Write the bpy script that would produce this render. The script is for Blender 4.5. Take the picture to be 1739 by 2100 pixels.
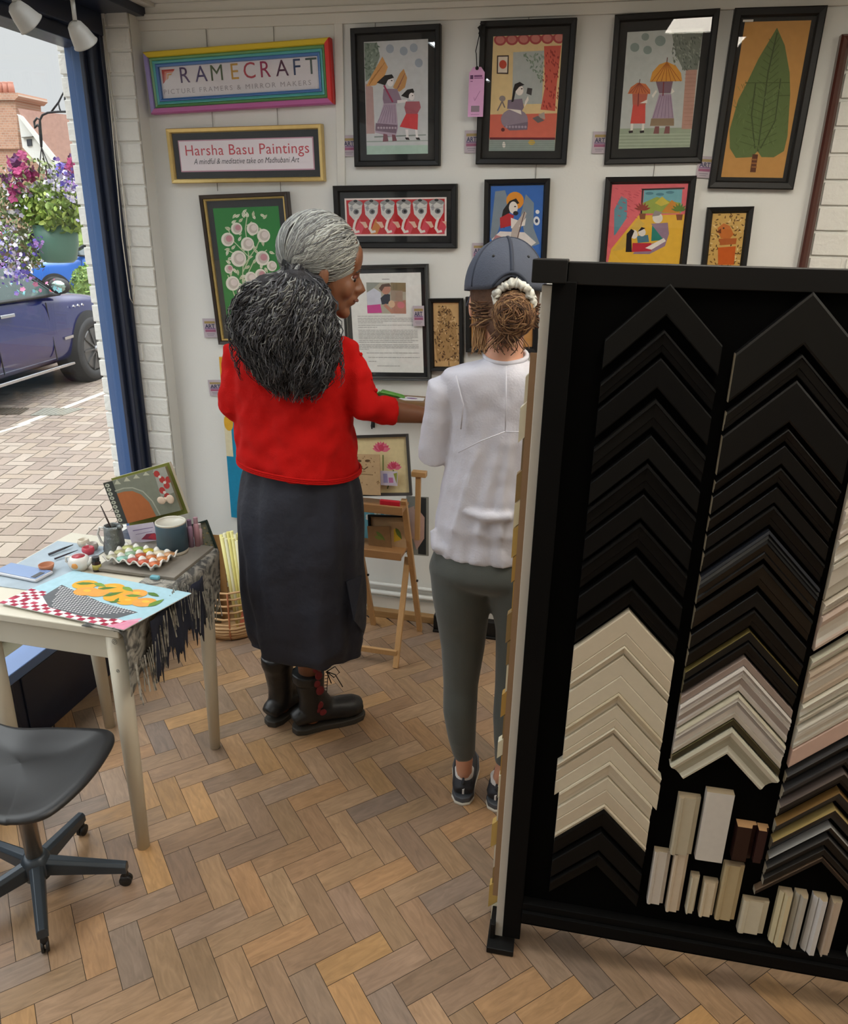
import bpy, math, random
import numpy as np
from mathutils import Vector, Matrix, noise as mnoise
for o in list(bpy.data.objects): bpy.data.objects.remove(o, do_unlink=True)
sc = bpy.context.scene
COL = sc.collection
rnd = random.Random(7)

# ---------------------------------------------------------------- camera, sky, sun, lights
FPX, PITCH, ROLL, YAW, EYE = 1550.0, .365, .020, -.222, 1.62
fw = Vector((math.sin(YAW)*math.cos(PITCH), math.cos(YAW)*math.cos(PITCH), -math.sin(PITCH)))
_r = Vector((math.cos(YAW), -math.sin(YAW), 0)); _u = _r.cross(fw)
rt = _r*math.cos(ROLL)+_u*math.sin(ROLL); up = -_r*math.sin(ROLL)+_u*math.cos(ROLL)
EYEP = Vector((0, 0, EYE))
cd = bpy.data.cameras.new('camera'); cam = bpy.data.objects.new('camera', cd); COL.objects.link(cam)
cd.sensor_fit = 'HORIZONTAL'; cd.sensor_width = 36; cd.lens = FPX/1739*36; cd.clip_start = .02; cd.clip_end = 300
m3 = Matrix((rt, up, -fw)).transposed().to_4x4(); m3.translation = EYEP
cam.matrix_world = m3
sc.camera = cam
sc.view_settings.view_transform = 'Standard'; sc.view_settings.look = 'None'
sc.view_settings.gamma = 1; sc.view_settings.use_curve_mapping = False
sc.view_settings.exposure = 0.34

w = bpy.data.worlds.new('sky'); sc.world = w; w.use_nodes = True
nt = w.node_tree; nt.nodes.clear()
wo = nt.nodes.new('ShaderNodeOutputWorld'); bg = nt.nodes.new('ShaderNodeBackground')
tc = nt.nodes.new('ShaderNodeTexCoord'); nz = nt.nodes.new('ShaderNodeTexNoise'); cr = nt.nodes.new('ShaderNodeValToRGB')
nz.inputs['Scale'].default_value = 1.6; nz.inputs['Detail'].default_value = 3
cr.color_ramp.elements[0].position = .35; cr.color_ramp.elements[0].color = (.62, .645, .66, 1)
cr.color_ramp.elements[1].position = .65; cr.color_ramp.elements[1].color = (.67, .68, .69, 1)
nt.links.new(tc.outputs['Generated'], nz.inputs['Vector']); nt.links.new(nz.outputs['Fac'], cr.inputs['Fac'])
gm = nt.nodes.new('ShaderNodeSeparateXYZ'); nt.links.new(tc.outputs['Generated'], gm.inputs[0])
gr = nt.nodes.new('ShaderNodeMapRange'); gr.inputs['From Min'].default_value = .32; gr.inputs['From Max'].default_value = .9; gr.inputs['To Min'].default_value = 1.0; gr.inputs['To Max'].default_value = 8.2
nt.links.new(gm.outputs['Z'], gr.inputs['Value'])
vs_ = nt.nodes.new('ShaderNodeVectorMath'); vs_.operation = 'SCALE'; nt.links.new(cr.outputs['Color'], vs_.inputs[0]); nt.links.new(gr.outputs['Result'], vs_.inputs['Scale'])
nt.links.new(vs_.outputs['Vector'], bg.inputs['Color']); nt.links.new(bg.outputs['Background'], wo.inputs['Surface'])
bg.inputs['Strength'].default_value = 1.0

sd = bpy.data.lights.new('sun', 'SUN'); sun = bpy.data.objects.new('sun', sd); COL.objects.link(sun)
sd.energy = .5; sd.angle = math.radians(12); sd.color = (1, .95, .88)
sun.rotation_euler = (math.radians(38), math.radians(8), math.radians(-25))

LAMP = 15.0
# ---------------------------------------------------------------- helpers
def P(px, py, ax, val):
    """the point of the plane (axis ax = val) that the lens sees at a photo pixel"""
    d = fw+rt*((px-869.5)/FPX)-up*((py-1050)/FPX)
    return EYEP+d*((val-EYEP[ax])/d[ax])
def lin(c):
    if isinstance(c, str): c = [int(c[i:i+2], 16) for i in (0, 2, 4)]
    return tuple(((v/255)/12.92 if v/255 <= .04045 else ((v/255+.055)/1.055)**2.4) for v in c[:3])+(1,)
_M = {}
def mat(name, c, rough=.6, metal=0, var=.12, scale=8, bump=0, bscale=40, spec=.5, coat=0, sheen=0, emit=0, sss=0, stretch=None):
    if name in _M: return _M[name]
    m = bpy.data.materials.new(name); m.use_nodes = True; n = m.node_tree; b = n.nodes['Principled BSDF']
    c = lin(c)
    b.inputs['Roughness'].default_value = rough; b.inputs['Metallic'].default_value = metal
    b.inputs['Specular IOR Level'].default_value = spec; b.inputs['Coat Weight'].default_value = coat
    b.inputs['Sheen Weight'].default_value = sheen
    tcn = n.nodes.new('ShaderNodeTexCoord'); src = tcn.outputs['Object']
    if stretch:
        mp = n.nodes.new('ShaderNodeMapping'); mp.inputs['Scale'].default_value = stretch
        n.links.new(src, mp.inputs['Vector']); src = mp.outputs['Vector']
    if var:
        t = n.nodes.new('ShaderNodeTexNoise'); t.inputs['Scale'].default_value = scale; t.inputs['Detail'].default_value = 5
        n.links.new(src, t.inputs['Vector'])
        mx = n.nodes.new('ShaderNodeMix'); mx.data_type = 'RGBA'
        mx.inputs[6].default_value = tuple(x*(1-var) for x in c[:3])+(1,)
        mx.inputs[7].default_value = tuple(min(1, x*(1+var)) for x in c[:3])+(1,)
        n.links.new(t.outputs['Fac'], mx.inputs[0]); n.links.new(mx.outputs[2], b.inputs['Base Color'])
    else: b.inputs['Base Color'].default_value = c
    if bump:
        t2 = n.nodes.new('ShaderNodeTexNoise'); t2.inputs['Scale'].default_value = bscale; t2.inputs['Detail'].default_value = 4
        bp = n.nodes.new('ShaderNodeBump'); bp.inputs['Strength'].default_value = bump; bp.inputs['Distance'].default_value = .01
        n.links.new(src, t2.inputs['Vector']); n.links.new(t2.outputs['Fac'], bp.inputs['Height']); n.links.new(bp.outputs['Normal'], b.inputs['Normal'])
    if emit:
        b.inputs['Emission Color'].default_value = c; b.inputs['Emission Strength'].default_value = emit
    if sss: b.inputs['Subsurface Weight'].default_value = sss; b.inputs['Subsurface Scale'].default_value = .01
    _M[name] = m; return m
def colmat(name, rough=.6, spec=.3, grain=.1):
    """reads the mesh colour attribute: drawn and printed surfaces"""
    if name in _M: return _M[name]
    m = bpy.data.materials.new(name); m.use_nodes = True; n = m.node_tree; b = n.nodes['Principled BSDF']
    a = n.nodes.new('ShaderNodeAttribute'); a.attribute_name = 'Col'
    t = n.nodes.new('ShaderNodeTexNoise'); t.inputs['Scale'].default_value = 60; t.inputs['Detail'].default_value = 4
    tcn = n.nodes.new('ShaderNodeTexCoord'); n.links.new(tcn.outputs['Object'], t.inputs['Vector'])
    mr = n.nodes.new('ShaderNodeMapRange'); mr.inputs['To Min'].default_value = 1-grain; mr.inputs['To Max'].default_value = 1+grain
    n.links.new(t.outputs['Fac'], mr.inputs['Value'])
    mx = n.nodes.new('ShaderNodeVectorMath'); mx.operation = 'SCALE'
    n.links.new(a.outputs['Color'], mx.inputs[0]); n.links.new(mr.outputs['Result'], mx.inputs['Scale'])
    n.links.new(mx.outputs['Vector'], b.inputs['Base Color'])
    b.inputs['Roughness'].default_value = rough; b.inputs['Specular IOR Level'].default_value = spec
    _M[name] = m; return m
def glassmat(name, tint=(1, 1, 1), refl=1.0):
    if name in _M: return _M[name]
    m = bpy.data.materials.new(name); m.use_nodes = True; n = m.node_tree; n.nodes.clear()
    o = n.nodes.new('ShaderNodeOutputMaterial'); mx = n.nodes.new('ShaderNodeMixShader'); fr = n.nodes.new('ShaderNodeLayerWeight')
    t = n.nodes.new('ShaderNodeBsdfTransparent'); t.inputs['Color'].default_value = (*tint, 1)
    g = n.nodes.new('ShaderNodeBsdfGlossy'); g.inputs['Roughness'].default_value = .01
    pw = n.nodes.new('ShaderNodeMath'); pw.operation = 'POWER'; pw.inputs[1].default_value = 4
    mu = n.nodes.new('ShaderNodeMath'); mu.operation = 'MULTIPLY_ADD'; mu.inputs[1].default_value = .8*refl; mu.inputs[2].default_value = .022*refl
    n.links.new(fr.outputs['Facing'], pw.inputs[0]); n.links.new(pw.outputs[0], mu.inputs[0]); n.links.new(mu.outputs[0], mx.inputs[0])
    n.links.new(t.outputs[0], mx.inputs[1]); n.links.new(g.outputs[0], mx.inputs[2]); n.links.new(mx.outputs[0], o.inputs['Surface'])
    _M[name] = m; return m

class MB:
    """collects shapes into one mesh"""
    def __init__(s): s.v = []; s.f = []; s.c = []; s.uv = None
    def add(s, vs, fs, col=None):
        k = len(s.v); s.v += [tuple(v) for v in vs]
        for f in fs: s.f.append(tuple(i+k for i in f)); s.c.append(col)
        return s
    def box(s, a, b, M=None, col=None):
        x0, y0, z0 = a; x1, y1, z1 = b
        vs = [Vector(p) for p in ((x0,y0,z0),(x1,y0,z0),(x1,y1,z0),(x0,y1,z0),(x0,y0,z1),(x1,y0,z1),(x1,y1,z1),(x0,y1,z1))]
        if M is not None: vs = [M@v for v in vs]
        return s.add(vs, [(0,3,2,1),(4,5,6,7),(0,1,5,4),(1,2,6,5),(2,3,7,6),(3,0,4,7)], col)
    def cbox(s, c, d, M=None, col=None):
        a = [c[i]-d[i]/2 for i in range(3)]; b = [c[i]+d[i]/2 for i in range(3)]
        return s.box(a, b, M, col)
    def bar(s, p, q, w, h, upv=(0,0,1), col=None):
        """rectangular bar between two points"""
        p = Vector(p); q = Vector(q); d = (q-p); L = d.length; d.normalize(); u = Vector(upv); x = d.cross(u)
        if x.length < 1e-4: x = d.cross(Vector((1,0,0)))
        x.normalize(); y = x.cross(d)
        vs = []
        for o in (p, q):
            for a, b in ((-1,-1),(1,-1),(1,1),(-1,1)): vs.append(o+x*a*w/2+y*b*h/2)
        return s.add(vs, [(3,2,1,0),(4,5,6,7),(0,1,5,4),(1,2,6,5),(2,3,7,6),(3,0,4,7)], col)
    def tube(s, pts, r, n=10, caps=True, col=None, flat=1.0):
        pts = [Vector(p) for p in pts]; rs = r if isinstance(r, (list, tuple)) else [r]*len(pts)
        k = len(pts); ref = None; vs = []
        for i, p in enumerate(pts):
            d = (pts[min(i+1, k-1)]-pts[max(i-1, 0)]).normalized()
            if ref is None:
                ref = Vector((0,0,1)) if abs(d.z) < .9 else Vector((1,0,0))
            x = d.cross(ref).normalized(); y = x.cross(d).normalized(); ref = y
            for j in range(n):
                a = 2*math.pi*j/n; vs.append(p+x*math.cos(a)*rs[i]+y*math.sin(a)*rs[i]*flat)
        fs = []
        for i in range(k-1):
            for j in range(n):
                a = i*n+j; b = i*n+(j+1) % n; fs.append((a, b, b+n, a+n))
        if caps: fs.append(tuple(range(n-1, -1, -1))); fs.append(tuple((k-1)*n+j for j in range(n)))
        return s.add(vs, fs, col)
    def lathe(s, prof, c=(0,0,0), n=32, M=None, col=None, closed=False, wob=None):
        c = Vector(c); vs = []; fs = []; k = len(prof)
        for i, (r, z) in enumerate(prof):
            for j in range(n):
                a = 2*math.pi*j/n; rr = r*(wob(a, z) if wob else 1)
                v = Vector((rr*math.cos(a), rr*math.sin(a), z))
                if M is not None: v = M@v
                vs.append(c+v)
        for i in range(k-1):
            for j in range(n):
                a = i*n+j; b = i*n+(j+1) % n; fs.append((a, b, b+n, a+n))
        if prof[0][0] > 1e-5: fs.append(tuple(range(n-1, -1, -1)))
        if prof[-1][0] > 1e-5 and not closed: fs.append(tuple((k-1)*n+j for j in range(n)))
        return s.add(vs, fs, col)
    def ell(s, c, r, n=16, M=None, col=None):
        c = Vector(c); vs = []; fs = []; m = n//2
        for i in range(m+1):
            t = math.pi*i/m
            for j in range(n):
                a = 2*math.pi*j/n
                v = Vector((r[0]*math.sin(t)*math.cos(a), r[1]*math.sin(t)*math.sin(a), -r[2]*math.cos(t)))
                if M is not None: v = M@v
                vs.append(c+v)
        for i in range(m):
            for j in range(n):
                a = i*n+j; b = i*n+(j+1) % n; fs.append((a, b, b+n, a+n))
        return s.add(vs, fs, col)
    def prism(s, poly, t, M=None, col=None):
        """poly in the xy plane of M, thickness t along z"""
        n = len(poly); vs = [Vector((x, y, 0)) for x, y in poly]+[Vector((x, y, t)) for x, y in poly]
        if M is not None: vs = [M@v for v in vs]
        return s.add(vs, [tuple(range(n-1, -1, -1)), tuple(range(n, 2*n))]+[(i, (i+1) % n, n+(i+1) % n, n+i) for i in range(n)], col)
    def grid(s, fn, nu, nv, col=None, closeu=False):
        vs = [fn(i/(nu if closeu else nu-1), j/(nv-1)) for j in range(nv) for i in range(nu)]; fs = []
        for j in range(nv-1):
            for i in range(nu if closeu else nu-1):
                a = j*nu+i; b = j*nu+(i+1) % nu; fs.append((a, b, b+nu, a+nu))
        return s.add(vs, fs, col)
    def mesh(s, name):
        me = bpy.data.meshes.new(name); me.from_pydata(s.v, [], s.f)
        if any(c is not None for c in s.c):
            at = me.color_attributes.new('Col', 'FLOAT_COLOR', 'CORNER'); buf = []
            cache = {}
            for f, c in zip(s.f, s.c):
                if c not in cache: cache[c] = lin(c) if c is not None else (1,1,1,1)
                buf += list(cache[c])*len(f)
            at.data.foreach_set('color', buf)
        return me
    def build(s, name, m, parent=None, smooth=False, bevel=0, loc=None, sub=0, solid=0, fix=True, seg=2):
        me = s.mesh(name)
        me.materials.append(m); me.update()
        if fix:
            import bmesh
            b = bmesh.new(); b.from_mesh(me); bmesh.ops.recalc_face_normals(b, faces=b.faces); b.to_mesh(me); b.free()
        if smooth: me.polygons.foreach_set('use_smooth', [True]*len(me.polygons))
        o = bpy.data.objects.new(name, me); COL.objects.link(o)
        if parent: o.parent = parent
        if loc: o.location = loc
        if solid:
            q = o.modifiers.new('solid', 'SOLIDIFY'); q.thickness = solid; q.offset = 0
        if bevel:
            q = o.modifiers.new('bevel', 'BEVEL'); q.width = bevel; q.segments = seg; q.limit_method = 'ANGLE'; q.angle_limit = math.radians(40)
            if not smooth:
                me.polygons.foreach_set('use_smooth', [True]*len(me.polygons))
                q.harden_normals = True
        if sub:
            q = o.modifiers.new('sub', 'SUBSURF'); q.levels = sub; q.render_levels = sub
        return o
def tag(o, label, cat, group=None, kind=None):
    o['label'] = label; o['category'] = cat
    if group: o['group'] = group
    if kind: o['kind'] = kind
    return o
def thing(name, label, cat, loc=(0,0,0), rz=0, group=None, rot=None):
    o = bpy.data.objects.new(name, None); COL.objects.link(o); o.location = loc
    o.rotation_euler = rot if rot else (0, 0, rz); o.empty_display_size = .05
    return tag(o, label, cat, group)
def struct(o): o['kind'] = 'structure'; return o
def stuff(o): o['kind'] = 'stuff'; return o
def ceiling_panel(x0, y0, x1, y1, label, strength=None, tint=(255, 246, 230)):
    t = thing('ceiling_light', label, 'ceiling light', ((x0+x1)/2, (y0+y1)/2, 2.335), group='ceiling panel lights')
    w2, d2 = (x1-x0)/2, (y1-y0)/2
    f = MB(); f.box((-w2, -d2, -.03), (w2, -d2+.02, 0)); f.box((-w2, d2-.02, -.03), (w2, d2, 0)); f.box((-w2, -d2, -.03), (-w2+.02, d2, 0)); f.box((w2-.02, -d2, -.03), (w2, d2, 0))
    f.build('frame', mat('panel_frame', (220, 220, 216), .4, var=0), t)
    MB().box((-w2+.02, -d2+.02, -.024), (w2-.02, d2-.02, -.004)).build('diffuser', mat('panel_diffuser_%d_%d' % (tint[2], strength or 0), tint, .5, var=0, emit=strength or LAMP), t)
def T(x=0, y=0, z=0): return Matrix.Translation((x, y, z))
def RX(a): return Matrix.Rotation(a, 4, 'X')
def RY(a): return Matrix.Rotation(a, 4, 'Y')
def RZ(a): return Matrix.Rotation(a, 4, 'Z')
def smoothstep(t): t = max(0, min(1, t)); return t*t*(3-2*t)
def interp(xs, ys, x):
    return float(np.interp(x, xs, ys))
def copyobj(o, parent=None, loc=None):
    c = o.copy(); COL.objects.link(c)
    if parent: c.parent = parent
    if loc is not None: c.location = loc
    for ch in o.children: copyobj(ch, c)
    return c

# ---------------------------------------------------------------- materials
m_wall = mat('painted_plaster', (216, 217, 213), .75, var=.03, scale=3, bump=.05, bscale=120)
m_ceil = mat('ceiling_paint', (220, 220, 216), .8, var=.02)
m_wbrick = mat('white_painted_brick', (218, 218, 212), .6, var=.05, scale=12, bump=.35, bscale=60)
m_trim = mat('trim_paint', (212, 211, 204), .5, var=.03)
m_navy = mat('navy_gloss_paint', (28, 37, 58), .35, var=.08, scale=5)
m_blue = mat('blue_frame_paint', (48, 82, 130), .35, var=.1, scale=6)  # lit copy of the window frame colour, outside daylight put into the blue
m_black = mat('black_frame_wood', (15, 15, 15), .5, var=.15, scale=30, spec=.35)
m_blackmat = mat('black_mount_board', (20, 22, 23), .8, var=.05)
m_gold = mat('gold_leaf', (208, 182, 118), .38, .5, var=.15, scale=40)
m_art = colmat('paint_on_paper', .7, .2, .12)
m_print = colmat('printed_card', .5, .3, .03)
m_glass = glassmat('picture_glass', refl=1.0)
m_oak = mat('pale_beech', (186, 146, 98), .45, var=.12, scale=4, stretch=(30, 30, 2))
m_skin = mat('skin_brown', (122, 78, 52), .5, var=.06, scale=20, sss=.1)
m_skin2 = mat('skin_fair', (205, 152, 126), .5, var=.06, scale=20, sss=.15)
# ---------------------------------------------------------------- the room
WY = 2.876          # back wall
WX = -1.745         # inner face of the window wall
CZ = 2.335
XR, YB = 3.0, -2.6  # right and rear walls, behind the lens
GZ = -.2            # pavement outside
JY = 2.80           # window reveal next to the back wall

# parquet floor: every block of the herringbone with its own tone
def parquet():
    b = MB(); b.uvs = []
    L, W = .1728, .0661; al = math.radians(44.5); P0 = (-.9287, 1.145)
    ca, sa = math.cos(al), math.sin(al); g = .0007
    tones = ['957a5e','9b7f62','8f7660','a08264','88735f','a5825c','937c68','98795c','8f765f','ab8559','9c7e5f','907762','a07d5a','857364','997d62','93775d']
    rr = random.Random(3)
    def quad(a0, b0, a1, b1, along_a):
        cs = []
        for a, bb in ((a0+g, b0+g), (a1-g, b0+g), (a1-g, b1-g), (a0+g, b1-g)):
            cs.append((P0[0]+a*ca+bb*sa, P0[1]+a*sa-bb*ca, 0))
        cx_ = sum(c[0] for c in cs)/4; cy_ = sum(c[1] for c in cs)/4
        if not (WX-.1 < cx_ < XR+.1 and YB-.1 < cy_ < WY+.1): return
        cs = [(min(max(c[0], WX), XR), min(max(c[1], YB), WY), 0) for c in cs]
        t = rr.choice(tones)
        k = .93+.14*rr.random(); t = ''.join('%02x' % int(min(255, int(t[i:i+2], 16)*k)) for i in (0, 2, 4))
        b.add(cs, [(0, 3, 2, 1)], t)
        # every block must face up
        u0, v0 = rr.random()*50, rr.random()*50
        uv = [(0, 0), (L, 0), (L, W), (0, W)] if along_a else [(0, 0), (0, W), (L, W), (L, 0)]
        q = [(u0+uv[i][0], v0+uv[i][1]) for i in (0, 3, 2, 1)]
        b.uvs += q
    for c in range(-30, 30):
        for k in range(-80, 80):
            oa = k*W+c*(L-W*0)-c*W; ob = k*W-c*L-c*W
            # column origin: bottom-left corner of the long-a block, the block spans (oa..oa+L, ob-W..ob)
            quad(oa, ob-W, oa+L, ob, True)
            quad(oa, ob, oa+W, ob+L, False)
    me = b.mesh('floor'); uvl = me.uv_layers.new(name='UVMap')
    uvl.data.foreach_set('uv', [x for u in b.uvs for x in u])
    m = bpy.data.materials.new('parquet_oak'); m.use_nodes = True; n = m.node_tree; p = n.nodes['Principled BSDF']
    at = n.nodes.new('ShaderNodeAttribute'); at.attribute_name = 'Col'
    uvn = n.nodes.new('ShaderNodeUVMap'); mp = n.nodes.new('ShaderNodeMapping'); mp.inputs['Scale'].default_value = (14, 70, 1)
    t = n.nodes.new('ShaderNodeTexNoise'); t.inputs['Scale'].default_value = 1; t.inputs['Detail'].default_value = 6; t.inputs['Distortion'].default_value = 1.2
    n.links.new(uvn.outputs[0], mp.inputs[0]); n.links.new(mp.outputs[0], t.inputs['Vector'])
    mr = n.nodes.new('ShaderNodeMapRange'); mr.inputs['From Min'].default_value = .3; mr.inputs['From Max'].default_value = .7
    mr.inputs['To Min'].default_value = .82; mr.inputs['To Max'].default_value = 1.15
    n.links.new(t.outputs['Fac'], mr.inputs['Value'])
    # slow wear over the whole floor
    tc2 = n.nodes.new('ShaderNodeTexCoord'); t3 = n.nodes.new('ShaderNodeTexNoise'); t3.inputs['Scale'].default_value = 9; t3.inputs['Detail'].default_value = 5
    n.links.new(tc2.outputs['Object'], t3.inputs['Vector'])
    mr3 = n.nodes.new('ShaderNodeMapRange'); mr3.inputs['To Min'].default_value = .82; mr3.inputs['To Max'].default_value = 1.16
    n.links.new(t3.outputs['Fac'], mr3.inputs['Value'])
    mm = n.nodes.new('ShaderNodeMath'); mm.operation = 'MULTIPLY'; n.links.new(mr.outputs[0], mm.inputs[0]); n.links.new(mr3.outputs[0], mm.inputs[1])
    vm = n.nodes.new('ShaderNodeVectorMath'); vm.operation = 'SCALE'
    n.links.new(at.outputs['Color'], vm.inputs[0]); n.links.new(mm.outputs[0], vm.inputs['Scale']); n.links.new(vm.outputs[0], p.inputs['Base Color'])
    mr2 = n.nodes.new('ShaderNodeMapRange'); mr2.inputs['To Min'].default_value = .28; mr2.inputs['To Max'].default_value = .6
    n.links.new(t.outputs['Fac'], mr2.inputs['Value']); n.links.new(mr2.outputs[0], p.inputs['Roughness'])
    bp = n.nodes.new('ShaderNodeBump'); bp.inputs['Strength'].default_value = .08; bp.inputs['Distance'].default_value = .004
    n.links.new(t.outputs['Fac'], bp.inputs['Height']); n.links.new(bp.outputs[0], p.inputs['Normal'])
    p.inputs['Specular IOR Level'].default_value = .4
    me.materials.append(m)
    o = bpy.data.objects.new('floor', me); COL.objects.link(o); struct(o)
    # dark bed the blocks sit in, seen in the joints
    me2 = MB().box((WX, YB, -.06), (XR, WY, -.0008))
    o2 = me2.build('floor', mat('joint_dust', (42, 32, 25), .9)); struct(o2)
parquet()

def wallbox(name, a, b, m): return struct(MB().box(a, b).build(name, m))
wallbox('wall_back', (WX-.05, WY, -.06), (XR+.1, WY+.15, 2.9), m_wall)
wallbox('wall_right', (XR, YB, -.06), (XR+.1, WY, 2.9), m_wall)
wallbox('wall_rear', (WX-.3, YB-.1, -.06), (XR+.1, YB, 2.9), m_wall)
wallbox('ceiling', (WX+.02, YB, CZ), (XR, WY, CZ+.1), m_ceil)
# window wall: strip next to the back wall, near pier beside the lens, stall riser
wallbox('wall_left', (WX-.02, JY+.011, -.06), (WX+.002, WY, 2.3), m_wall)
wallbox('wall_left', (WX-.3, YB, -.3), (WX, -1.6, 2.9), m_wall)

# white painted brick reveal, real courses with mortar grooves
def brickface(name, x0, x1, y0, y1, z0, z1, course=.0745, joint=.009, faces='y', m=m_wbrick, off=0):
    """brick block; courses are separate slightly rounded blocks of one mesh on a recessed core"""
    b = MB(); b.box((x0+.006, y0+.006, z0), (x1, y1-.0, z1))
    z = z0; k = 0; rr = random.Random(5)
    while z < z1-.005:
        zt = min(z1, z+course-joint)
        if faces == 'y':
            # stretcher/header lengths over x
            xs = [x0]; L = .215 if (k+off) % 2 else .1025
            x = x0+L
            while x < x1-.02: xs.append(x); x += .215+joint
            xs.append(x1)
            for i in range(len(xs)-1):
                j = rr.uniform(-.0015, .0015)
                b.box((xs[i]+(joint/2 if i else 0), y0+j, z), (xs[i+1]-(joint/2 if i < len(xs)-2 else 0), y1-.002, zt))
        z += course; k += 1
    return b.build(name, m, bevel=.003)
br = brickface('wall_left', -2.045, WX, JY, JY+.25, GZ, 2.30); struct(br)
# outer facade carries on past the window
struct(MB().box((-2.045, JY+.25, GZ), (-1.78, 7.5, 3.6)).build('wall_left', m_wbrick))
# upper wall over the window
struct(MB().box((-2.045, YB, 2.36), (WX-.02, JY+.3, 3.6)).build('wall_left', m_wbrick))

# window frame
fr = MB(); gx = -1.905
fr.box((-1.985, JY-.045, .30), (gx, JY, 2.30))       # outer part of the post
fr.box((-1.945, JY-.062, .30), (gx, JY-.045, 2.30))
fr.build('window_1', m_blue, bevel=.004)['kind'] = 'structure'
f2 = MB(); f2.box((gx, JY-.055, .30), (-1.862, JY, 2.30)); f2.box((gx+.0, JY-.075, .30), (gx+.018, JY-.055, 2.3))
f2.box((-1.875, JY-.02, .30), (-1.85, JY, 2.30))
# head, stepping inward to the boxed beam
f2.box((-1.985, -1.6, 2.185), (-1.872, JY, 2.30))
f2.box((-1.872, -1.6, 2.225), (-1.845, JY, 2.30))
f2.box((-2.0, -1.6, 2.295), (WX+.035, WY, 2.42))
f2.box((-1.985, -1.6, .27), (-1.872, JY, .32))
f2.box((-1.985, -1.65, .27), (-1.862, -1.6, 2.3))
f2.build('window_1', m_navy, bevel=.004)['kind'] = 'structure'
g = MB().box((gx-.003, -1.6, .32), (gx+.003, JY-.06, 2.19)).build('window_1', glassmat('shop_glass', (.95, .955, .95), .8)); struct(g)
# window bed, sill and stall riser
struct(MB().box((-1.87, -1.6, .25), (WX+.0, JY, .275)).build('trim_1', mat('olive_board', (94, 88, 66), .8, var=.08)))
struct(MB().box((-1.758, -1.6, .262), (-1.668, JY-.02, .298)).build('trim_1', mat('sill_blue', (96, 124, 172), .3, var=.08, scale=4), bevel=.004))
st = MB(); st.box((-1.86, -1.6, -.06), (-1.69, JY, .262))
for y in (-.9, -.25, .4, 1.05, 1.7, 2.32): st.box((-1.692, y+.012, .0), (-1.684, y+.625, .25))
struct(st.build('wall_left', m_navy, bevel=.003))
struct(MB().box((-2.045, YB, GZ-.1), (-1.86, JY, .27)).build('wall_left', m_wbrick))

ceiling_panel(.15, .9, .47, 2.0, 'narrow ceiling panel light above the black display stand')
ceiling_panel(-.38, -1.2, -.12, -.1, 'narrow ceiling panel light behind the lens', 7)
ceiling_panel(1.7, .2, 2.3, .8, 'square ceiling panel light near the right wall', 8)
ceiling_panel(-1.56, -2.0, -1.3, -1.2, 'narrow ceiling panel light at the rear of the shop', 7)
ceiling_panel(-.865, .7, -.755, 2.1, 'added thin ceiling strip light above the red cardigan', 26, (240, 248, 255))  # unseen strip light, added to brighten the left of the back wall
ceiling_panel(1.08, .9, 1.36, 2.0, 'added narrow ceiling panel light right of the tall leaf picture')  # added lamp without a known fitting, raises the light on the right wall area
# cornice boards and picture rail of the back wall, trunking
cn = MB(); cn.box((WX, WY-.012, 2.30), (XR, WY, CZ)); cn.box((WX, WY-.02, 2.285), (XR, WY, 2.302)); cn.box((WX, WY-.010, 2.252), (XR, WY, 2.285))
struct(cn.build('trim_2', m_trim, bevel=.002))
struct(MB().box((-.999, WY-.009, 1.2), (-.967, WY, CZ)).build('trim_3', m_trim, bevel=.003))
struct(MB().box((-.985, WY-.008, 0.12), (-.975, WY, 1.2)).build('trim_3', m_trim))
# board joint in the ceiling
struct(MB().box((-1.06, 2.0, CZ-.003), (-1.045, WY, CZ)).build('trim_4', m_trim))
struct(MB().box((WX+.035, YB, CZ-.012), (WX+.075, WY-.012, CZ)).build('trim_4', m_trim))
# pipes above the skirting, wooden plinth
for z, r in ((.150, .009), (.110, .011)):
    struct(MB().tube([(WX+.02, WY-.03, z), (XR, WY-.03, z)], r, 12).build('trim_5', mat('pipe_paint', (214, 214, 208), .4), smooth=True))
sk = MB().box((WX, WY-.02, -.0), (XR, WY, .085)); struct(sk.build('baseboard_back', m_trim, bevel=.003))
struct(MB().box((WX, WY-.055, 0), (XR, WY-.02, .032)).build('baseboard_back', mat('oak_plinth', (150, 116, 74), .5, var=.2, scale=3, stretch=(1, 30, 30)), bevel=.003))

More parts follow.
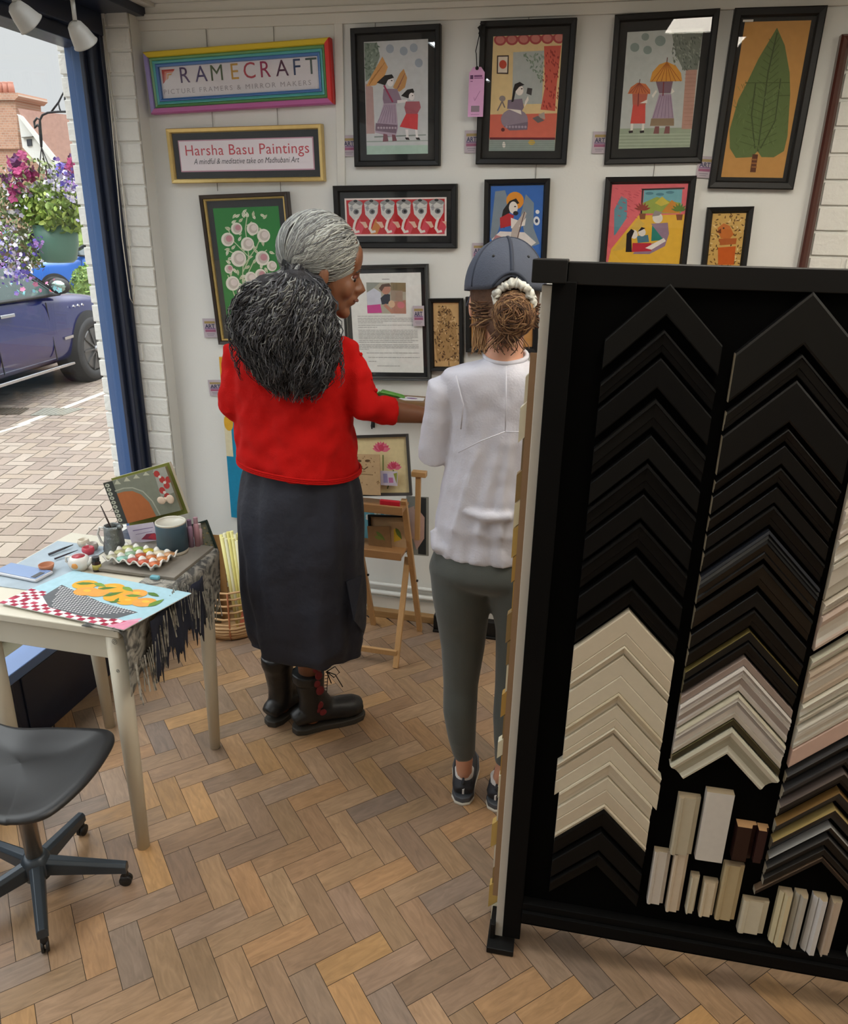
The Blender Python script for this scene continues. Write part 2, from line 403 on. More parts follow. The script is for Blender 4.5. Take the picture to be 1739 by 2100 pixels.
# ---------------------------------------------------------------- the street
def paving():
    b = MB(); rr = random.Random(9)
    b.box((-60, -12, GZ-.3), (-2.05, 90, GZ-.004), col='8f8578')
    tones = ['8a7e73', '84776d', '7d7067', '8f8479', '80746b', '887b6e', '7a6d64']
    L, W = .215, .105
    for i in range(-34, 34):
        for j in range(-40, 70):
            for o in (0, 1):
                k = i*W+j*0; 
                # two-brick herringbone turned 30 degrees
                u = (i+0)*L*1.0+j*W; v = -i*L+j*W
                if o == 0: x0, y0, x1, y1 = u, v, u+L, v+W
                else: x0, y0, x1, y1 = u, v+W, u+W, v+W+L
                cx_, cy_ = (x0+x1)/2, (y0+y1)/2
                a = math.radians(14); ca, sa = math.cos(a), math.sin(a)
                cs = []
                for x, y in ((x0+.004, y0+.004), (x1-.004, y0+.004), (x1-.004, y1-.004), (x0+.004, y1-.004)):
                    cs.append((-4.4+x*ca-y*sa, 4.2+x*sa+y*ca, GZ))
                c0 = cs[0]
                if not (-13 < c0[0] < -2.3 and -1 < c0[1] < 14): continue
                b.add(cs, [(0, 1, 2, 3)], rr.choice(tones))
    # far bricks too small to tell: a plain bed of the same colour
    b.box((-60, 14, GZ-.004), (-2.05, 90, GZ-.002), col='84786d'); b.box((-60, -12, GZ-.004), (-13, 14, GZ-.002), col='84786d')
    return struct(b.build('ground_paving', colmat('paving_brick', .85, .2, .1), fix=False))
paving()
def strip_on_ground(name, label, cat, pts, wd, c, h=.003):
    b = MB(); p = [P(x, y, 2, GZ) for x, y in pts]
    for a, q in zip(p[:-1], p[1:]):
        b.bar(a+Vector((0,0,h/2)), q+Vector((0,0,h/2)), wd, h)
    return tag(b.build(name, mat(name+'_paint', c, .8, var=.15, scale=10)), label, cat)
strip_on_ground('parking_line', 'white painted bay line on the paving by the car wheel', 'road marking', [(228, 800), (40, 872)], .075, (178, 171, 160))
strip_on_ground('parking_line', 'white painted bay line on the paving beside the drain cover', 'road marking', [(60, 868), (-60, 905)], .055, (172, 165, 154))
def cover(name, label, corners, c):
    p = [P(x, y, 2, GZ) for x, y in corners]; b = MB()
    b.add([q+Vector((0,0,.0)) for q in p]+[q+Vector((0,0,.006)) for q in p], [(3,2,1,0),(4,5,6,7),(0,1,5,4),(1,2,6,5),(2,3,7,6),(3,0,4,7)])
    for i in range(1, 8):
        t = i/8; b.bar(p[0].lerp(p[1], t)+Vector((0,0,.007)), p[3].lerp(p[2], t)+Vector((0,0,.007)), .02, .004)
    tag(b.build(name, mat(name+c_name(c), c, .7, .3, var=.2, scale=20)), label, 'drain cover')
def c_name(c): return '_%d' % c[0]
cover('drain_cover', 'grey metal cover set in the brick paving', [(62, 853), (130, 852), (172, 838), (90, 838)], (128, 126, 116))
cover('drain_cover', 'brown iron grate in the paving at the left window edge', [(-30, 852), (40, 850), (60, 838), (0, 838)], (80, 70, 58))

def car(name, label, loc, rz, col, Lc=4.9, Wc=1.95, Hc=1.62, hood=1.05, wheel=.37, suv=True, scale=1.0, glass=(70, 84, 84)):
    t = thing(name, label, 'car', loc, rz); t.scale = (scale,)*3
    paint = mat(name+'_'+'%d%d%d' % col, col, .22, .1, var=.04, coat=.7)
    dark = mat('tyre_rubber', (38, 38, 40), .7); gl = mat('car_glass_%d' % glass[0], glass, .08, var=.3, scale=2, spec=.8)
    chrome = mat('chrome', (190, 192, 196), .15, 1, var=.05)
    # x forward; stations: x, zlow, zbelt, zroof, half-width, roof half-width
    S = [(-.50,.45,.80,.82,.72,.60),(-.49,.32,.95,1.05,.86,.70),(-.43,.25,1.0,1.30,.95,.74),(-.36,.25,1.02,1.50,.98,.74),(-.22,.24,1.02,1.60,1,.76),(-.02,.24,1.0,1.62,1,.76),
         (.08,.24,.99,1.56,1,.76),(.16,.24,.98,1.36,1,.78),(.235,.24,.975,1.07,1,.84),(.25,.24,.97,1.03,1,.86),(.33,.24,.96,1.02,1,.84),(.42,.25,.90,.97,.97,.78),(.475,.28,.80,.86,.88,.68),(.50,.36,.62,.66,.76,.55)]
    b = MB(); n = 0; rows = []
    for x, zl, zb, zr, hw, rw in S:
        if x > .23: zr *= hood/1.05; zb *= hood/1.05
        else: zr *= Hc/1.62
        h = Wc/2*hw; r_ = Wc/2*rw
        rows.append([(x*Lc, 0, zl), (x*Lc, h*.9, zl), (x*Lc, h*.985, zl+.16), (x*Lc, h, (zl+zb)/2+.04), (x*Lc, h*.965, zb-.05), (x*Lc, h*.93, zb), (x*Lc, r_*1.02, zr-.07*(zr-zb > .2)-.015), (x*Lc, r_*.8, zr-.01), (x*Lc, 0, zr+.01)])
    vs = []; fs = []; k = 9
    for s_ in (1, -1):
        o0 = len(vs)
        for r_ in rows: vs += [(x, y*s_, z) for x, y, z in r_]
        for i in range(len(rows)-1):
            for j in range(k-1):
                a = o0+i*k+j; fs.append((a, a+1, a+1+k, a+k))
        fs.append(tuple(o0+j for j in range(k))); fs.append(tuple(o0+(len(rows)-1)*k+j for j in range(k)))
    b.add(vs, fs); body = b.build('body', paint, t, smooth=True, sub=2)
    for xw in (.315, -.29):
        for s_ in (1, -1):
            c = (xw*Lc, s_*(Wc/2-.11), wheel)
            M = T(*c)@RX(math.pi/2)
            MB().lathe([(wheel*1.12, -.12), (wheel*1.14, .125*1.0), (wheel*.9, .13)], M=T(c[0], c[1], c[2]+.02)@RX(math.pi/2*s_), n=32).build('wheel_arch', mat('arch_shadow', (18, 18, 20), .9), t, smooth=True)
            w_ = MB().lathe([(wheel*.66, -.1), (wheel*.95, -.1), (wheel, -.06), (wheel, .10), (wheel*.94, .135), (wheel*.70, .14), (wheel*.68, .11), (0, .10)], M=T(*c)@RX(math.pi/2*s_)@Matrix.Scale(-1 if s_ > 0 else -1, 4, (0,0,1)), n=36).build('wheel', dark, t, smooth=True)
            rim = MB()
            for q in range(10):
                a = q*math.pi/5
                rim.bar(Vector((c[0]+.05*math.cos(a), c[1]+s_*.135, c[2]+.05*math.sin(a))), Vector((c[0]+wheel*.66*math.cos(a), c[1]+s_*.125, c[2]+wheel*.66*math.sin(a))), .035, .02)
            rim.lathe([(wheel*.62, -.01), (wheel*.70, .02), (wheel*.68, .03)], M=T(c[0], c[1]+s_*.12, c[2])@RX(math.pi/2*s_), n=32)
            rim.build('rim', mat('rim_grey' if suv else 'rim_silver', (92, 92, 92) if suv else (180, 180, 180), .35, .6), w_)
            MB().lathe([(.045, 0), (.04, .02), (0, .022)], M=T(c[0], c[1]+s_*.15, c[2])@RX(-math.pi/2*s_), n=16).build('wheel_cap', chrome, w_)
    for s_ in (1, -1):
        y1 = Wc/2*.945; y2 = Wc/2*.79; zb = 1.02; zr = Hc-.13
        for q, (pa) in enumerate([[(-.02, 0), (.205, 0), (.10, .86), (-.02, 1)], [(-.03, 0), (-.03, 1), (-.22, .97), (-.22, 0)], [(-.23, 0), (-.23, .96), (-.33, .8), (-.39, .1)]]):
            MB().add([(a*Lc, s_*(y1+(y2-y1)*h+.012), zb+(zr-zb)*h) for a, h in pa], [(0, 1, 2, 3)]).build('side_window', gl, t, solid=.01)
        # window surround, mirror, handle, sill trim
        MB().tube([(-.40*Lc, s_*(y1+.01), zb+.01), (.22*Lc, s_*(y1+.01), zb+.005), (.10*Lc, s_*(y2+.03), zr+.02)], .018, 8).build('window_trim', dark, t, smooth=True)
        mi = MB().ell((.19*Lc, s_*(Wc/2+.06), zb+.10), (.07, .12, .085), 14).build('wing_mirror', dark, t, smooth=True)
        MB().ell((.19*Lc-.03, s_*(Wc/2+.07), zb+.10), (.05, .09, .065), 12).build('mirror_glass', mat('mirror_face', (150, 170, 160), .1, .8), mi, smooth=True)
        MB().bar((.035*Lc, s_*(Wc/2+.005), .90), (-.01*Lc, s_*(Wc/2+.005), .90), .025, .035).build('door_handle', chrome, t, bevel=.008)
        MB().bar((.24*Lc, s_*(Wc/2-.02), .27), (-.2*Lc, s_*(Wc/2-.02), .27), .03, .035).build('sill_trim', chrome, t, bevel=.008)
        for xd in (.16, -.025, -.22):
            MB().bar((xd*Lc, s_*(Wc/2+.001), .36), (xd*Lc, s_*(Wc/2*.965), .96), .006, .012).build('door_seam', dark, t)
        MB().ell((.455*Lc, s_*Wc/2*.72, .74), (.12, .16, .09), 14).build('headlamp', mat('lamp_lens', (214, 216, 206), .1), t, smooth=True)
        if suv:
            for q in range(3):
                MB().bar((.255*Lc+q*.09, s_*(Wc/2-.005), .885), (.255*Lc+q*.09+.03, s_*(Wc/2-.005), .87), .012, .02).build('side_vent', chrome, t)
            MB().bar((.20*Lc, s_*(Wc/2+.0), .56), (.235*Lc, s_*(Wc/2+.0), .565), .014, .03).build('side_badge', chrome, t)
    MB().add([(.235*Lc, -Wc*.40, 1.06), (.235*Lc, Wc*.40, 1.06), (.09*Lc, Wc*.36, Hc-.06), (.09*Lc, -Wc*.36, Hc-.06)], [(0, 1, 2, 3)]).build('windscreen', gl, t, solid=.02)
    return t
wf = P(186, 778, 2, GZ); wr = P(0, 822, 2, GZ)
ang = math.atan2(wf.y-wr.y, wf.x-wr.x)
car('suv_car', 'dark blue car parked nearest the window with black wheels', (-6.603, 6.249, GZ), math.radians(96.6), (20, 25, 84), Hc=1.50, hood=1.03)
car('hatchback_car', 'bright blue small car facing the hedge behind the dark blue car', (-10.7, 16.0, GZ), math.radians(195), (30, 92, 178), Lc=3.9, Wc=1.7, Hc=1.45, hood=.95, wheel=.30, suv=False, glass=(84, 96, 100))
car('hatchback_car', 'red car half hidden behind the dark blue car', (-8.95, 8.75, GZ), math.radians(94), (196, 30, 38), Lc=3.9, Wc=1.7, Hc=1.42, hood=.95, wheel=.30, suv=False)

# ---- brick house with chimney and white gabled house across the street
def img(x, y, Y): return P(x, y, 1, Y)
def brickmat(name, c1, c2, mortar, sc_=4):
    m = bpy.data.materials.new(name); m.use_nodes = True; n = m.node_tree; b = n.nodes['Principled BSDF']
    tcn = n.nodes.new('ShaderNodeTexCoord'); mp = n.nodes.new('ShaderNodeMapping'); mp.inputs['Rotation'].default_value = (math.pi/2, 0, 0)
    t = n.nodes.new('ShaderNodeTexBrick'); t.inputs['Scale'].default_value = sc_
    t.inputs['Color1'].default_value = lin(c1); t.inputs['Color2'].default_value = lin(c2); t.inputs['Mortar'].default_value = lin(mortar)
    n.links.new(tcn.outputs['Object'], mp.inputs[0]); n.links.new(mp.outputs[0], t.inputs['Vector']); n.links.new(t.outputs['Color'], b.inputs['Base Color'])
    b.inputs['Roughness'].default_value = .9; return m
m_brick = brickmat('red_brick', (180, 140, 116), (160, 122, 102), (176, 162, 148), 3.2)
m_tile = mat('clay_tile', (164, 130, 118), .85, var=.22, scale=9, bump=.5, bscale=25)
m_render = mat('white_render', (206, 208, 204), .8, var=.04)
def extr(b, pts, Y0, Y1, px=True):
    a = [img(x, y, Y0) for x, y in pts]; d = Vector((0, Y1-Y0, 0)); n = len(a)
    return b.add(a+[q+d for q in a], [tuple(range(n)), tuple(range(2*n-1, n-1, -1))]+[(i, (i+1) % n, n+(i+1) % n, n+i) for i in range(n)])
hs = thing('brick_house', 'orange brick house with a tall chimney stack at the left edge', 'house', img(0, 400, 26))
hs.location = (0, 0, 0)
b = MB(); extr(b, [(-220, 300), (50, 300), (92, 352), (120, 470), (-220, 470)], 26, 31); b.build('wall', m_brick, hs)
ch = MB(); extr(ch, [(-45, 204), (31, 204), (40, 305), (-45, 305)], 25.9, 27.2); co = ch.build('chimney', m_brick, hs)
cp = MB(); extr(cp, [(-48, 190), (36, 190), (38, 197), (30, 205), (-48, 204)], 25.8, 27.3); cp.build('chimney_cap', m_brick, co)
for x in (-24, -10, 2, 13.5, 24.5):
    p = img(x, 190, 26.4)
    MB().lathe([(.11, 0), (.10, .25), (.085, .30), (.10, .33), (.08, .34)], c=p, n=14).build('chimney_pot', mat('pot_clay', (190, 138, 122), .8), co, smooth=True)
wh = thing('gabled_house', 'white gabled house with a clay tile roof and small square attic window', 'house', (0, 0, 0))
b = MB(); extr(b, [(37, 238), (118, 338), (150, 470), (100, 470), (92, 352), (46, 302)], 25.4, 30); b.build('wall', m_render, wh)
b = MB(); extr(b, [(36, 222), (90, 230), (165, 238), (190, 332), (119, 332), (46, 244)], 25.3, 30.5); b.build('roof', m_tile, wh)
b = MB(); extr(b, [(34, 234), (44, 238), (122, 334), (114, 340)], 25.2, 25.4); b.build('barge_board', m_render, wh)
b = MB(); extr(b, [(119, 330), (190, 329), (195, 470), (150, 470)], 25.6, 30); b.build('wall', m_render, wh)
wn = MB(); extr(wn, [(54, 286), (64, 285), (65, 299), (56, 300)], 25.36, 25.45); wn.build('window', mat('attic_glass', (50, 54, 60), .2), wh)
lt = MB(); extr(lt, [(44, 281), (66, 279), (66, 280.5), (44, 282.5)], 25.3, 25.4); lt.build('lintel', mat('lintel_grey', (120, 118, 112)), wh)

def leafcloud(b, c, r, n, size, cols, rr, droop=0):
    for i in range(n):
        while True:
            p = Vector((rr.uniform(-1, 1), rr.uniform(-1, 1), rr.uniform(-1, 1)))
            if .35 < p.length < 1: break
        q = Vector((c[0]+p.x*r[0], c[1]+p.y*r[1], c[2]+p.z*r[2]-droop*(p.x**2)))
        M = Matrix.Rotation(rr.uniform(0, 6.28), 3, 'Z')@Matrix.Rotation(rr.uniform(-1, 1), 3, 'X')@Matrix.Rotation(rr.uniform(0, 6.28), 3, 'Y')
        s = size*rr.uniform(.6, 1.3)
        pts = [(0, 0, -1), (.45, .12, -.2), (.35, .05, .6), (0, 0, 1), (-.35, .05, .6), (-.45, .12, -.2)]
        b.add([q+M@(Vector(t)*s) for t in pts], [(0, 1, 2, 3), (0, 3, 4, 5)], rr.choice(cols))
m_leafc = colmat('leaf_tones', .6, .3, .2)
def bush(name, label, cat, c, r, n, size, cols):
    b = MB(); leafcloud(b, c, r, n, size, cols, random.Random(11)); b.ell(c, (r[0]*.82, r[1]*.82, r[2]*.82), 14, col=cols[0])
    return tag(b.build(name, m_leafc, fix=False), label, cat)
G1 = ['5f7a3c', '7c9850', '4c6630', '93ab62', '6b8744']
bush('hedge_bush', 'green clipped hedge bush beside the bright blue car', 'bush', img(192, 598, 13.2)+Vector((0, 0, 0)), (.36, .5, .55), 1500, .05, G1)
bush('roadside_shrub', 'pale green shrub behind the flower basket pot', 'bush', img(176, 488, 20)-Vector((0,0,.3)), (.75, .8, 1.25), 1400, .08, ['8fa65a', 'a5b870', '75904a', '9fb86a'])
bush('roadside_shrub', 'long green hedge row behind the parked cars', 'bush', img(60, 520, 22), (2.2, .8, .75), 2400, .10, ['64803e', '7b9650', '88a05c', '50692f'])

# ---- hanging basket on its wrought bracket
BY = 4.2
def bk(x, y): return P(x, y, 1, BY)
hb = thing('hanging_basket_bracket', 'curly black iron bracket reaching out from the white brick facade', 'bracket', (0, 0, 0))
m_iron = mat('black_iron', (40, 42, 44), .5, .4)
wall_pt = Vector((-2.045, BY, bk(150, 229).z))
b = MB(); b.tube([wall_pt, bk(120, 229), bk(98, 231), bk(87, 236), bk(82, 246), bk(82, 262), bk(84, 285), bk(85, 302)], [.006]*5+[.009, .009, .006], 10)
b.tube([bk(82, 262), bk(77, 256), bk(72, 262), bk(70, 250), bk(76, 242), bk(82, 246)], [.006, .007, .007, .006, .006, .004], 8)
b.build('arm', m_iron, hb, smooth=True)
b = MB(); b.tube([Vector((-2.045, BY, bk(148, 148).z)), bk(134, 182), bk(120, 210), bk(104, 231)], .005, 6)
b.tube([bk(133, 186), bk(133, 205), bk(138, 220), bk(152, 229)], .005, 6); b.tube([bk(133, 186), bk(139, 175), bk(146, 181)], .004, 6); b.tube([bk(120, 212), bk(122, 222), bk(125, 230)], .004, 6)
b.build('scroll', m_iron, hb, smooth=True)
MB().cbox((-2.05, BY, bk(148, 190).z), (.02, .03, .40)).build('wall_plate', m_iron, hb)
pt = thing('flower_basket', 'green hanging pot overflowing with purple, pink and white flowers', 'hanging basket', (0, 0, 0))
pc = bk(118, 500); rp = .122
zt, zb = bk(118, 462).z, bk(118, 538).z
MB().lathe([(0, zb), (rp*.62, zb), (rp*.8, zb+.02), (rp*.97, (zb+zt)/2), (rp*1.02, zt), (rp*.95, zt), (rp*.9, zt-.03), (0, zt-.03)], c=(pc.x, pc.y, 0), n=28).build('pot', mat('pot_green', (74, 112, 98), .4, var=.08), pt, smooth=True)
hook = bk(85, 302)
cc = MB()
for a in (0, 2.1, 4.2): cc.tube([hook, Vector((pc.x+rp*math.cos(a), pc.y+rp*math.sin(a), zt))], .003, 6)
cc.build('chain', m_iron, pt)
rr = random.Random(21); lb = MB()
leafcloud(lb, bk(120, 430), (.24, .2, .14), 1500, .022, ['6f8a3c', '8aa14a', '5c7430', 'a1b35e', '7a8f4a'], rr)
leafcloud(lb, bk(40, 470), (.20, .18, .26), 1100, .018, ['6c7a50', '7f8f60', '5b6a48', '8a7a60'], rr)
leafcloud(lb, bk(80, 380), (.27, .2, .15), 500, .016, ['6a7650', '84925c', '59603f'], rr)
stuff(lb.build('foliage', m_leafc, pt, fix=False))
def flowers(n, zones, cols, size, name):
    b = MB()
    for i in range(n):
        x, y, sx, sy = rr.choice(zones)
        p = P(x+rr.gauss(0, sx), y+rr.gauss(0, sy), 1, BY+rr.uniform(-.2, .12)); s = size*rr.uniform(.6, 1.2); c = rr.choice(cols)
        if p.x > -2.07: continue
        M = Matrix.Rotation(rr.uniform(0, 6.28), 3, 'Z')@Matrix.Rotation(rr.uniform(-.9, .9)+math.pi/2, 3, 'X')
        for k in range(5):
            a = k*1.2566; u = Vector((math.cos(a), math.sin(a), 0)); v = Vector((-u.y, u.x, 0))
            b.add([p+M@q for q in (Vector((0, 0, 0)), (u*.6+v*.42)*s, u*s+Vector((0, 0, s*.2)), (u*.6-v*.42)*s)], [(0, 1, 2, 3)], c)
    stuff(b.build(name, m_leafc, pt, fix=False))
flowers(95, [(40, 345, 16, 12), (45, 355, 20, 10), (150, 335, 12, 8), (30, 398, 5, 8)], ['8d2f5c', '7a2450', 'a03a6a', '5c2a5a'], .030, 'petunia_flower')
flowers(420, [(35, 400, 22, 30), (110, 380, 16, 14), (20, 470, 14, 40), (150, 400, 12, 22), (40, 540, 20, 22)], ['dcd8e6', 'c9c4de', 'e8e6ea', 'b8b2d6'], .014, 'lobelia_flower')
flowers(330, [(135, 355, 14, 16), (20, 520, 16, 26), (40, 560, 16, 14), (76, 500, 7, 9), (150, 380, 10, 14)], ['6a5cb0', '5a50a8', '7f72c0', '8f6aa8'], .014, 'lobelia_flower')
flowers(24, [(6, 478, 5, 5), (70, 590, 30, 6)], ['8fd0dc', 'd98ab0'], .016, 'lobelia_flower')

# ---------------------------------------------------------------- flat art: polygons of colour on paper
def homog(src, dst):
    A = []; B = []
    for (x, y), (u, v) in zip(src, dst):
        A += [[x, y, 1, 0, 0, 0, -u*x, -u*y], [0, 0, 0, x, y, 1, -v*x, -v*y]]; B += [u, v]
    h = np.linalg.solve(np.array(A, float), np.array(B, float)); return np.append(h, 1).reshape(3, 3)
def ear_tri(poly):
    """simple polygon -> triangles, so that any outline can be filled"""
    from mathutils.geometry import tessellate_polygon
    return tessellate_polygon([[Vector((x, y, 0)) for x, y in poly]])
class Art:
    """w x h metres, centred, facing -y; design coordinates mapped by the corner quad q (tl, tr, br, bl)"""
    def __init__(s, w, h, q, y=0):
        s.w, s.h, s.y, s.mb, s.l = w, h, y, MB(), 0
        s.H = homog(q, [(-w/2, h/2), (w/2, h/2), (w/2, -h/2), (-w/2, -h/2)]); s.rr = random.Random(int(w*1e4)+int(h*1e3))
    def m(s, x, y):
        v = s.H@np.array([x, y, 1.0]); return v[0]/v[2], v[1]/v[2]
    def raw(s, pts, c):
        W, Hh = s.w/2, s.h/2
        pts = [(max(-W, min(W, x)), max(-Hh, min(Hh, z))) for x, z in pts]
        s.cnt = getattr(s, 'cnt', 0)+1; yy = s.y-.00012*s.l-2e-6*s.cnt
        s.mb.add([(x, yy, z) for x, z in pts], [tuple(t) for t in ear_tri(pts)], c)
    def poly(s, c, *pts): s.raw([s.m(*p) for p in pts], c); return s
    def bg(s, c): s.raw([(-s.w/2, -s.h/2), (s.w/2, -s.h/2), (s.w/2, s.h/2), (-s.w/2, s.h/2)], c); s.l = 1; return s
    def ell(s, c, x, y, rx, ry, n=18, rot=0):
        ca, sa = math.cos(rot), math.sin(rot)
        return s.poly(c, *[(x+rx*math.cos(a)*ca-ry*math.sin(a)*sa, y+rx*math.cos(a)*sa+ry*math.sin(a)*ca) for a in [2*math.pi*k/n for k in range(n)]])
    def line(s, c, wd, *pts):
        for (x0, y0), (x1, y1) in zip(pts[:-1], pts[1:]):
            d = math.hypot(x1-x0, y1-y0) or 1; nx, ny = -(y1-y0)/d*wd/2, (x1-x0)/d*wd/2
            ex, ey = (x1-x0)/d*wd*.3, (y1-y0)/d*wd*.3
            s.poly(c, (x0+nx-ex, y0+ny-ey), (x1+nx+ex, y1+ny+ey), (x1-nx+ex, y1-ny+ey), (x0-nx-ex, y0-ny-ey))
        return s
    def leaf(s, c, x, y, L, wd, rot, vein=None):
        ca, sa = math.cos(rot), math.sin(rot); pts = []
        for t in (0, .2, .5, .8, 1): pts.append((L*t, wd/2*math.sin(math.pi*t**.8)))
        for t in (.8, .5, .2): pts.append((L*t, -wd/2*math.sin(math.pi*t**.8)))
        s.poly(c, *[(x+a*ca-b*sa, y+a*sa+b*ca) for a, b in pts])
        if vein: s.l += 1; s.line(vein, wd*.12, (x, y), (x+L*.85*ca, y+L*.85*sa)); s.l -= 1
        return s
    def up(s): s.l += 1; return s
    def scatter(s, n, box, fn):
        for i in range(n): fn(s.rr.uniform(box[0], box[2]), s.rr.uniform(box[1], box[3]))
    def build(s, name, parent, m=None): return s.mb.build(name, m or m_art, parent, fix=False)
def text_mesh(body, size, bold=0, shear=0, space=1.0, align='LEFT', word=1.0):
    cu = bpy.data.curves.new('t', 'FONT'); cu.body = body; cu.size = size; cu.offset = bold; cu.shear = shear
    cu.space_character = space; cu.space_word = word; cu.align_x = align; cu.resolution_u = 3; cu.fill_mode = 'BOTH'
    o = bpy.data.objects.new('t', cu); COL.objects.link(o); dg = bpy.context.evaluated_depsgraph_get(); dg.update()
    me = bpy.data.meshes.new_from_object(o.evaluated_get(dg)); vs = [tuple(v.co) for v in me.vertices]; fs = [tuple(p.vertices) for p in me.polygons]
    bpy.data.objects.remove(o); bpy.data.meshes.remove(me); return vs, fs
def put_text(mb, body, x, z, h, c, y=0, w=None, **k):
    """flat letters in the xz plane with their left foot at x, z; h capital height, w total width"""
    vs, fs = text_mesh(body, 1.0, **k); xs = [v[0] for v in vs]; hh = .729
    sx = (w/(max(xs)-min(xs))) if w else h/hh; x0 = min(xs)
    mb.add([(x+(v[0]-x0)*sx, y, z+v[1]*h/hh) for v in vs], fs, c)
def ring(mb, w, h, prof, col=None):
    """moulding swept round a rectangle with mitred corners; prof = (inward, forward)"""
    n = len(prof); vs = []
    for sx, sz in ((-1, -1), (1, -1), (1, 1), (-1, 1)):
        for a, d in prof: vs.append((sx*(w/2-a), -d, sz*(h/2-a)))
    fs = []
    for k in range(4):
        for j in range(n):
            j2 = (j+1) % n; k2 = (k+1) % 4
            fs.append((k*n+j, k2*n+j, k2*n+j2, k*n+j2))
    mb.add(vs, fs, col)
def wallrect(cs, y=WY):
    """mean centre, width, height and tilt of a hung thing from its four seen corners"""
    p = [P(x, yy, 1, y) for x, yy in cs]
    c = (p[0]+p[1]+p[2]+p[3])/4
    w_ = ((p[1]-p[0]).length+(p[2]-p[3]).length)/2; h_ = ((p[0]-p[3]).length+(p[1]-p[2]).length)/2
    t = math.atan2((p[1].z-p[0].z)+(p[2].z-p[3].z), (p[1].x-p[0].x)+(p[2].x-p[3].x))
    return c, w_, h_, t
def frame(name, label, cat, cs, fw_, depth, m, mount=None, art=None, lean=.0, prof=None, glass=True, group=None, mount_in=0, artw=None, arth=None, dx=0, dz=0, liner=None):
    """picture frame: moulding, mount board, picture, glass; returns thing and the clear size"""
    c, w_, h_, t = wallrect(cs, WY-depth*.6)
    th = thing(name, label, cat, (c.x, WY-.004, c.z), group=group, rot=(lean, -t, 0))
    mb = MB(); pr = prof or [(0, 0), (0, depth*.9), (fw_*.15, depth), (fw_*.8, depth*.9), (fw_, depth*.62), (fw_, 0)]
    ring(mb, w_, h_, pr); mb.build('moulding', m, th)
    iw, ih = w_-2*fw_, h_-2*fw_
    if liner:
        lm = MB(); lw = liner[0]; ring(lm, iw+.002, ih+.002, [(0, depth*.3), (0, depth*.8), (lw*.5, depth*.9), (lw, depth*.7), (lw, depth*.3)]); lm.build('gold_slip', liner[1], th); iw -= 2*lw; ih -= 2*lw
    if mount: MB().box((-iw/2-.002, -depth*.38, -ih/2-.002), (iw/2+.002, -.001, ih/2+.002)).build('mount_board', mount, th)
    if glass: MB().box((-iw/2-.002, -depth*.60, -ih/2-.002), (iw/2+.002, -depth*.60+.002, ih/2+.002)).build('glass', m_glass, th)
    return th, w_, h_, iw, ih, depth*.38+.001
# ---------------------------------------------------------------- signs
c, w_, h_, t = wallrect([(298, 108), (680, 77), (684, 214), (312, 235)], WY-.02)
sg = thing('shop_sign', 'rainbow framed sign reading FRAMECRAFT, topmost at the left of the wall', 'sign', (c.x, WY-.004, c.z), rot=(.02, -t, 0))
def railside(k, w, h, prof, name, m):
    cs = [(-1, -1), (1, -1), (1, 1), (-1, 1)]; A = cs[k]; B = cs[(k+1) % 4]; n = len(prof); vs = []
    for sx, sz in (A, B):
        for a, d in prof: vs.append((sx*(w/2-a), -d, sz*(h/2-a)))
    return MB().add(vs, [(j, (j+1) % n, n+(j+1) % n, n+j) for j in range(n)]+[tuple(range(n)), tuple(range(2*n-1, n-1, -1))]).build(name, m, sg)
pr = [(0, 0), (0, .028), (.004, .034), (.018, .034), (.020, .028), (.020, 0)]
for k, cc_ in enumerate([(176, 92, 150), (206, 52, 50), (214, 186, 44), (146, 134, 190)]):
    railside(k, w_, h_, pr, 'moulding', mat('rail_%d' % k, cc_, .35, var=.06))
for a, b_, cc_, nm in ((.020, .011, (100, 150, 96), 'green'), (.031, .010, (76, 160, 160), 'teal'), (.041, .010, (66, 110, 170), 'blue')):
    mm = MB(); ring(mm, w_-2*a, h_-2*a, [(0, 0), (0, .026), (b_*.3, .029-.002*(nm != 'green')), (b_*.9, .024), (b_, .018), (b_, 0)])
    mm.build('inner_rail', mat('inner_'+nm, cc_, .3, var=.06), sg)
iw, ih = w_-.102, h_-.102
fc = MB(); fc.box((-iw/2-.001, -.014, -ih/2-.001), (iw/2+.001, -.002, ih/2+.001), col='dcd8dc')
q = Art(iw, ih, [(160, 278), (1482, 185), (1498, 507), (200, 585)], y=-.0142); q.mb = fc
q.l = 1
q.poly('b5433c', (178, 300), (288, 293), (280, 315), (210, 322), (208, 420), (195, 440))
q.up().poly('d98a78', (203, 318), (284, 310), (270, 328), (222, 334), (222, 395), (206, 420)).up().poly('cfa070', (228, 342), (270, 336), (260, 352), (240, 356), (238, 385), (226, 402))
x0 = -iw/2+.085
for ch_, cx_, cc_ in zip('RAMECRAFT', (345, 468, 600, 768, 872, 1012, 1137, 1284, 1385), ('5a4a6a', '5c5478', '5c6a54', 'c49a54', 'b0505a', '9a3c5a', '5a3c50', '3c4a6a', '4a5a58')):
    u, v = q.m(cx_, 432-(cx_-345)*.066); put_text(fc, ch_, u, v, .053, cc_, y=-.0147)
u, v = q.m(206, 548); put_text(fc, 'PICTURE FRAMERS & MIRROR MAKERS', u, v+.002, .016, 'a29ca0', y=-.0147, w=iw*.94, space=1.35)
fc.build('printed_panel', m_print, sg, fix=False)
MB().box((-iw/2, -.020, -ih/2), (iw/2, -.018, ih/2)).build('glass', m_glass, sg)

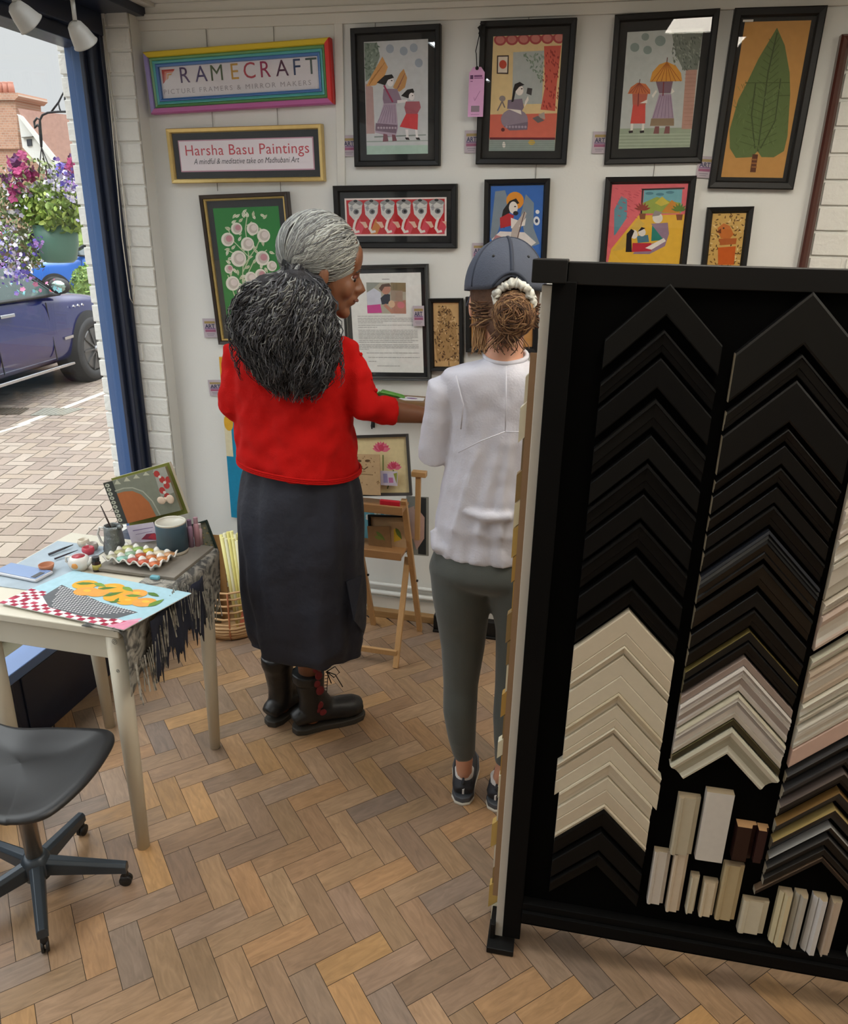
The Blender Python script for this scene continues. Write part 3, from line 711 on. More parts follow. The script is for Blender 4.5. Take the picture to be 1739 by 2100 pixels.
th, w_, h_, iw, ih, d = frame('name_sign', 'gold framed sign in red letters about paintings, below the rainbow sign', 'sign', [(342, 265), (662, 254), (666, 372), (357, 376)], .016, .028, m_gold, m_blackmat, lean=.02)
fc = MB(); aw, ah = iw-.052, ih-.055
fc.box((-aw/2-.004, -d-.001, -ah/2-.004), (aw/2+.004, -d+.002, ah/2+.004), col='c090a4'); fc.box((-aw/2, -d-.002, -ah/2), (aw/2, -d, ah/2), col='e6dee4')
put_text(fc, 'Harsha Basu Paintings', -aw*.455, ah*.02, .037, 'c0404e', y=-d-.0024, w=aw*.93, space=1.05)
put_text(fc, 'A mindful & meditative take on Madhubani Art', -aw*.40, -ah*.28, .020, '3c3a40', y=-d-.0024, w=aw*.80, shear=.3)
fc.build('printed_panel', m_print, th, fix=False)

# ---------------------------------------------------------------- paintings
BP = dict(m=m_black, mount=m_blackmat)
def hair(a, pts): a.poly('1d1a1c', *pts)
# women walking under leaves
th, w_, h_, iw, ih, d = frame('framed_painting', 'black framed painting of two women holding orange leaves in the rain', 'painting', [(722, 60), (907, 50), (900, 340), (727, 342)], .020, .028, lean=.022, **BP)
a = Art(iw-.048, ih-.04, [(158, 205), (602, 180), (598, 955), (165, 965)], y=-d-.001).bg('c2c5c7')
a.poly('a9c3b6', (165, 905), (598, 895), (598, 955), (165, 965)).poly('7f8a86', (220, 838), (585, 822), (585, 830), (220, 848)); a.poly('93a09a', (165, 872), (598, 862), (598, 868), (165, 880))
a.poly('7d8b80', (160, 210), (250, 208), (268, 300), (215, 430), (165, 470)); a.poly('b09390', (165, 480), (216, 505), (224, 820), (165, 822)).up()
a.scatter(60, (165, 215, 250, 420), lambda x, y: a.leaf(a.rr.choice(['5e6e62', '97a498', '6d7c70']), x, y, 26, 11, a.rr.uniform(0, 6)))
a.poly('cf9a60', (170, 500), (205, 430), (285, 300), (322, 370), (300, 425), (235, 492)).poly('bf8f5a', (355, 505), (405, 410), (432, 380), (455, 440), (440, 505), (400, 535)).up()
for k in range(5): a.line('a8763e', 4, (190, 490), (300-k*22, 340+k*26)); a.line('8c5a50', 4, (385, 515), (440-k*10, 410+k*22))
for x, y in ((338, 248), (433, 262), (503, 240), (537, 340)): a.ell('9ba4b2', x, y, 28, 30, 12)
a.poly('ad9aab', (290, 615), (376, 615), (388, 780), (368, 850), (225, 812)).up(); a.poly('7c6878', (232, 748), (384, 760), (374, 818), (228, 800)).up()
for k in range(7): a.line('8f7c90', 4, (300+k*11, 625), (245+k*21, 745)); a.ell('b5a4b0', 250+k*20, 780, 8, 8, 8)
a.poly('8e7a8c', (290, 515), (385, 515), (415, 590), (385, 612), (290, 615), (283, 580)).ell('e4e0e0', 338, 468, 24, 32).poly('e4e0e0', (385, 592), (455, 586), (455, 604), (385, 612)).up()
a.poly('1d1a1c', (243, 475), (300, 425), (350, 418), (364, 440), (322, 455), (302, 492)).line('9c3858', 12, (295, 495), (352, 602)).ell('222222', 348, 460, 6, 4)
a.poly('e4e0e0', (440, 790), (460, 790), (462, 850), (446, 850)).poly('e4e0e0', (508, 790), (524, 790), (530, 845), (514, 845)).poly('7a4c56', (285, 820), (312, 825), (320, 872), (280, 876)).poly('7a4c56', (345, 825), (368, 828), (380, 868), (348, 872))
a.poly('1d1a1c', (412, 562), (455, 520), (495, 512), (505, 535), (460, 578)).ell('e4e0e0', 486, 566, 20, 26).poly('a5606a', (445, 600), (540, 598), (550, 640), (524, 685), (446, 685), (434, 640)).poly('d04a4e', (446, 683), (530, 683), (526, 792), (400, 772)).up().ell('222222', 492, 560, 5, 3)
for x in (450, 525): a.poly('2a2426', (x-14, 845), (x+12, 845), (x+20, 862), (x-6, 860))
a.build('picture', th)

# woman with a phone by a red curtain
th2, w_, h_, iw, ih, d = frame('framed_painting', 'black framed painting of a seated woman with a phone beside a red curtain', 'painting', [(988, 45), (1185, 38), (1160, 337), (975, 337)], .020, .028, lean=.022, **BP)
a = Art(iw-.045, ih-.045, [(1043, 155), (1525, 138), (1465, 940), (1003, 942)], y=-d-.001).bg('d9c08e')
a.poly('cd6a58', (1005, 690), (1500, 680), (1470, 850), (1005, 850)).poly('93a09a', (1003, 862), (1470, 862), (1465, 942), (1003, 942)).poly('6a2630', (1010, 848), (1470, 848), (1470, 864), (1010, 864)).poly('aab0ae', (1180, 262), (1395, 250), (1378, 615), (1170, 620)).up()
a.scatter(75, (1240, 262, 1395, 470), lambda x, y: (x-1240) > (y-262)*.6 and a.leaf(a.rr.choice(['6f8272', '86988a', '7a8c76']), x, y, 26, 10, a.rr.uniform(.5, 2.5)))
a.poly('c65a4c', (1395, 220), (1515, 215), (1480, 500), (1470, 665), (1368, 655), (1400, 500)).up()
a.scatter(70, (1385, 240, 1500, 640), lambda x, y: a.leaf('8f2c2c', x, y, 22, 8, 1.4+a.rr.uniform(-.3, .3)))
for k in range(6): a.ell('a84848', 1090+k*82, 178-k*3, 44, 40, 14)
a.up()
for k in range(6): a.ell('c47a72', 1090+k*82, 178-k*3, 30, 27, 12)
a.poly('3a2c28', (1068, 285), (1150, 283), (1145, 412), (1064, 410)).up().poly('dcd0c0', (1076, 294), (1142, 292), (1137, 402), (1073, 402)).up().ell('bf4a34', 1108, 346, 26, 30)
a.poly('7d6f80', (1140, 590), (1240, 580), (1252, 640), (1235, 670), (1135, 650)).ell('8f8290', 1185, 725, 95, 75).poly('756878', (1110, 770), (1280, 740), (1275, 795), (1150, 800)).up()
for k in range(7): a.ell('a598a8', 1130+k*22, 775, 9, 9, 8)
a.ell('e4dcd4', 1222, 522, 28, 36).poly('e4dcd4', (1255, 640), (1285, 590), (1282, 560), (1260, 600)).poly('e4dcd4', (1140, 650), (1235, 690), (1230, 660)).up().poly('1d1a1c', (1180, 510), (1190, 480), (1225, 465), (1258, 485), (1220, 500), (1195, 530), (1180, 600), (1165, 605)).poly('3c3a3c', (1270, 545), (1278, 505), (1312, 510), (1305, 558)).ell('222222', 1238, 512, 6, 4)
a.poly('6a6668', (1310, 715), (1350, 698), (1395, 730), (1350, 748)).poly('a89c94', (1352, 690), (1395, 672), (1400, 722), (1365, 712)).line('7c7070', 9, (1090, 575), (1118, 640)).line('7c7070', 9, (1100, 600), (1068, 662)).ell('8c8280', 1102, 580, 22, 20).ell('c8a848', 1305, 882, 24, 18).ell('e8e4dc', 1110, 900, 11, 22).ell('5a2a2e', 1104, 795, 13, 13)
for k in range(5): a.line('7c8a86', 3, (1010, 876+k*14), (1465, 876+k*14))
a.build('picture', th2)

# umbrellas seen from behind (crop 4 coordinates)
th3, w_, h_, iw, ih, d = frame('framed_painting', 'black framed painting of two figures under orange umbrellas', 'painting', [(1262, 35), (1477, 17), (1438, 335), (1238, 335)], .020, .028, lean=.068, **BP)
a = Art(iw-.045, ih-.055, [(278, 205), (783, 190), (692, 990), (214, 1000)], y=-d-.001, ).bg('b4bab8')
a.poly('93a08c', (222, 862), (700, 858), (692, 990), (214, 1000)).poly('b0897c', (668, 470), (742, 468), (712, 868), (638, 868)).poly('747c74', (572, 198), (783, 190), (745, 470), (650, 470), (600, 360)).up()
a.scatter(130, (580, 205, 770, 460), lambda x, y: a.leaf(a.rr.choice(['565e58', '8f978c', '6a7268']), x, y, 24, 9, 1.2+a.rr.uniform(-.7, .7)))
for k in range(5): a.poly('a8b4a0', (218, 900+k*22), (697, 898+k*22), (696, 904+k*22), (218, 908+k*22))
for x, y, r in ((327, 310, 31), (398, 240, 26), (413, 330, 29), (498, 270, 36)): a.ell('84938f', x, y, r, r, 14)
for k in range(14): a.line('94705e', 2, (660-k*.5, 500+k*26), (735-k*1.5, 500+k*26))
a.poly('a08ca0', (490, 630), (570, 630), (590, 830), (430, 830), (445, 780)).poly('c85048', (315, 695), (398, 695), (396, 828), (296, 828)).up()
for k in range(6): a.line('867288', 4, (498+k*13, 640), (450+k*26, 790))
a.poly('8c7860', (436, 795), (588, 795), (588, 845), (428, 845)).poly('7a6270', (468, 545), (582, 545), (565, 625), (490, 625)).poly('b06050', (310, 620), (415, 620), (400, 700), (312, 700)).poly('dcd8d0', (575, 590), (592, 615), (570, 630)).poly('dcd8d0', (440, 640), (470, 600), (475, 615), (448, 655)).poly('dcd8d0', (360, 690), (412, 665), (408, 690)).up()
a.poly('cf9440', (428, 545), (445, 480), (490, 430), (542, 412), (600, 440), (635, 490), (642, 545)).poly('c07048', (278, 625), (300, 580), (345, 550), (400, 560), (430, 600), (430, 628)).up()
for k in range(7): a.line('a8642c', 5, (542, 415), (440+k*32, 545)); a.line('8e4434', 4, (358, 550), (290+k*22, 620))
a.line('6a4038', 6, (542, 412), (545, 385)).line('6a4038', 5, (358, 548), (362, 528)).line('7a3438', 7, (520, 550), (515, 640)).line('7a3438', 6, (352, 622), (348, 710))
for x in (300, 375): a.poly('dcd8d0', (x, 828), (x+16, 828), (x+12, 880), (x-4, 880)).poly('2a2426', (x-16, 878), (x+12, 874), (x+14, 890), (x-14, 894))
for x in (470, 540): a.poly('7c5050', (x-8, 848), (x+20, 848), (x+18, 898), (x-20, 898))
a.build('picture', th3)

# tall green leaf on kraft paper
th4, w_, h_, iw, ih, d = frame('framed_painting', 'tall black framed picture of a big green leaf tree on brown paper', 'painting', [(1508, 20), (1697, 12), (1624, 390), (1450, 385)], .024, .030, lean=.022, **BP)
a = Art(iw-.024, ih-.022, [(1062, 150), (1512, 135), (1310, 1180), (888, 1172)], y=-d-.001).bg('b98a4e')
a.l = 1
a.poly('5c6e42', (1278, 185), (1330, 300), (1362, 480), (1365, 620), (1345, 900), (1320, 1000), (1250, 1042), (1165, 1040), (1140, 1000), (1100, 1040), (990, 1045), (950, 980), (950, 860), (1010, 660), (1070, 550), (1150, 390)).up()
a.line('3f4c2c', 9, (1278, 220), (1215, 480), (1140, 1000)).line('3f4c2c', 9, (1130, 550), (1100, 760), (1120, 980)).line('3f4c2c', 8, (1300, 520), (1260, 800), (1160, 980))
for k in range(16):
    y = 260+k*45; x = 1270-(y-220)*.17
    a.line('46552f', 4, (x, y+40), (x-40-k*6, y)).line('46552f', 4, (x, y+40), (x+30+k*6, y-10))
a.scatter(80, (980, 560, 1340, 1020), lambda x, y: a.line(a.rr.choice(['4c5c34', '6e8050']), 3, (x, y), (x+a.rr.uniform(-26, 26), y-28)))
a.line('46552f', 6, (1060, 548), (1360, 545)).line('46552f', 5, (1270, 632), (1362, 630))
a.poly('5a3424', (1105, 1020), (1142, 1022), (1124, 1142), (1086, 1140)).up()
for y in (1050, 1075, 1100): a.poly('8e6038', (1098, y), (1135, y+2), (1132, y+12), (1096, y+10))
a.build('picture', th4)
MB().box((-iw/2+.005, -.019, ih/2-.012), (-iw/2+.035, -.0185, ih/2-.006)).build('sticker', mat('white_sticker', (200, 200, 196), .5, var=0), th4)

# elephants (crop 5 coordinates)
th5, w_, h_, iw, ih, d = frame('framed_painting', 'wide black framed painting of a row of elephants on red', 'painting', [(685, 380), (940, 378), (935, 508), (690, 510)], .022, .028, lean=.02, **BP)
a = Art(iw-.034, ih-.042, [(940, 92), (1615, 92), (1606, 362), (955, 362)], y=-d-.001).bg('e0d4d0'); a.poly('b3262c', (952, 105), (1603, 103), (1595, 350), (965, 350)).up()
for k in range(6):
    x = 1015+k*107; a.poly('c07a3c' if k == 1 else 'cc4a58', (x+30, 240), (x+60, 300), (x+40, 348), (x-10, 348)); a.ell('8a8c8c', x, 135, 50, 30, 16)
a.up()
for k in range(6):
    x = 1015+k*107
    a.poly('c9c9c6', (x-48, 130), (x-20, 145), (x, 128), (x+30, 145), (x+45, 135), (x+42, 200), (x+20, 242), (x-8, 250), (x-40, 210)).line('dcd8d2', 16, (x+8, 240), (x-4, 275), (x-10, 310), (x+4, 335), (x+24, 330)).poly('d8b4a0', (x+30, 262), (x+70, 262), (x+85, 300), (x+66, 308), (x+50, 282))
    a.ell('2a2a2c', x, 112, 14, 10, 10)
a.up()
for k in range(6):
    x = 1015+k*107; a.ell('6a6c70', x+6, 190, 19, 19, 14); a.ell('9a9ca0', x-26, 165, 10, 22, 10)
    a.line('5a5c60', 2, (x-44, 160), (x-5, 170), (x+40, 162)); a.up().ell('2c2c30', x+8, 190, 10, 11, 10); a.l -= 1
a.build('picture', th5)

# green blossom tree
th6, w_, h_, iw, ih, d = frame('framed_painting', 'dark framed painting of a white blossoming tree on bright green', 'painting', [(417, 398), (600, 395), (612, 705), (445, 708)], .016, .030, mat('dark_walnut', (44, 34, 28), .4), m_blackmat, lean=.03, liner=(.007, m_gold))
a = Art(iw-.045, ih-.05, [(108, 148), (568, 148), (600, 1010), (175, 1010)], y=-d-.001).bg('1e7a2e')
for pts in ([(290, 1000), (292, 640), (300, 560), (400, 430), (440, 350)], [(296, 600), (350, 500), (240, 380), (210, 300)], [(292, 680), (380, 520), (470, 450)], [(292, 850), (230, 760), (190, 620)], [(300, 560), (260, 480), (190, 440)], [(345, 500), (330, 300), (350, 200)]): a.line('b9c8a0', 7, *pts)
a.up()
rl = random.Random(4)
for k in range(120):
    y = rl.uniform(185, 990); wd = 150*math.sin(math.pi*min(1, (y-120)/620))**.5 if y < 740 else 90; x = 335-(y-500)*.06+rl.uniform(-1, 1)*wd
    a.leaf(rl.choice(['d8dcc0', 'c9cfae', 'e2e4cf']), x, y, 42, 20, rl.uniform(0, 6.28), '7c9060')
a.up()
for k, (x, y, r) in enumerate([(270, 295, 40), (382, 300, 42), (455, 350, 45), (203, 370, 46), (340, 405, 46), (272, 505, 54), (438, 505, 48), (222, 675, 48), (350, 640, 42), (200, 575, 30), (290, 750, 40), (240, 850, 40), (420, 620, 40), (500, 560, 34), (330, 860, 42), (250, 930, 34)]):
    a.ell('e3e0d4', x, y, r, r*1.05, 20); a.up().ell('c4bab0', x+4, y, r*.72, r*.78, 16).up().ell('dcd2cc' if k % 3 else 'c08890', x+10, y-6, r*.5, r*.5, 14); a.l -= 2
a.build('picture', th6)

# typed biography
th7, w_, h_, iw, ih, d = frame('framed_document', 'framed typed page with a photo of a woman painting at its top', 'document', [(700, 545), (888, 541), (875, 780), (715, 778)], .010, .024, mat('charcoal_frame', (52, 54, 54), .4), m_blackmat, lean=.0, liner=(.004, mat('silver_slip', (150, 150, 146), .3, .8)))
a = Art(iw-.030, ih-.032, [(380-30, 160), (1220, 165), (1155, 1388), (330, 1375)], y=-d-.001).bg('dedfdb')
a.poly('a9a494', (552, 272), (1030, 288), (1005, 668), (538, 655)).line('8a8c8a', 8, (748, 237), (835, 238)).up()
a.poly('8c9088', (552, 272), (720, 278), (600, 370), (550, 400)).poly('c5c8d4', (545, 400), (640, 345), (720, 400), (725, 540), (545, 560)).poly('8a7a5c', (850, 280), (1030, 288), (1022, 400), (840, 380)).poly('30323c', (710, 470), (780, 410), (830, 430), (820, 540), (720, 550)).poly('c23c8c', (540, 555), (700, 545), (715, 650), (538, 655)).poly('b08070', (830, 520), (1010, 500), (1005, 668), (840, 660)).poly('9c8a7a', (840, 375), (985, 385), (975, 520), (835, 500)).up()
a.ell('b5806c', 785, 365, 55, 62, 16, .5).poly('5c4438', (700, 350), (740, 300), (830, 290), (850, 330), (770, 330), (730, 390)).line('b5806c', 40, (760, 560), (840, 645)).ell('d0b090', 840, 545, 40, 45).ell('c87a80', 950, 560, 45, 42)
for y in (300, 320, 340): a.line('6c6048', 6, (880+y-300, 300), (875+y-300, 370))
def para(y0, y1, last=1.0, x0=415, x1=1120):
    n = max(1, int((y1-y0)/17))
    for k in range(n):
        y = y0+k*(y1-y0)/n; e = x1 if k < n-1 else x0+(x1-x0)*last
        x = x0-(y-680)*.02
        while x < e:
            wv = a.rr.uniform(18, 62); a.line('9c9d9b', 6.5, (x, y+(x-400)*.012), (min(x+wv, e), y+(min(x+wv, e)-400)*.012)); x += wv+9
para(688, 705, .78, x1=1000); para(715, 790, .45, x1=1080); para(800, 850, .32); para(862, 985, .9); para(990, 1030, .9); para(1040, 1115, .15); para(1140, 1165, 1, 500); para(1195, 1215, 1, 520); para(1243, 1275, .13, 520); para(1298, 1312, 1, 620, 880)
a.build('page', th7)

# small tree print on kraft, blue sitar, family, bird
th8, w_, h_, iw, ih, d = frame('framed_print', 'narrow black framed brown print of a dense leafy tree beside the typed page', 'print', [(883, 612), (955, 612), (945, 760), (880, 760)], .014, .026, mount=m_blackmat, m=m_black)
a = Art(iw-.004, ih-.004, [(1320, 550), (1635, 550), (1590, 1260), (1290, 1260)], y=-d-.001).bg('c2a070'); a.line('54402a', 9, (1465, 1250), (1470, 900), (1465, 640)).poly('a58458', (1380, 620), (1470, 580), (1540, 640), (1580, 800), (1590, 1100), (1540, 1200), (1330, 1200), (1310, 1050), (1350, 800)).up()
for k in range(190):
    y = rl.uniform(590, 1210); wd = 40+110*min(1, (y-560)/260); x = 1460+rl.uniform(-1, 1)*wd; a.leaf(rl.choice(['5e4a32', '4c3a26', '8c7048', 'd0b084']), x, y, 34, 15, rl.uniform(0, 6.28))
a.build('picture', th8)
th9, w_, h_, iw, ih, d = frame('framed_painting', 'black framed blue painting of a woman playing a sitar behind the denim cap', 'painting', [(996, 368), (1132, 366), (1116, 560), (990, 560)], .018, .028, lean=.02, **BP)
a = Art(iw-.006, ih-.006, [(110, 70), (352, 70), (325, 430), (100, 430)], y=-d-.001).bg('3468b4')
a.poly('7c8a96', (130, 95), (175, 90), (200, 170), (150, 250), (120, 330), (105, 300)).poly('7c8a96', (270, 110), (305, 150), (300, 260), (325, 330), (270, 350), (245, 200)).ell('d98e2c', 220, 138, 40, 40).up()
a.poly('1d1a1c', (150, 250), (165, 180), (195, 140), (225, 128), (240, 150), (215, 160), (190, 200), (170, 262)).poly('b02830', (150, 215), (190, 195), (215, 205), (200, 250), (152, 262)).poly('dcd6d2', (112, 310), (150, 275), (260, 280), (310, 325), (270, 352), (130, 352)).poly('b07a80', (108, 330), (160, 300), (130, 290)).up()
a.ell('e2dcd6', 212, 170, 20, 28).poly('e2dcd6', (200, 215), (240, 230), (232, 260), (200, 262)).poly('b8aca4', (205, 262), (262, 186), (272, 196), (235, 280), (232, 330), (208, 345), (192, 325)).poly('e2dcd6', (235, 255), (268, 215), (262, 250)).up().ell('222222', 220, 165, 5, 3).ell('1d1a1c', 222, 195, 12, 10).line('5a4038', 4, (222, 325), (262, 190)).ell('dfe2e4', 315, 230, 14, 20).ell('dfe2e4', 320, 190, 9, 9).up().ell('28406c', 315, 230, 7, 9)
a.build('picture', th9)
th10, w_, h_, iw, ih, d = frame('framed_painting', 'black framed pink and yellow painting of a family near a window', 'painting', [(1240, 362), (1426, 362), (1405, 580), (1228, 580)], .020, .028, lean=.02, **BP)
a = Art(iw-.006, ih-.006, [(648, 58), (1008, 58), (955, 510), (600, 510)], y=-d-.001).bg('d2646c')
a.poly('d8ac3c', (635, 375), (770, 210), (990, 205), (955, 510), (600, 510)).poly('6fa4ae', (800, 85), (980, 85), (972, 200), (790, 200)).poly('5c8c98', (650, 310), (655, 180), (690, 115), (718, 130), (715, 220), (660, 300)).up()
a.scatter(40, (660, 70, 780, 220), lambda x, y: a.line('b84c58', 3, (x, y), (x+12, y+5)))
a.poly('8fa04c', (790, 150), (860, 120), (920, 140), (972, 150), (970, 200), (788, 200)).poly('c08034', (880, 195), (930, 135), (968, 165), (966, 200)).poly('c0b048', (850, 150), (885, 118), (920, 150), (880, 165)).poly('3c3234', (785, 80), (990, 76), (990, 84), (795, 88)).poly('3c3234', (790, 84), (798, 84), (788, 204), (780, 204)).poly('caa84c', (640, 385), (770, 225), (800, 250), (690, 380))
for x, y in ((825, 103), (875, 108), (922, 99)): a.ell('4f7f8c', x, y, 20, 7, 10)
a.up().poly('2e7c70', (835, 260), (880, 250), (895, 270), (890, 330), (830, 335)).poly('8c7488', (830, 250), (910, 245), (915, 300), (895, 360), (820, 400), (740, 400), (760, 370), (890, 330)).poly('4a7080', (760, 310), (815, 305), (820, 340), (765, 345)).poly('b02c3c', (740, 345), (830, 345), (830, 385), (735, 390)).up()
a.ell('d6d0c8', 862, 222, 24, 26).ell('d6d0c8', 786, 292, 18, 20).ell('dcd6ce', 748, 302, 18, 22).poly('8c8484', (835, 215), (850, 185), (885, 195), (870, 210)).poly('221c1e', (765, 290), (785, 266), (804, 272), (780, 284)).poly('221c1e', (712, 300), (735, 275), (750, 285), (735, 320), (735, 390), (705, 390)).poly('dcd6ce', (800, 370), (890, 320), (900, 335), (830, 378))
for x, y in ((790, 160), (965, 165)): 
    for k in range(7): a.leaf('5c7c3c' if x > 900 else '8c3c34', x, y+25, 42, 12, math.pi+.3+k*.42, None)
    a.poly('7c4c30', (x-16, y+40), (x+16, y+40), (x+12, y+68), (x-12, y+68))
a.build('picture', th10)
th11, w_, h_, iw, ih, d = frame('framed_print', 'smallest black framed print of an orange bird in a leafy tree', 'print', [(1450, 425), (1543, 423), (1528, 580), (1434, 580)], .017, .028, lean=.02, **BP)
a = Art(iw-.006, ih-.006, [(1125, 205), (1262, 205), (1235, 495), (1100, 495)], y=-d-.001).bg('c4a05c')
a.scatter(150, (1110, 210, 1258, 480), lambda x, y: a.leaf(a.rr.choice(['6a4a24', '8c7038', 'd8c08c', '5c4422']), x, y, 15, 6, a.rr.uniform(0, 6)))
a.up().poly('b86a30', (1145, 270), (1170, 250), (1195, 262), (1212, 300), (1195, 322), (1160, 318), (1150, 295)).poly('a85c2c', (1150, 320), (1225, 318), (1222, 345), (1158, 350)).poly('bc5a20', (1148, 360), (1222, 355), (1215, 440), (1150, 440)).up().poly('6a3a1c', (1140, 290), (1160, 272), (1160, 296)).ell('3c2414', 1170, 272, 4, 4)
a.build('picture', th11)
th12, w_, h_, iw, ih, d = frame('framed_print', 'dark framed ochre print hidden behind the denim cap and white stand edge', 'print', [(958, 608), (1108, 608), (1100, 722), (954, 722)], .020, .026, m_black, mat('ochre_board', (190, 138, 76), .8))
# tall mahogany frame round a piece of white painted brick
c0 = P(1711, 75, 1, WY); c1 = P(1640, 560, 1, WY)
xl = (c0.x+c1.x)/2; tm = thing('mahogany_frame', 'tall thin dark red wooden frame round a white brick panel at the right edge', 'frame', (xl+.45, WY-.002, (c0.z+.9)/2))
hz = c0.z-.9; mb = MB(); ring(mb, .9, hz, [(0, 0), (0, .028), (.006, .036), (.018, .032), (.028, .022), (.03, 0)]); mb.build('moulding', mat('mahogany', (74, 34, 24), .3, var=.2, scale=6, coat=.4), tm)
b = MB(); b.box((-.42, -.006, -hz/2+.03), (.42, -.001, hz/2-.03)); z = -hz/2+.03; k = 0
while z < hz/2-.08:
    x = -.42-(.11 if k % 2 else 0)
    while x < .42:
        b.box((max(-.42, x)+.004, -.016, z+.004), (min(.42, x+.215)-.004, -.005, z+.071)); x += .222
    z += .0765; k += 1
b.build('brick_panel', m_wbrick, tm, bevel=.004)

# art trail cards
cards = [((701, 278), (725, 277), (725, 321), (701, 321), 'small ART card on the left of the two women with leaves painting'),
 ((952, 268), (976, 267), (976, 314), (951, 314), 'small ART card on the left of the painting of the woman with a phone'),
 ((1215, 270), (1240, 270), (1237, 315), (1212, 315), 'small ART card on the left of the umbrella painting'),
 ((1430, 320), (1456, 321), (1452, 366), (1425, 364), 'small ART card below left of the tall leaf picture'),
 ((968, 498), (992, 498), (990, 538), (966, 538), 'small ART card on the left of the blue sitar painting'),
 ((416, 653), (440, 653), (442, 692), (418, 692), 'small ART card at the lower left of the green tree painting'),
 ((427, 779), (452, 779), (454, 811), (429, 811), 'small ART card beside the red sleeve at the left, lowest of all'),
 ((851, 626), (874, 626), (872, 667), (849, 667), 'small ART card between the typed page and the narrow tree print')]
for k, (p1, p2, p3, p4, lab) in enumerate(cards):
    c, w_, h_, t = wallrect([p1, p2, p3, p4], WY-.003); w_ *= 1.15 if k != 7 else 1
    yy = WY-.006 if k != 7 else WY-.028
    mb = MB(); mb.box((-w_/2, 0, -h_/2), (w_/2, .003, h_/2), col='b3a8b0')
    def rc(x0, x1, z0, z1, cc_, l): mb.add([(-w_/2+w_*x0, -.0004*l, -h_/2+h_*z0), (-w_/2+w_*x1, -.0004*l, -h_/2+h_*z0), (-w_/2+w_*x1, -.0004*l, -h_/2+h_*z1), (-w_/2+w_*x0, -.0004*l, -h_/2+h_*z1)], [(0, 1, 2, 3)], cc_)
    rc(.12, .9, .74, .86, '9a8658', 1); rc(.12, .9, .30, .42, '945874', 1); rc(.12, .9, .44, .50, '8a6a90', 1)
    put_text(mb, 'ART', -w_/2+w_*.14, -h_/2+h_*.50, h_*.22, '3c3c5a', y=-.0012, w=w_*.72, bold=.02)
    rc(.2, .8, .18, .22, '8c8490', 1); rc(.25, .7, .10, .13, '8c8490', 1)
    o = mb.build('art_card', m_print, None, fix=False, loc=(c.x+(.006 if k != 7 else 0), yy, c.z)); o.rotation_euler[1] = -t
    tag(o, lab, 'card', 'art trail cards')

# pink price tag on a black tassel
tc0, tw, thh, t_ = wallrect([(963, 140), (996, 136), (990, 240), (960, 240)], WY-.035)
pt = thing('price_tag', 'pink paper tag hanging from a black cord on the curtain painting', 'tag', (tc0.x, WY-.040, tc0.z))
mb = MB(); W2, H2 = tw/2, thh/2
mb.prism([(-W2, -H2), (W2, -H2), (W2, H2*.78), (W2*.5, H2), (-W2*.5, H2), (-W2, H2*.78)], .0008, RX(math.pi/2), col='d6a2cc')
def rq(x0, x1, z0, z1, cc_): mb.add([(W2*x0, -.0013, H2*z0), (W2*x1, -.0013, H2*z0), (W2*x1, -.0013, H2*z1), (W2*x0, -.0013, H2*z1)], [(0, 1, 2, 3)], cc_)
rq(-.85, -.45, .52, .68, '5a3058'); rq(-.35, .7, .60, .68, '7c4a78'); rq(-.35, .8, .54, .575, '7c4a78'); rq(-.8, -.5, .42, .45, '7c4a78'); rq(-.6, .5, -.80, -.55, '8c7a88'); rq(-.6, .5, -.92, -.895, 'b080a8')
for p, q_ in (((-.3, -.22), (-.15, -.34)), ((-.15, -.34), (.5, .05))): mb.bar((W2*p[0], -.0015, H2*p[1]), (W2*q_[0], -.0015, H2*q_[1]), .0008, .0006, col='6a3868')
mb.build('paper', m_print, pt, fix=False)
m_cord = mat('black_cord', (20, 20, 22), .8)
top = P(990, 48, 1, WY-.045)-Vector(pt.location)
MB().tube([(0, -.003, H2*.9), (-.004, -.004, H2*1.5), (-.006, -.006, top.z*.6), (.004, -.004, top.z*.85), top], .0016, 6).build('cord', m_cord, pt, smooth=True)
MB().ell((0, -.003, H2*.95), (.006, .004, .006), 10).build('knot', m_cord, pt, smooth=True)
b = MB()
for k in range(9): b.tube([top+Vector((.004, -.002, .003)), top+Vector((-.006-k*.0012, -.004, -.012)), top+Vector((-.012+k*.002, -.004-.001*(k % 3), -.030-.004*(k % 4)))], .0012, 5)
b.ell(top, (.010, .006, .005), 8); b.build('tassel', m_cord, pt, smooth=True)

# hanging wires
def wirel(x, z0, z1, lab):
    o = MB().tube([(x, WY-.004, z0), (x, WY-.004, z1)], .0012, 6).build('hanging_wire', mat('steel_wire', (120, 118, 112), .4, .5), None); tag(o, lab, 'wire', 'picture hanging wires')
for px, py, z1, lab in ((423, 56, 1.72, 'thin steel wire above the rainbow sign, nearer the window'), (561, 46, 1.72, 'thin steel wire above the rainbow sign, further from the window'), (770, 40, 2.2, 'thin steel wire above the two women with leaves painting'), (1085, 32, 2.2, 'thin steel wire above the painting of the woman with a phone')):
    p = P(px, py, 1, WY); wirel(p.x, p.z, z1, lab)
for px, py, z0, z1, lab in ((1100, 340, 1.83, 1.76, 'thin steel wire above the blue sitar painting'), (1342, 340, 1.83, 1.77, 'thin steel wire above the family painting')):
    p = P(px, py, 1, WY); wirel(p.x, z0, z1, lab)

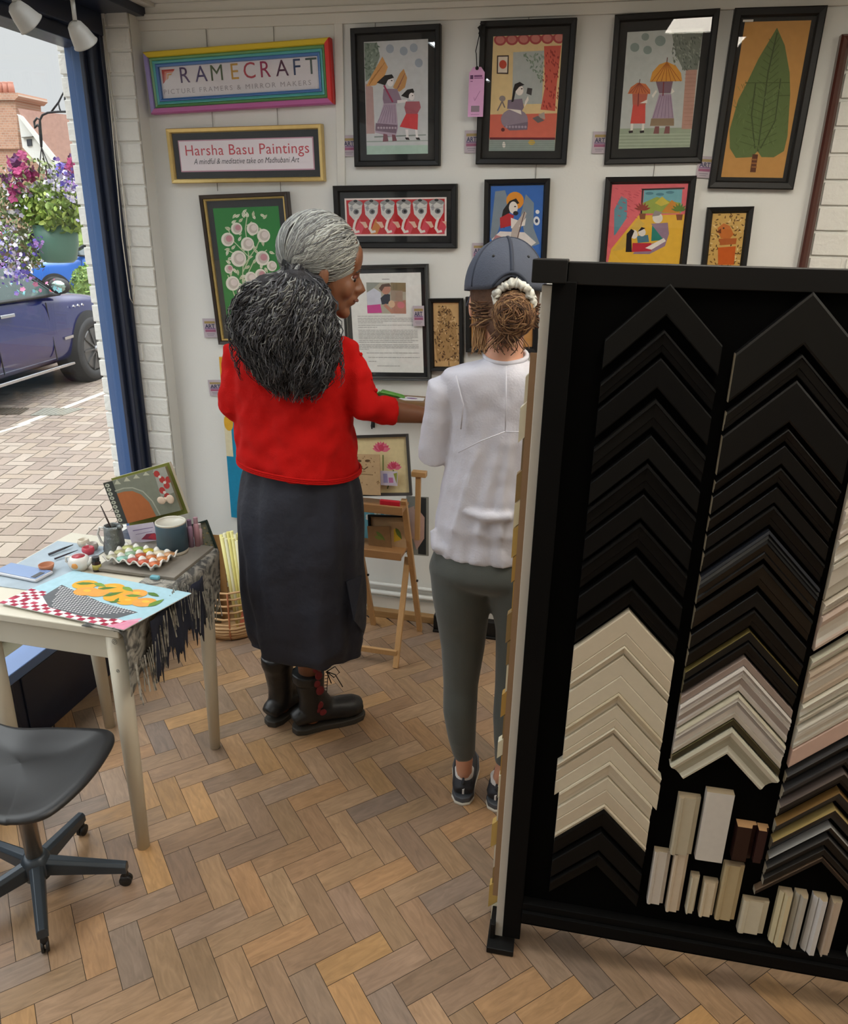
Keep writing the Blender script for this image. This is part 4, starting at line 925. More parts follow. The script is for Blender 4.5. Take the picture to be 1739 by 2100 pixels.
# ledge with leaflets, door hook, teal hanging
p = P(700, 808, 1, WY-.05); q = P(1010, 815, 1, WY-.05)
lg = MB().box((p.x-.08, WY-.11, .955), (q.x+.1, WY-.001, .982)).build('wall_ledge', mat('ledge_oak', (126, 96, 64), .5, var=.2, scale=3, stretch=(2, 30, 30)), None, bevel=.003); tag(lg, 'narrow brown wooden ledge on the wall below the typed page', 'shelf')
b = MB(); gx_ = P(790, 790, 1, WY-.06)
for k in range(12):
    b.tube([(gx_.x-.07+rl.uniform(-.01, .05), WY-.06+rl.uniform(-.02, .02), .985+.0015*k*.5), (gx_.x+rl.uniform(-.02, .02), WY-.06+rl.uniform(-.025, .02), .994+.001*k), (gx_.x+.08+rl.uniform(-.05, .01), WY-.055+rl.uniform(-.02, .02), .987)], .0035, 6)
tag(b.build('ribbon_bundle', mat('green_ribbon', (88, 150, 60), .5), None, smooth=True), 'bundle of bright green ribbon lying on the brown ledge', 'ribbon')
lf = thing('leaflet', 'white leaflet with a purple oval lying on the brown ledge', 'leaflet', (P(846, 795, 1, WY-.06).x, WY-.066, .9825))
MB().prism([(-.05, -.012), (-.02, -.034), (.05, -.02), (.045, .025), (-.025, .03)], .002).build('paper', mat('white_paper', (222, 222, 226), .6, var=0), lf)
MB().lathe([(0, .0024), (.018, .0024), (.018, .0021)], n=20, M=Matrix.Diagonal((1.2, .55, 1, 1))).build('logo', mat('purple_ink', (120, 84, 140), .6), lf)
hk = P(765, 868, 1, WY-.01)
t_ = thing('door_hook', 'small dark metal hook on the white wall below the ledge', 'hook', (hk.x, WY-.002, hk.z))
MB().box((-.006, -.006, -.02), (.006, 0, .022)).build('plate', m_iron, t_, bevel=.002); MB().tube([(0, -.004, .01), (0, -.022, .008), (0, -.030, -.006), (0, -.024, -.018)], .0035, 8).build('peg', m_iron, t_, smooth=True)
# white table-like panel below ledge: grey wall panel edge
c, w_, h_, t = wallrect([(452, 737), (620, 737), (620, 1068), (474, 1068)], WY-.02)
th = thing('hanging_canvas', 'teal and yellow floral canvas hanging on the wall behind the red cardigan', 'canvas', (c.x, WY-.012, c.z), rot=(0, 0, 0))
a = Art(w_, h_, [(0, 0), (100, 0), (100, 200), (0, 200)], y=-.010).bg('1f7fa4')
a.poly('cf9c34', (0, 0), (100, 0), (100, 30), (0, 30)).poly('d0c8a8', (0, 30), (9, 30), (9, 120), (0, 120)).up()
for k in range(14): a.ell('dcd8cc', 22+(k*37) % 70, 60+(k*53) % 130, 5, 7, 10)
for k in range(8): a.ell('e0dcd0', 28+rl.uniform(-4, 4), 130+rl.uniform(-9, 9), 5, 6, 9)
a.ell('d0a030', 6, 78, 6, 10)
a.build('painting', th); MB().box((-w_/2, -.0095, -h_/2), (w_/2, .01, h_/2)).build('stretcher', mat('canvas_edge', (200, 190, 160), .8), th)
# spotlights on the window head
m_spot = mat('spotlight_white', (158, 157, 151), .4, var=.03)
def spot(px, py, tx, ty, lab, Y):
    base = P(px, py, 1, Y); t = thing('track_spotlight', lab, 'spotlight', base, group=None)
    ax = (P(tx, ty, 1, Y+.035)-base); L = ax.length; ax.normalize()
    z = ax; x = z.cross(Vector((0, 1, 0))).normalized(); y = z.cross(x); M = Matrix((x, y, z)).transposed().to_4x4()
    MB().lathe([(0, -.002), (.012, 0), (.019, L*.12), (.025, L*.45), (.031, L*.95), (.033, L), (.0305, L), (.028, L*.90), (0, L*.86)], M=M, n=28).build('shade', m_spot, t, smooth=True)
    MB().lathe([(0, L*.87), (.028, L*.90)], M=M, n=24).build('lamp', mat('spot_lamp', (255, 236, 196), .3, var=0, emit=1.2), t, smooth=True)
    MB().tube([(.006, 0, .004), (.006, .0, .055)], .0055, 10).build('stem', m_spot, t, smooth=True)
    MB().box((-.028, -.018, .052), (.042, .018, .09)).build('track_adapter', m_spot, t, bevel=.003)
spot(150, 46, 176, 90, 'white track spotlight at the window head, nearer the back wall', 1.95)
spot(26, 8, 64, 50, 'white track spotlight at the upper left corner of the photo', 1.75)
a0 = P(150, 22, 1, 1.95)
tr_ = MB().box((a0.x-.02, -1.5, a0.z+.06), (a0.x+.02, 2.1, a0.z+.09)).build('lighting_track', m_spot, None, bevel=.002); tag(tr_, 'white lighting track along the window head', 'track')
# blind cord
b = MB(); zt_ = 2.26
u0 = P(207, 95, 1, JY-.085); u1 = P(268, 622, 1, JY-.085); u2 = P(277, 610, 1, JY-.085)
b.tube([(u0.x+.02, JY-.085, zt_), (u1.x-.004, JY-.085, u1.z+.25), (u1.x, JY-.085, u1.z+.02), ((u1.x+u2.x)/2, JY-.085, u1.z-.002), (u2.x, JY-.085, u2.z+.02), (u2.x+.0, JY-.085, zt_)], .0018, 6)
tag(b.build('blind_cord', mat('cord_cream', (196, 190, 176), .6), None, smooth=True), 'looped cream blind cord hanging at the blue window post', 'cord')
# ---------------------------------------------------------------- the moulding stand
SPH = math.radians(2); SLEAN = -.027
stand = thing('display_stand', 'tall black double sided stand for picture frame corner samples, at the right', 'display stand', (-.061, 1.36, 0), rot=(SLEAN, 0, SPH))
SM = T(-.061, 1.36, 0)@RZ(SPH)@RX(SLEAN)
def zc(z): return z+.040*(1-z/1.55)          # foot of the stand stands nearer than its top
m_stand = mat('stand_black', (4, 4, 4), .8, var=.1, spec=.15)
m_velvet = mat('stand_board_black', (2, 2, 2), .95, var=.1, spec=.08)
m_rail = mat('stand_rail_black', (9, 9, 9), .5, var=.1, spec=.3)
SX = 1.05
MB().box((-.026, .0, .06), (SX, .022, 1.53)).build('board', m_velvet, stand)
MB().box((-.048, -.006, .012), (-.030, .028, 1.523)).build('white_edge', mat('edge_white', (196, 192, 182), .5, var=.03), stand, bevel=.001)['label'] = 'white painted edge'
MB().box((-.062, .030, .10), (SX, .036, 1.40)).build('back_board', mat('raw_hardboard', (142, 112, 82), .8, var=.15), stand)
MB().box((-.030, -.020, .03), (.012, .0, 1.53)).build('side_post', m_stand, stand, bevel=.002)
MB().box((-.0055, -.012, 1.525), (SX, .075, 1.563)).build('top_rail', m_rail, stand, bevel=.002)
MB().box((-.066, -.030, 1.527), (-.006, .14, 1.566)).build('end_cap', m_rail, stand, bevel=.002)
b = MB(); b.box((.012, -.030, .095), (SX, .03, .125)); b.box((.012, -.022, .125), (SX, .03, .145)); b.build('bottom_rail', m_stand, stand, bevel=.002)
b = MB(); b.box((-.064, -.045, .0), (.0, .16, .016)); b.box((-.06, -.018, .014), (-.049, .12, .06)); b.build('foot', m_rail, stand, bevel=.002)
b = MB(); b.box((SX-.06, -.05, .0), (SX, .16, .016)); b.box((SX-.04, -.0, .014), (SX-.02, .03, .11)); b.build('foot', m_rail, stand, bevel=.002)

m_mould = {}
def mouldmat(g):
    return colmat('moulding_finish_%d' % g, [.6, .42, .25][g], [.15, .3, .5][g], .06)
PROFS = {
    'flat': [(0, .010), (0, .016), (.06, .0175), (.94, .0165), (1, .015)],
    'step': [(0, .010), (0, .020), (.12, .021), (.16, .017), (.62, .015), (.66, .012), (.94, .011), (1, .009)],
    'scoop': [(0, .010), (0, .022), (.10, .024), (.20, .021), (.32, .016), (.5, .013), (.68, .013), (.80, .016), (.86, .018), (.95, .017), (1, .012)],
    'reed': [(0, .010), (0, .021), (.10, .023), (.14, .019), (.26, .022), (.30, .018), (.42, .020), (.47, .016), (.72, .014), (.78, .017), (.94, .016), (1, .012)],
}
def chevron(s, z, hw, lz, prof, cols, lab, grp, gloss=0, endc=None, square=False, y0=0, side=-1, catn='frame sample'):
    """mitred corner sample; lz = vertical height of a leg; cols = colour per profile strip"""
    pr = PROFS[prof]; n = len(pr); vs = []; b = MB()
    for k, x in enumerate((-hw, 0, hw)):
        for t, h in pr:
            dz = -t*lz; zz = (-abs(x))+dz; xx = x
            if square and x: # end cut square to the leg
                d = t*lz/2; xx = x-math.copysign(d, x); zz = -hw-(t*lz)/2
            vs.append((xx, side*h, zz))
        for t in (1, 0):
            dz = -t*lz; xx = x; zz = -abs(x)+dz
            if square and x: xx = x-math.copysign(t*lz/2, x); zz = -hw-(t*lz)/2
            vs.append((xx, 0, zz))
    m = n+2
    cl = [cols[min(int(j*len(cols)/max(1, n-1)), len(cols)-1)] for j in range(n-1)]
    for c in (0, 1):
        for j in range(m):
            j2 = (j+1) % m
            col = cl[j] if j < n-1 else (cols[-1] if j == n-1 else cols[0])
            b.add([vs[c*m+j], vs[(c+1)*m+j], vs[(c+1)*m+j2], vs[c*m+j2]], [(0, 1, 2, 3)], col)
    ec = endc or 'b3a284'
    b.add(vs[:m], [tuple(range(m))], ec); b.add(vs[2*m:], [tuple(range(m-1, -1, -1))], ec)
    o = b.build('moulding_corner_sample', mouldmat(gloss), None)
    o.matrix_world = SM@T(s, y0, zc(z))
    tag(o, lab, catn, grp); return o
ORD = ['topmost', 'second', 'third', 'fourth', 'fifth', 'sixth', 'seventh', 'eighth', 'ninth', 'tenth', 'eleventh', 'twelfth', 'thirteenth', 'fourteenth', 'fifteenth', 'sixteenth', 'seventeenth', 'eighteenth', 'nineteenth', 'twentieth', 'twenty-first', 'twenty-second', 'twenty-third', 'twenty-fourth', 'twenty-fifth', 'twenty-sixth', 'twenty-seventh', 'twenty-eighth']
rk = random.Random(12)
BK = ['0d0d0d', '0b0b0b', '111110', '0c0c0c', '090909']
def blk(): return [rk.choice(BK) for _ in range(6)]
col1 = [1.532, 1.453, 1.404, 1.33, 1.262, 1.208, 1.147, 1.090, 1.022, .953, .901, .850, .822, .799, .751, .710, .679, .646, .625, .605, .576, .538, .495, .462, .425, .410, .346, .285]
for i, z in enumerate(col1):
    nx = col1[i+1] if i+1 < len(col1) else z-.06
    if 10 <= i <= 24:
        gap = z-nx; c = rk.choice(['cfc5b0', 'c8bda8', 'd0c8b4', 'c6bba2'])
        if i == 24: lz = .030
        else: lz = gap-.0008
        lab = 'cream painted corner sample, %s down the left column' % ORD[i]
        chevron(.167, z, .098+(.010 if 18 <= i <= 20 else 0), lz, 'flat' if i % 3 else 'step', [c, c, 'd6cebc'], lab, 'cream corner samples in the left column', endc=c)
    else:
        lz = min(z-nx-.010, .052) if i not in (9, 27) else .04
        if i == 24: lz = .012
        chevron(.167, z, .098, max(.012, lz), 'step' if i % 2 else 'flat', blk(), 'black corner sample, %s down the left column' % ORD[i], 'black corner samples in the left column', endc='141414')
col2 = [(1.526, .085), (1.422, .036), (1.377, .072), (1.291, .024), (1.260, .034), (1.219, .030), (1.182, .030), (1.146, .040), (1.098, .060), (1.030, .050), (.970, .032), (.932, .038), (.885, .020), (.862, .030), (.826, .018), (.807, .058), (.744, .060), (.682, .016), (.662, .066)]
for i, (z, lz) in enumerate(col2):
    H_ = .105
    if i < 12:
        pc_ = blk(); g = 2 if i in (8, 9) else 1
        if i == 8: pc_ = ['22252c', '16181b', '1c1e22', '0c0c0c', '121212', '0e0e0e']
        chevron(.394, z, H_, lz, 'reed' if i in (8,) else ('step' if i % 2 else 'flat'), pc_, 'black corner sample, %s down the middle column' % ORD[i], 'black corner samples in the middle column', g, endc='a89c84')
    elif i == 12: chevron(.394, z, H_, lz, 'flat', ['6e6238', '1a1a18', '141414'], 'black corner sample with a thin gold edge in the middle column', 'black corner samples in the middle column', 1, endc='8c8468')
    elif i == 13: chevron(.394, z, H_, lz, 'step', blk(), 'plain black corner sample right above the pink edged one in the middle column', 'black corner samples in the middle column', 1, endc='8c8468')
    elif i == 14: chevron(.394, z, H_, lz, 'flat', ['a89890', '9c8c84', '3a3432'], 'narrow dusty pink corner sample in the middle column', 'pale corner samples in the middle column', 1)
    elif i == 15: chevron(.394, z, H_, lz, 'reed', ['cfcac4', 'b5aea8', 'd6d2cc', 'a89e98', 'cac4be', 'd8d4ce'], 'white reeded corner sample, upper of two in the middle column', 'pale corner samples in the middle column', 1, endc='cfcac4')
    elif i == 16: chevron(.394, z, H_, lz, 'reed', ['c6c2ae', 'd4d0c8', 'a8a29c', 'd8d4ce', 'c2bcb0', 'd2cdc2'], 'white reeded corner sample, lower of two in the middle column', 'pale corner samples in the middle column', 1, endc='cfcac4')
    elif i == 17: chevron(.394, z, H_, lz, 'flat', ['5c5638', '3a3624', '2c2a1e'], 'thin olive green corner sample in the middle column', 'pale corner samples in the middle column', 1)
    else: chevron(.394, z, H_+.002, lz, 'scoop', ['c4c2b0', 'd2d0c2', 'a8a694', 'cac8b8', 'd6d4c6'], 'lowest cream corner sample with square cut ends in the middle column', 'pale corner samples in the middle column', 1, square=True, endc='b8b6a4')
c3l = [1.216, 1.150, 1.092, 1.043, .963, .936, .840, .812, .738, .707, .684, .631]
names3 = ['greyish white', 'pinkish white', 'off-white', 'pale grey', 'cream', 'pinkish cream', 'pale cream', 'beige', 'ivory', 'warm white', 'plain white', 'pale pink']
for i, zl in enumerate(c3l):
    z = zl+.100; nx = c3l[i+1]+.1 if i < 11 else z-.045
    c = ['c8c2b6', 'cbbfb4', 'cfc8ba', 'c2bcae', 'c9bfae', 'c8b4a6', 'c4c2ae', 'bfae9a', 'cfcbbb', 'c9c3b2', 'd0ccc0', 'cbaea0'][i]
    chevron(.616, z, .102, min(z-nx-.002, .075), ['step', 'reed', 'scoop'][i % 3] if i < 11 else 'flat', [c, 'd2ccc0' if i < 11 else c, c], '%s corner sample at the right edge, %s down the right column' % (names3[i], ORD[i]), 'pale corner samples in the right column', 1, endc=c)
dk = [(.670, .026, ['4a4a4c', '161616', '121212'], 'black with a thin grey edge'), (.634, .030, ['3c3c3e', '161616'], 'black with a faint grey edge'), (.593, .034, ['6a605c', '2a2826', '141414'], 'black with a taupe edge'),
      (.545, .030, ['7c6038', '1e2226', '14161a'], 'black with a bronze edge'), (.502, .032, ['a89460', '14161a', '1e2428'], 'black with a bright gold edge'), (.456, .020, ['9a9a98', '101214', '1c1e20'], 'black with a silver edge'),
      (.429, .030, ['4a4a4a', '101010', '141414'], 'glossy black with a dull grey edge'), (.393, .016, ['3c3a38', '141414'], 'narrow black'), (.371, .012, ['6a5848', '2c2420', '141414'], 'thin black with a brown edge')]
for i, (z, lz, cs, nm) in enumerate(dk):
    chevron(.616, z, .102+(.012 if i == 8 else 0), lz, 'flat' if i > 6 else 'step', cs, nm+' corner sample in the lower right column', 'dark corner samples in the lower right column', 2 if i in (3, 4, 5) else 1, endc='b3ab98')
chevron(.616, 1.45, .102, .05, 'flat', blk(), 'black corner sample above the pale ones at the right edge', 'black corner samples at the top right', 0, endc='141414')
chevron(.616, 1.39, .102, .04, 'step', blk(), 'second black corner sample above the pale ones at the right edge', 'black corner samples at the top right', 0, endc='141414')
# rear side
rc_ = ['b08c4a', 'd2c9a8', 'c8bd98', '8c744c', 'cfc9ba', 'b89a58', 'd8d2b8', '7c6a50']
zr = 1.36; i = 0
while zr > .02:
    lz = rk.uniform(.045, .075); wv = rk.uniform(-.006, .008)
    chevron(.050, zr+.11, .119+wv, lz-.004, rk.choice(['scoop', 'reed', 'step']), [rk.choice(rc_), rk.choice(rc_), rk.choice(rc_)], 'gilt or cream corner sample jutting out behind the white stand edge, %s from the top' % ORD[i], 'corner samples on the rear of the stand', 1, y0=.037, side=1, endc=rk.choice(['d8ce9c', 'cfc6a8', 'a08a60', 'd8d4c4', '8c7458']))
    zr -= lz; i += 1
# short moulding offcuts on the lower board
blocks = [(.316, .470, .045, .150, 'e', 'beige profile block with a raised edge, left of the tall white block', 'b8b19c', 1), (.369, .493, .055, .178, 'w', 'largest plain white moulding block, upper row', 'cfcdc8', 0),
    (.440, .420, .040, .088, 'm', 'dark mahogany moulding block with a wooden lip, upper row', '2c1814', 2), (.482, .418, .022, .084, 'm', 'narrow dark mahogany moulding block, right end of the upper row', '30191a', 2),
    (.285, .313, .035, .147, 'w', 'leftmost white moulding block of the lower row', 'c9c4bc', 1), (.327, .313, .030, .160, 'w', 'cream moulding block second from the left in the lower row', 'cdc0ac', 1),
    (.369, .261, .018, .102, 's', 'smallest narrow cream moulding block of the lower row', 'c9c3ae', 1), (.397, .252, .030, .095, 's', 'short cream moulding block with a notched end, lower row', 'cfc4ac', 1),
    (.432, .306, .042, .152, 'w', 'tall tan moulding block in the middle of the lower row', 'b5a684', 1), (.484, .218, .054, .092, 'w', 'short wide cream moulding block, lower row', 'c9c4b0', 1),
    (.552, .258, .026, .143, 's', 'ivory rounded moulding block, first of the slanted four', 'd0c6a4', 3), (.584, .260, .024, .143, 's', 'pale grey moulding block, second of the slanted four', 'b8b5ac', 3),
    (.620, .260, .027, .152, 's', 'bright white moulding block, third of the slanted four', 'd4d4d4', 3), (.657, .255, .021, .150, 's', 'pinkish cream moulding block, last of the slanted four', 'c2b4a4', 1), (.716, .233, .027, .136, 'w', 'white moulding block cut by the right edge of the photo', 'cfcdc4', 0)]
for s, zt, wd, hh, kind, lab, c, sh in blocks:
    d = .022 if kind != 'w' else .018
    if sh == 0: cs = [(0, 0), (0, d), (wd*.1, d*1.05), (wd, d), (wd, 0)]
    elif sh == 1: cs = [(0, 0), (0, d*.9), (wd*.08, d*1.05), (wd*.2, d), (wd*.24, d*.86), (wd*.76, d*.86), (wd*.80, d*.55), (wd, d*.5), (wd, 0)]
    elif sh == 2: cs = [(0, 0), (0, d*1.1), (wd*.7, d*1.1), (wd*.78, d*.6), (wd, d*.5), (wd, 0)]
    else: cs = [(0, 0), (0, d*.5), (wd*.25, d*.9), (wd*.32, d*.7), (wd*.5, d*1.25), (wd*.85, d*1.2), (wd, d*.7), (wd, 0)]
    n = len(cs); b = MB(); ve = [(x, -y, 0) for x, y in cs]; vt = [(x, -y, hh) for x, y in cs]
    for j in range(n): j2 = (j+1) % n; b.add([ve[j], ve[j2], vt[j2], vt[j]], [(0, 1, 2, 3)], c)
    tc_ = 'b08a62' if sh == 2 else 'a5957c'
    b.add(vt, [tuple(range(n))], tc_); b.add(ve, [tuple(range(n-1, -1, -1))], tc_)
    o = b.build('moulding_block', mouldmat(1), None); o.matrix_world = SM@T(s, 0, zc(zt)-hh+.004)
    tag(o, lab, 'frame sample', 'short moulding offcuts on the stand')

# ---------------------------------------------------------------- work table
TZ = .70
m_tw = mat('table_white', (206, 200, 182), .45, var=.05, scale=8)
tb = thing('work_table', 'small paint spattered cream table with tapered legs by the window', 'table', (-1.29, 1.62, 0))
o_ = Vector((-1.29, 1.62, 0))
def L_(x, y, z): return Vector((x, y, z))-o_
MB().box(L_(-1.55, 1.375, TZ-.022), L_(-1.050, 1.875, TZ)).build('tabletop', m_tw, tb, bevel=.004)
ap = MB(); ap.box(L_(-1.53, 1.395, TZ-.095), L_(-1.07, 1.413, TZ-.022)); ap.box(L_(-1.53, 1.838, TZ-.095), L_(-1.07, 1.855, TZ-.022)); ap.box(L_(-1.088, 1.395, TZ-.095), L_(-1.07, 1.855, TZ-.022)); ap.box(L_(-1.53, 1.395, TZ-.095), L_(-1.512, 1.855, TZ-.022))
ap.build('apron', m_tw, tb, bevel=.002)
for (xt, yt), (xb, yb) in (((-1.078, 1.402), (-1.092, 1.408)), ((-1.085, 1.845), (-1.103, 1.842)), ((-1.505, 1.845), (-1.499, 1.852)), ((-1.45, 1.402), (-1.455, 1.405))):
    lg = MB(); pts = [L_(xt, yt, TZ-.022), L_(xt*.6+xb*.4, yt*.6+yb*.4, TZ*.6), L_(xb, yb, 0)]
    lg.tube(pts, [.025, .023, .0165], 20); lg.build('leg', m_tw, tb, smooth=True)
# painted doodles on the front corner
dd = MB()
for px, py, r in ((236, 1315, .0065), (236, 1290, .005), (243, 1375, .004)):
    p = P(px, py, 1, 1.377)
    for r0 in (r, r*.45):
        pts = [Vector((p.x+r0*math.cos(a*.785), 1.3745, p.z+r0*math.sin(a*.785)*1.1))-o_ for a in range(9)]
        dd.tube(pts, .0007, 5)
stuff(dd.build('paint_mark', mat('grey_paint_mark', (110, 108, 100), .8), tb))
# protective cloth over the right side with torn fringe
def clothgrid(y0, y1, zb, x0=-1.045, amp=.008, seed=0, over=.10):
    b = MB(); n = 44
    def fn(u, v):
        y = y0+(y1-y0)*u; zl = TZ+.003
        w = v*(1)
        if v < .22: return Vector((x0-over*(1-v/.22), y, zl+.0005))
        t = (v-.22)/.78; z = zl-(zl-zb(u))*t
        return Vector((x0+.004+amp*math.sin(u*23+seed)*t+.006*math.sin(u*9+2*t+seed), y+.004*math.sin(u*31+t*4), z))
    b.grid(fn, n, 20); return b
m_cl = bpy.data.materials.new('printed_cloth'); m_cl.use_nodes = True; n_ = m_cl.node_tree; bs = n_.nodes['Principled BSDF']; tcn = n_.nodes.new('ShaderNodeTexCoord')
v1 = n_.nodes.new('ShaderNodeTexNoise'); v1.inputs['Scale'].default_value = 22; v1.inputs['Detail'].default_value = 8; v1.inputs['Distortion'].default_value = 1.5
r1 = n_.nodes.new('ShaderNodeValToRGB'); e = r1.color_ramp.elements; e[0].position = .40; e[0].color = lin('4c4c4a'); e[1].position = .56; e[1].color = lin('a09c92')
n_.links.new(tcn.outputs['Object'], v1.inputs['Vector']); n_.links.new(v1.outputs['Fac'], r1.inputs['Fac']); n_.links.new(r1.outputs['Color'], bs.inputs['Base Color']); bs.inputs['Roughness'].default_value = .9
zA = P(268, 1425, 0, -1.04).z; zB = P(425, 1255, 0, -1.04).z
cth = thing('table_cloth', 'grey printed cloth with a torn fringe hanging off the right of the work table', 'cloth', (0, 0, 0))
clothgrid(1.370, 1.872, lambda u: zA+(zB-zA)*u+.015*math.sin(u*14)+(.10*math.exp(-((u-.45)/.16)**2)), seed=1).build('cloth', m_cl, cth, smooth=True, solid=.0015)
nb = MB()
for k in range(9):
    pass
def navyfn(u, v):
    y = 1.46+.27*u; z = TZ-.015-(.15+.022*math.sin(u*17)+.018*math.sin(u*67)+.012*math.sin(u*131))*v
    return Vector((-1.021+.003*math.sin(u*30), y, z))
nb.grid(navyfn, 90, 8); nb.build('navy_patch', mat('navy_rag', (26, 30, 46), .9, var=.2), cth, smooth=True, solid=.001)
fg = MB()
for k in range(46):
    u = k/45; y = 1.375+.43*u; z1 = (zA+(zB-zA)*u*.86)+.07+.10*math.exp(-((u-.5)/.2)**2); L = rk.uniform(.05, .11); w_ = rk.uniform(.0015, .004); x = -1.018+rk.uniform(-.003, .005)
    fg.bar((x, y, z1+.02), (x+rk.uniform(-.008, .012), y+rk.uniform(-.012, .012), z1-L), w_, .002)
stuff(fg.build('fringe', m_cl, cth))
# painting in progress
pa = thing('paper_painting', 'unfinished painting of mangoes in a checked basket, lying on the table front', 'painting', (-1.192, 1.4975, TZ+.008), rot=(-math.pi/2, 0, math.radians(-6)))
a = Art(.380, .218, [(590, 925), (1510, 1065), (985, 1420), (10, 1205)], y=-.0005).bg('a6cad6')
a.poly('d9a0b4', (10, 1205), (300, 1090), (330, 1140), (985, 1330), (1140, 1300), (985, 1420))
def uvp(u, v): # u to the right, v up, inside the sheet
    return (u-.5)*.380, (v-.5)*.218
def rpoly(c, *pts): a.raw([uvp(*p) for p in pts], c)
rpoly('e2e4e2', (0, 0), (1, 0), (1, .13), (.0, .42))
a.up()
for i in range(22):
    for j in range(3):
        u0, v0 = i/22, .0+j*.055
        if (i+j) % 2 == 0 and v0 < .16: rpoly('a03048' if i % 4 else 'b84a60', (u0, v0), (u0+1/22, v0), (u0+1/22, v0+.055), (u0, v0+.055))
for i in range(4):
    for j in range(5):
        if (i+j) % 2 == 0: rpoly('a03048', (i*.045, .16+j*.05), (i*.045+.045, .16+j*.05), (i*.045+.045, .21+j*.05), (i*.045, .21+j*.05))
rpoly('d890a8', (.86, 0), (1, 0), (1, .22), (.93, .16))
a.up(); rpoly('63666a', (.13, .62), (.17, .30), (.34, .12), (.62, .08), (.84, .16), (.90, .38), (.6, .42), (.35, .52)); a.up()
for i in range(34):
    for j in range(14):
        u = .14+i*.022+(j % 2)*.011; v = .10+j*.036
        lo = interp([.13, .34, .62, .90], [.58, .13, .09, .36], u)+.01; hi = interp([.13, .35, .6, .9], [.64, .50, .42, .38], u)
        if lo < v < hi: rpoly('dedede', (u, v-.012), (u+.008, v), (u, v+.012), (u-.008, v))
for i, (u, v, r) in enumerate([(.27, .72, .07), (.36, .58, .065), (.47, .76, .072), (.45, .60, .06), (.60, .58, .06), (.68, .74, .065), (.72, .56, .06), (.83, .60, .065), (.57, .74, .05)]):
    a.up() if i == 0 else None
    x, z = uvp(u, v); N = 16
    a.raw([(x+r*.50*math.cos(k*2*math.pi/N)*.95, z+r*.38*math.sin(k*2*math.pi/N)) for k in range(N)], 'e0a050' if i % 2 else 'e8a83c')
a.up()
for i, (u, v, r) in enumerate([(.25, .74, .04), (.46, .79, .04), (.68, .76, .035), (.36, .60, .035), (.83, .62, .035), (.71, .58, .03)]):
    x, z = uvp(u, v); a.raw([(x+r*.3*math.cos(k*.524), z+r*.2*math.sin(k*.524)) for k in range(12)], 'efb84a')
for u, v, L, r in ((.20, .70, .10, .4), (.30, .80, .10, -.2), (.40, .68, .09, .6), (.52, .84, .10, -.3), (.52, .54, .10, 1.0), (.64, .66, .09, .3), (.74, .82, .09, -.2), (.90, .52, .10, 1.5), (.62, .46, .06, .4), (.66, .48, .05, 2)):
    x, z = uvp(u, v); pts = []
    for t, wv in ((0, 0), (.3, .16), (.6, .14), (1, 0), (.6, -.14), (.3, -.16)): pts.append((x+L*.50*(t*math.cos(r)-wv*1.3*math.sin(r)), z+L*.50*(t*math.sin(r)+wv*math.cos(r))))
    a.raw(pts, rk.choice(['6b8f42', '5a7c3c', '7c9c4a']))
a.mb.v = [(x+.16*z, y, z) for x, y, z in a.mb.v]
a.build('picture', pa)
MB().box((-.19, .0, -.109), (.19, .0015, .109)).build('sheet', mat('thick_paper', (224, 224, 220), .7), pa)
sh_ = [c for c in pa.children if c.name.startswith('sheet')][0]
for v in sh_.data.vertices: v.co.x += .16*v.co.z
# paint stained board and smaller things
def on(px, py, z=TZ): return P(px, py, 2, z)
bd = MB().box((-1.30, 1.645, TZ+.004), (-1.058, 1.865, TZ+.014)).build('paint_board', mat('stained_board', (128, 122, 112), .7, var=.35, scale=14), None, bevel=.002); tag(bd, 'grey stained wooden board under the mug and the egg tray palette', 'board')
BZ = TZ+.014
m_cer = mat('white_ceramic', (214, 212, 206), .25, var=.03)
p = on(356, 1131, BZ); R_ = .043; sc_m = 1.0
mg = thing('mug', 'slate blue mug with a cream rim and bare clay foot at the table rear', 'mug', p)
MB().lathe([(0, 0), (R_*.95, 0), (R_, .003), (R_, .012)], n=36).build('foot', mat('bare_clay', (176, 168, 152), .8), mg, smooth=True)
MB().lathe([(R_, .012), (R_*1.015, .012), (R_*1.0, .090)], n=36, closed=True).build('glaze', mat('slate_glaze', (70, 96, 112), .55, var=.05), mg, smooth=True)
MB().lathe([(R_*1.0, .090), (R_*1.0, .0945), (R_*.96, .096), (R_*.91, .093), (R_*.89, .01), (0, .008)], n=36).build('lining', mat('cream_glaze', (206, 204, 190), .3), mg, smooth=True)
p = on(237, 1131, TZ+.003)
jg = thing('brush_jug', 'small dented pewter jug holding a paint brush', 'jug', p)
MB().lathe([(0, 0), (.029, 0), (.031, .01), (.027, .045), (.0235, .075), (.0225, .083), (.0205, .083), (.022, .07), (.022, .05), (0, .05)], n=28, wob=lambda a_, z: 1+.05*math.sin(a_*5+z*120)).build('body', mat('pewter', (128, 134, 134), .42, .8, var=.2, scale=50, bump=.5, bscale=90), jg, smooth=True)
MB().tube([(-.022, 0, .07), (-.042, 0, .072), (-.052, 0, .05), (-.043, 0, .025), (-.028, 0, .018)], .0035, 10).build('handle', m_cer, jg, smooth=True)
MB().tube([(.022, 0, .079), (.034, -.004, .084), (.037, -.004, .080)], [.008, .006, .002], 8).build('spout', _M['pewter'], jg, smooth=True)
br_ = thing('paint_brush', 'dark paint brush leaning in the pewter jug', 'brush', p+Vector((.004, 0, .052)))
tip = P(206, 1036, 1, p.y+.015)-Vector(br_.location)
MB().tube([(0, 0, 0), tip*.55, tip*.93], [.0018, .0026, .0018], 8).build('handle', mat('dark_lacquer', (58, 44, 38), .3), br_, smooth=True)
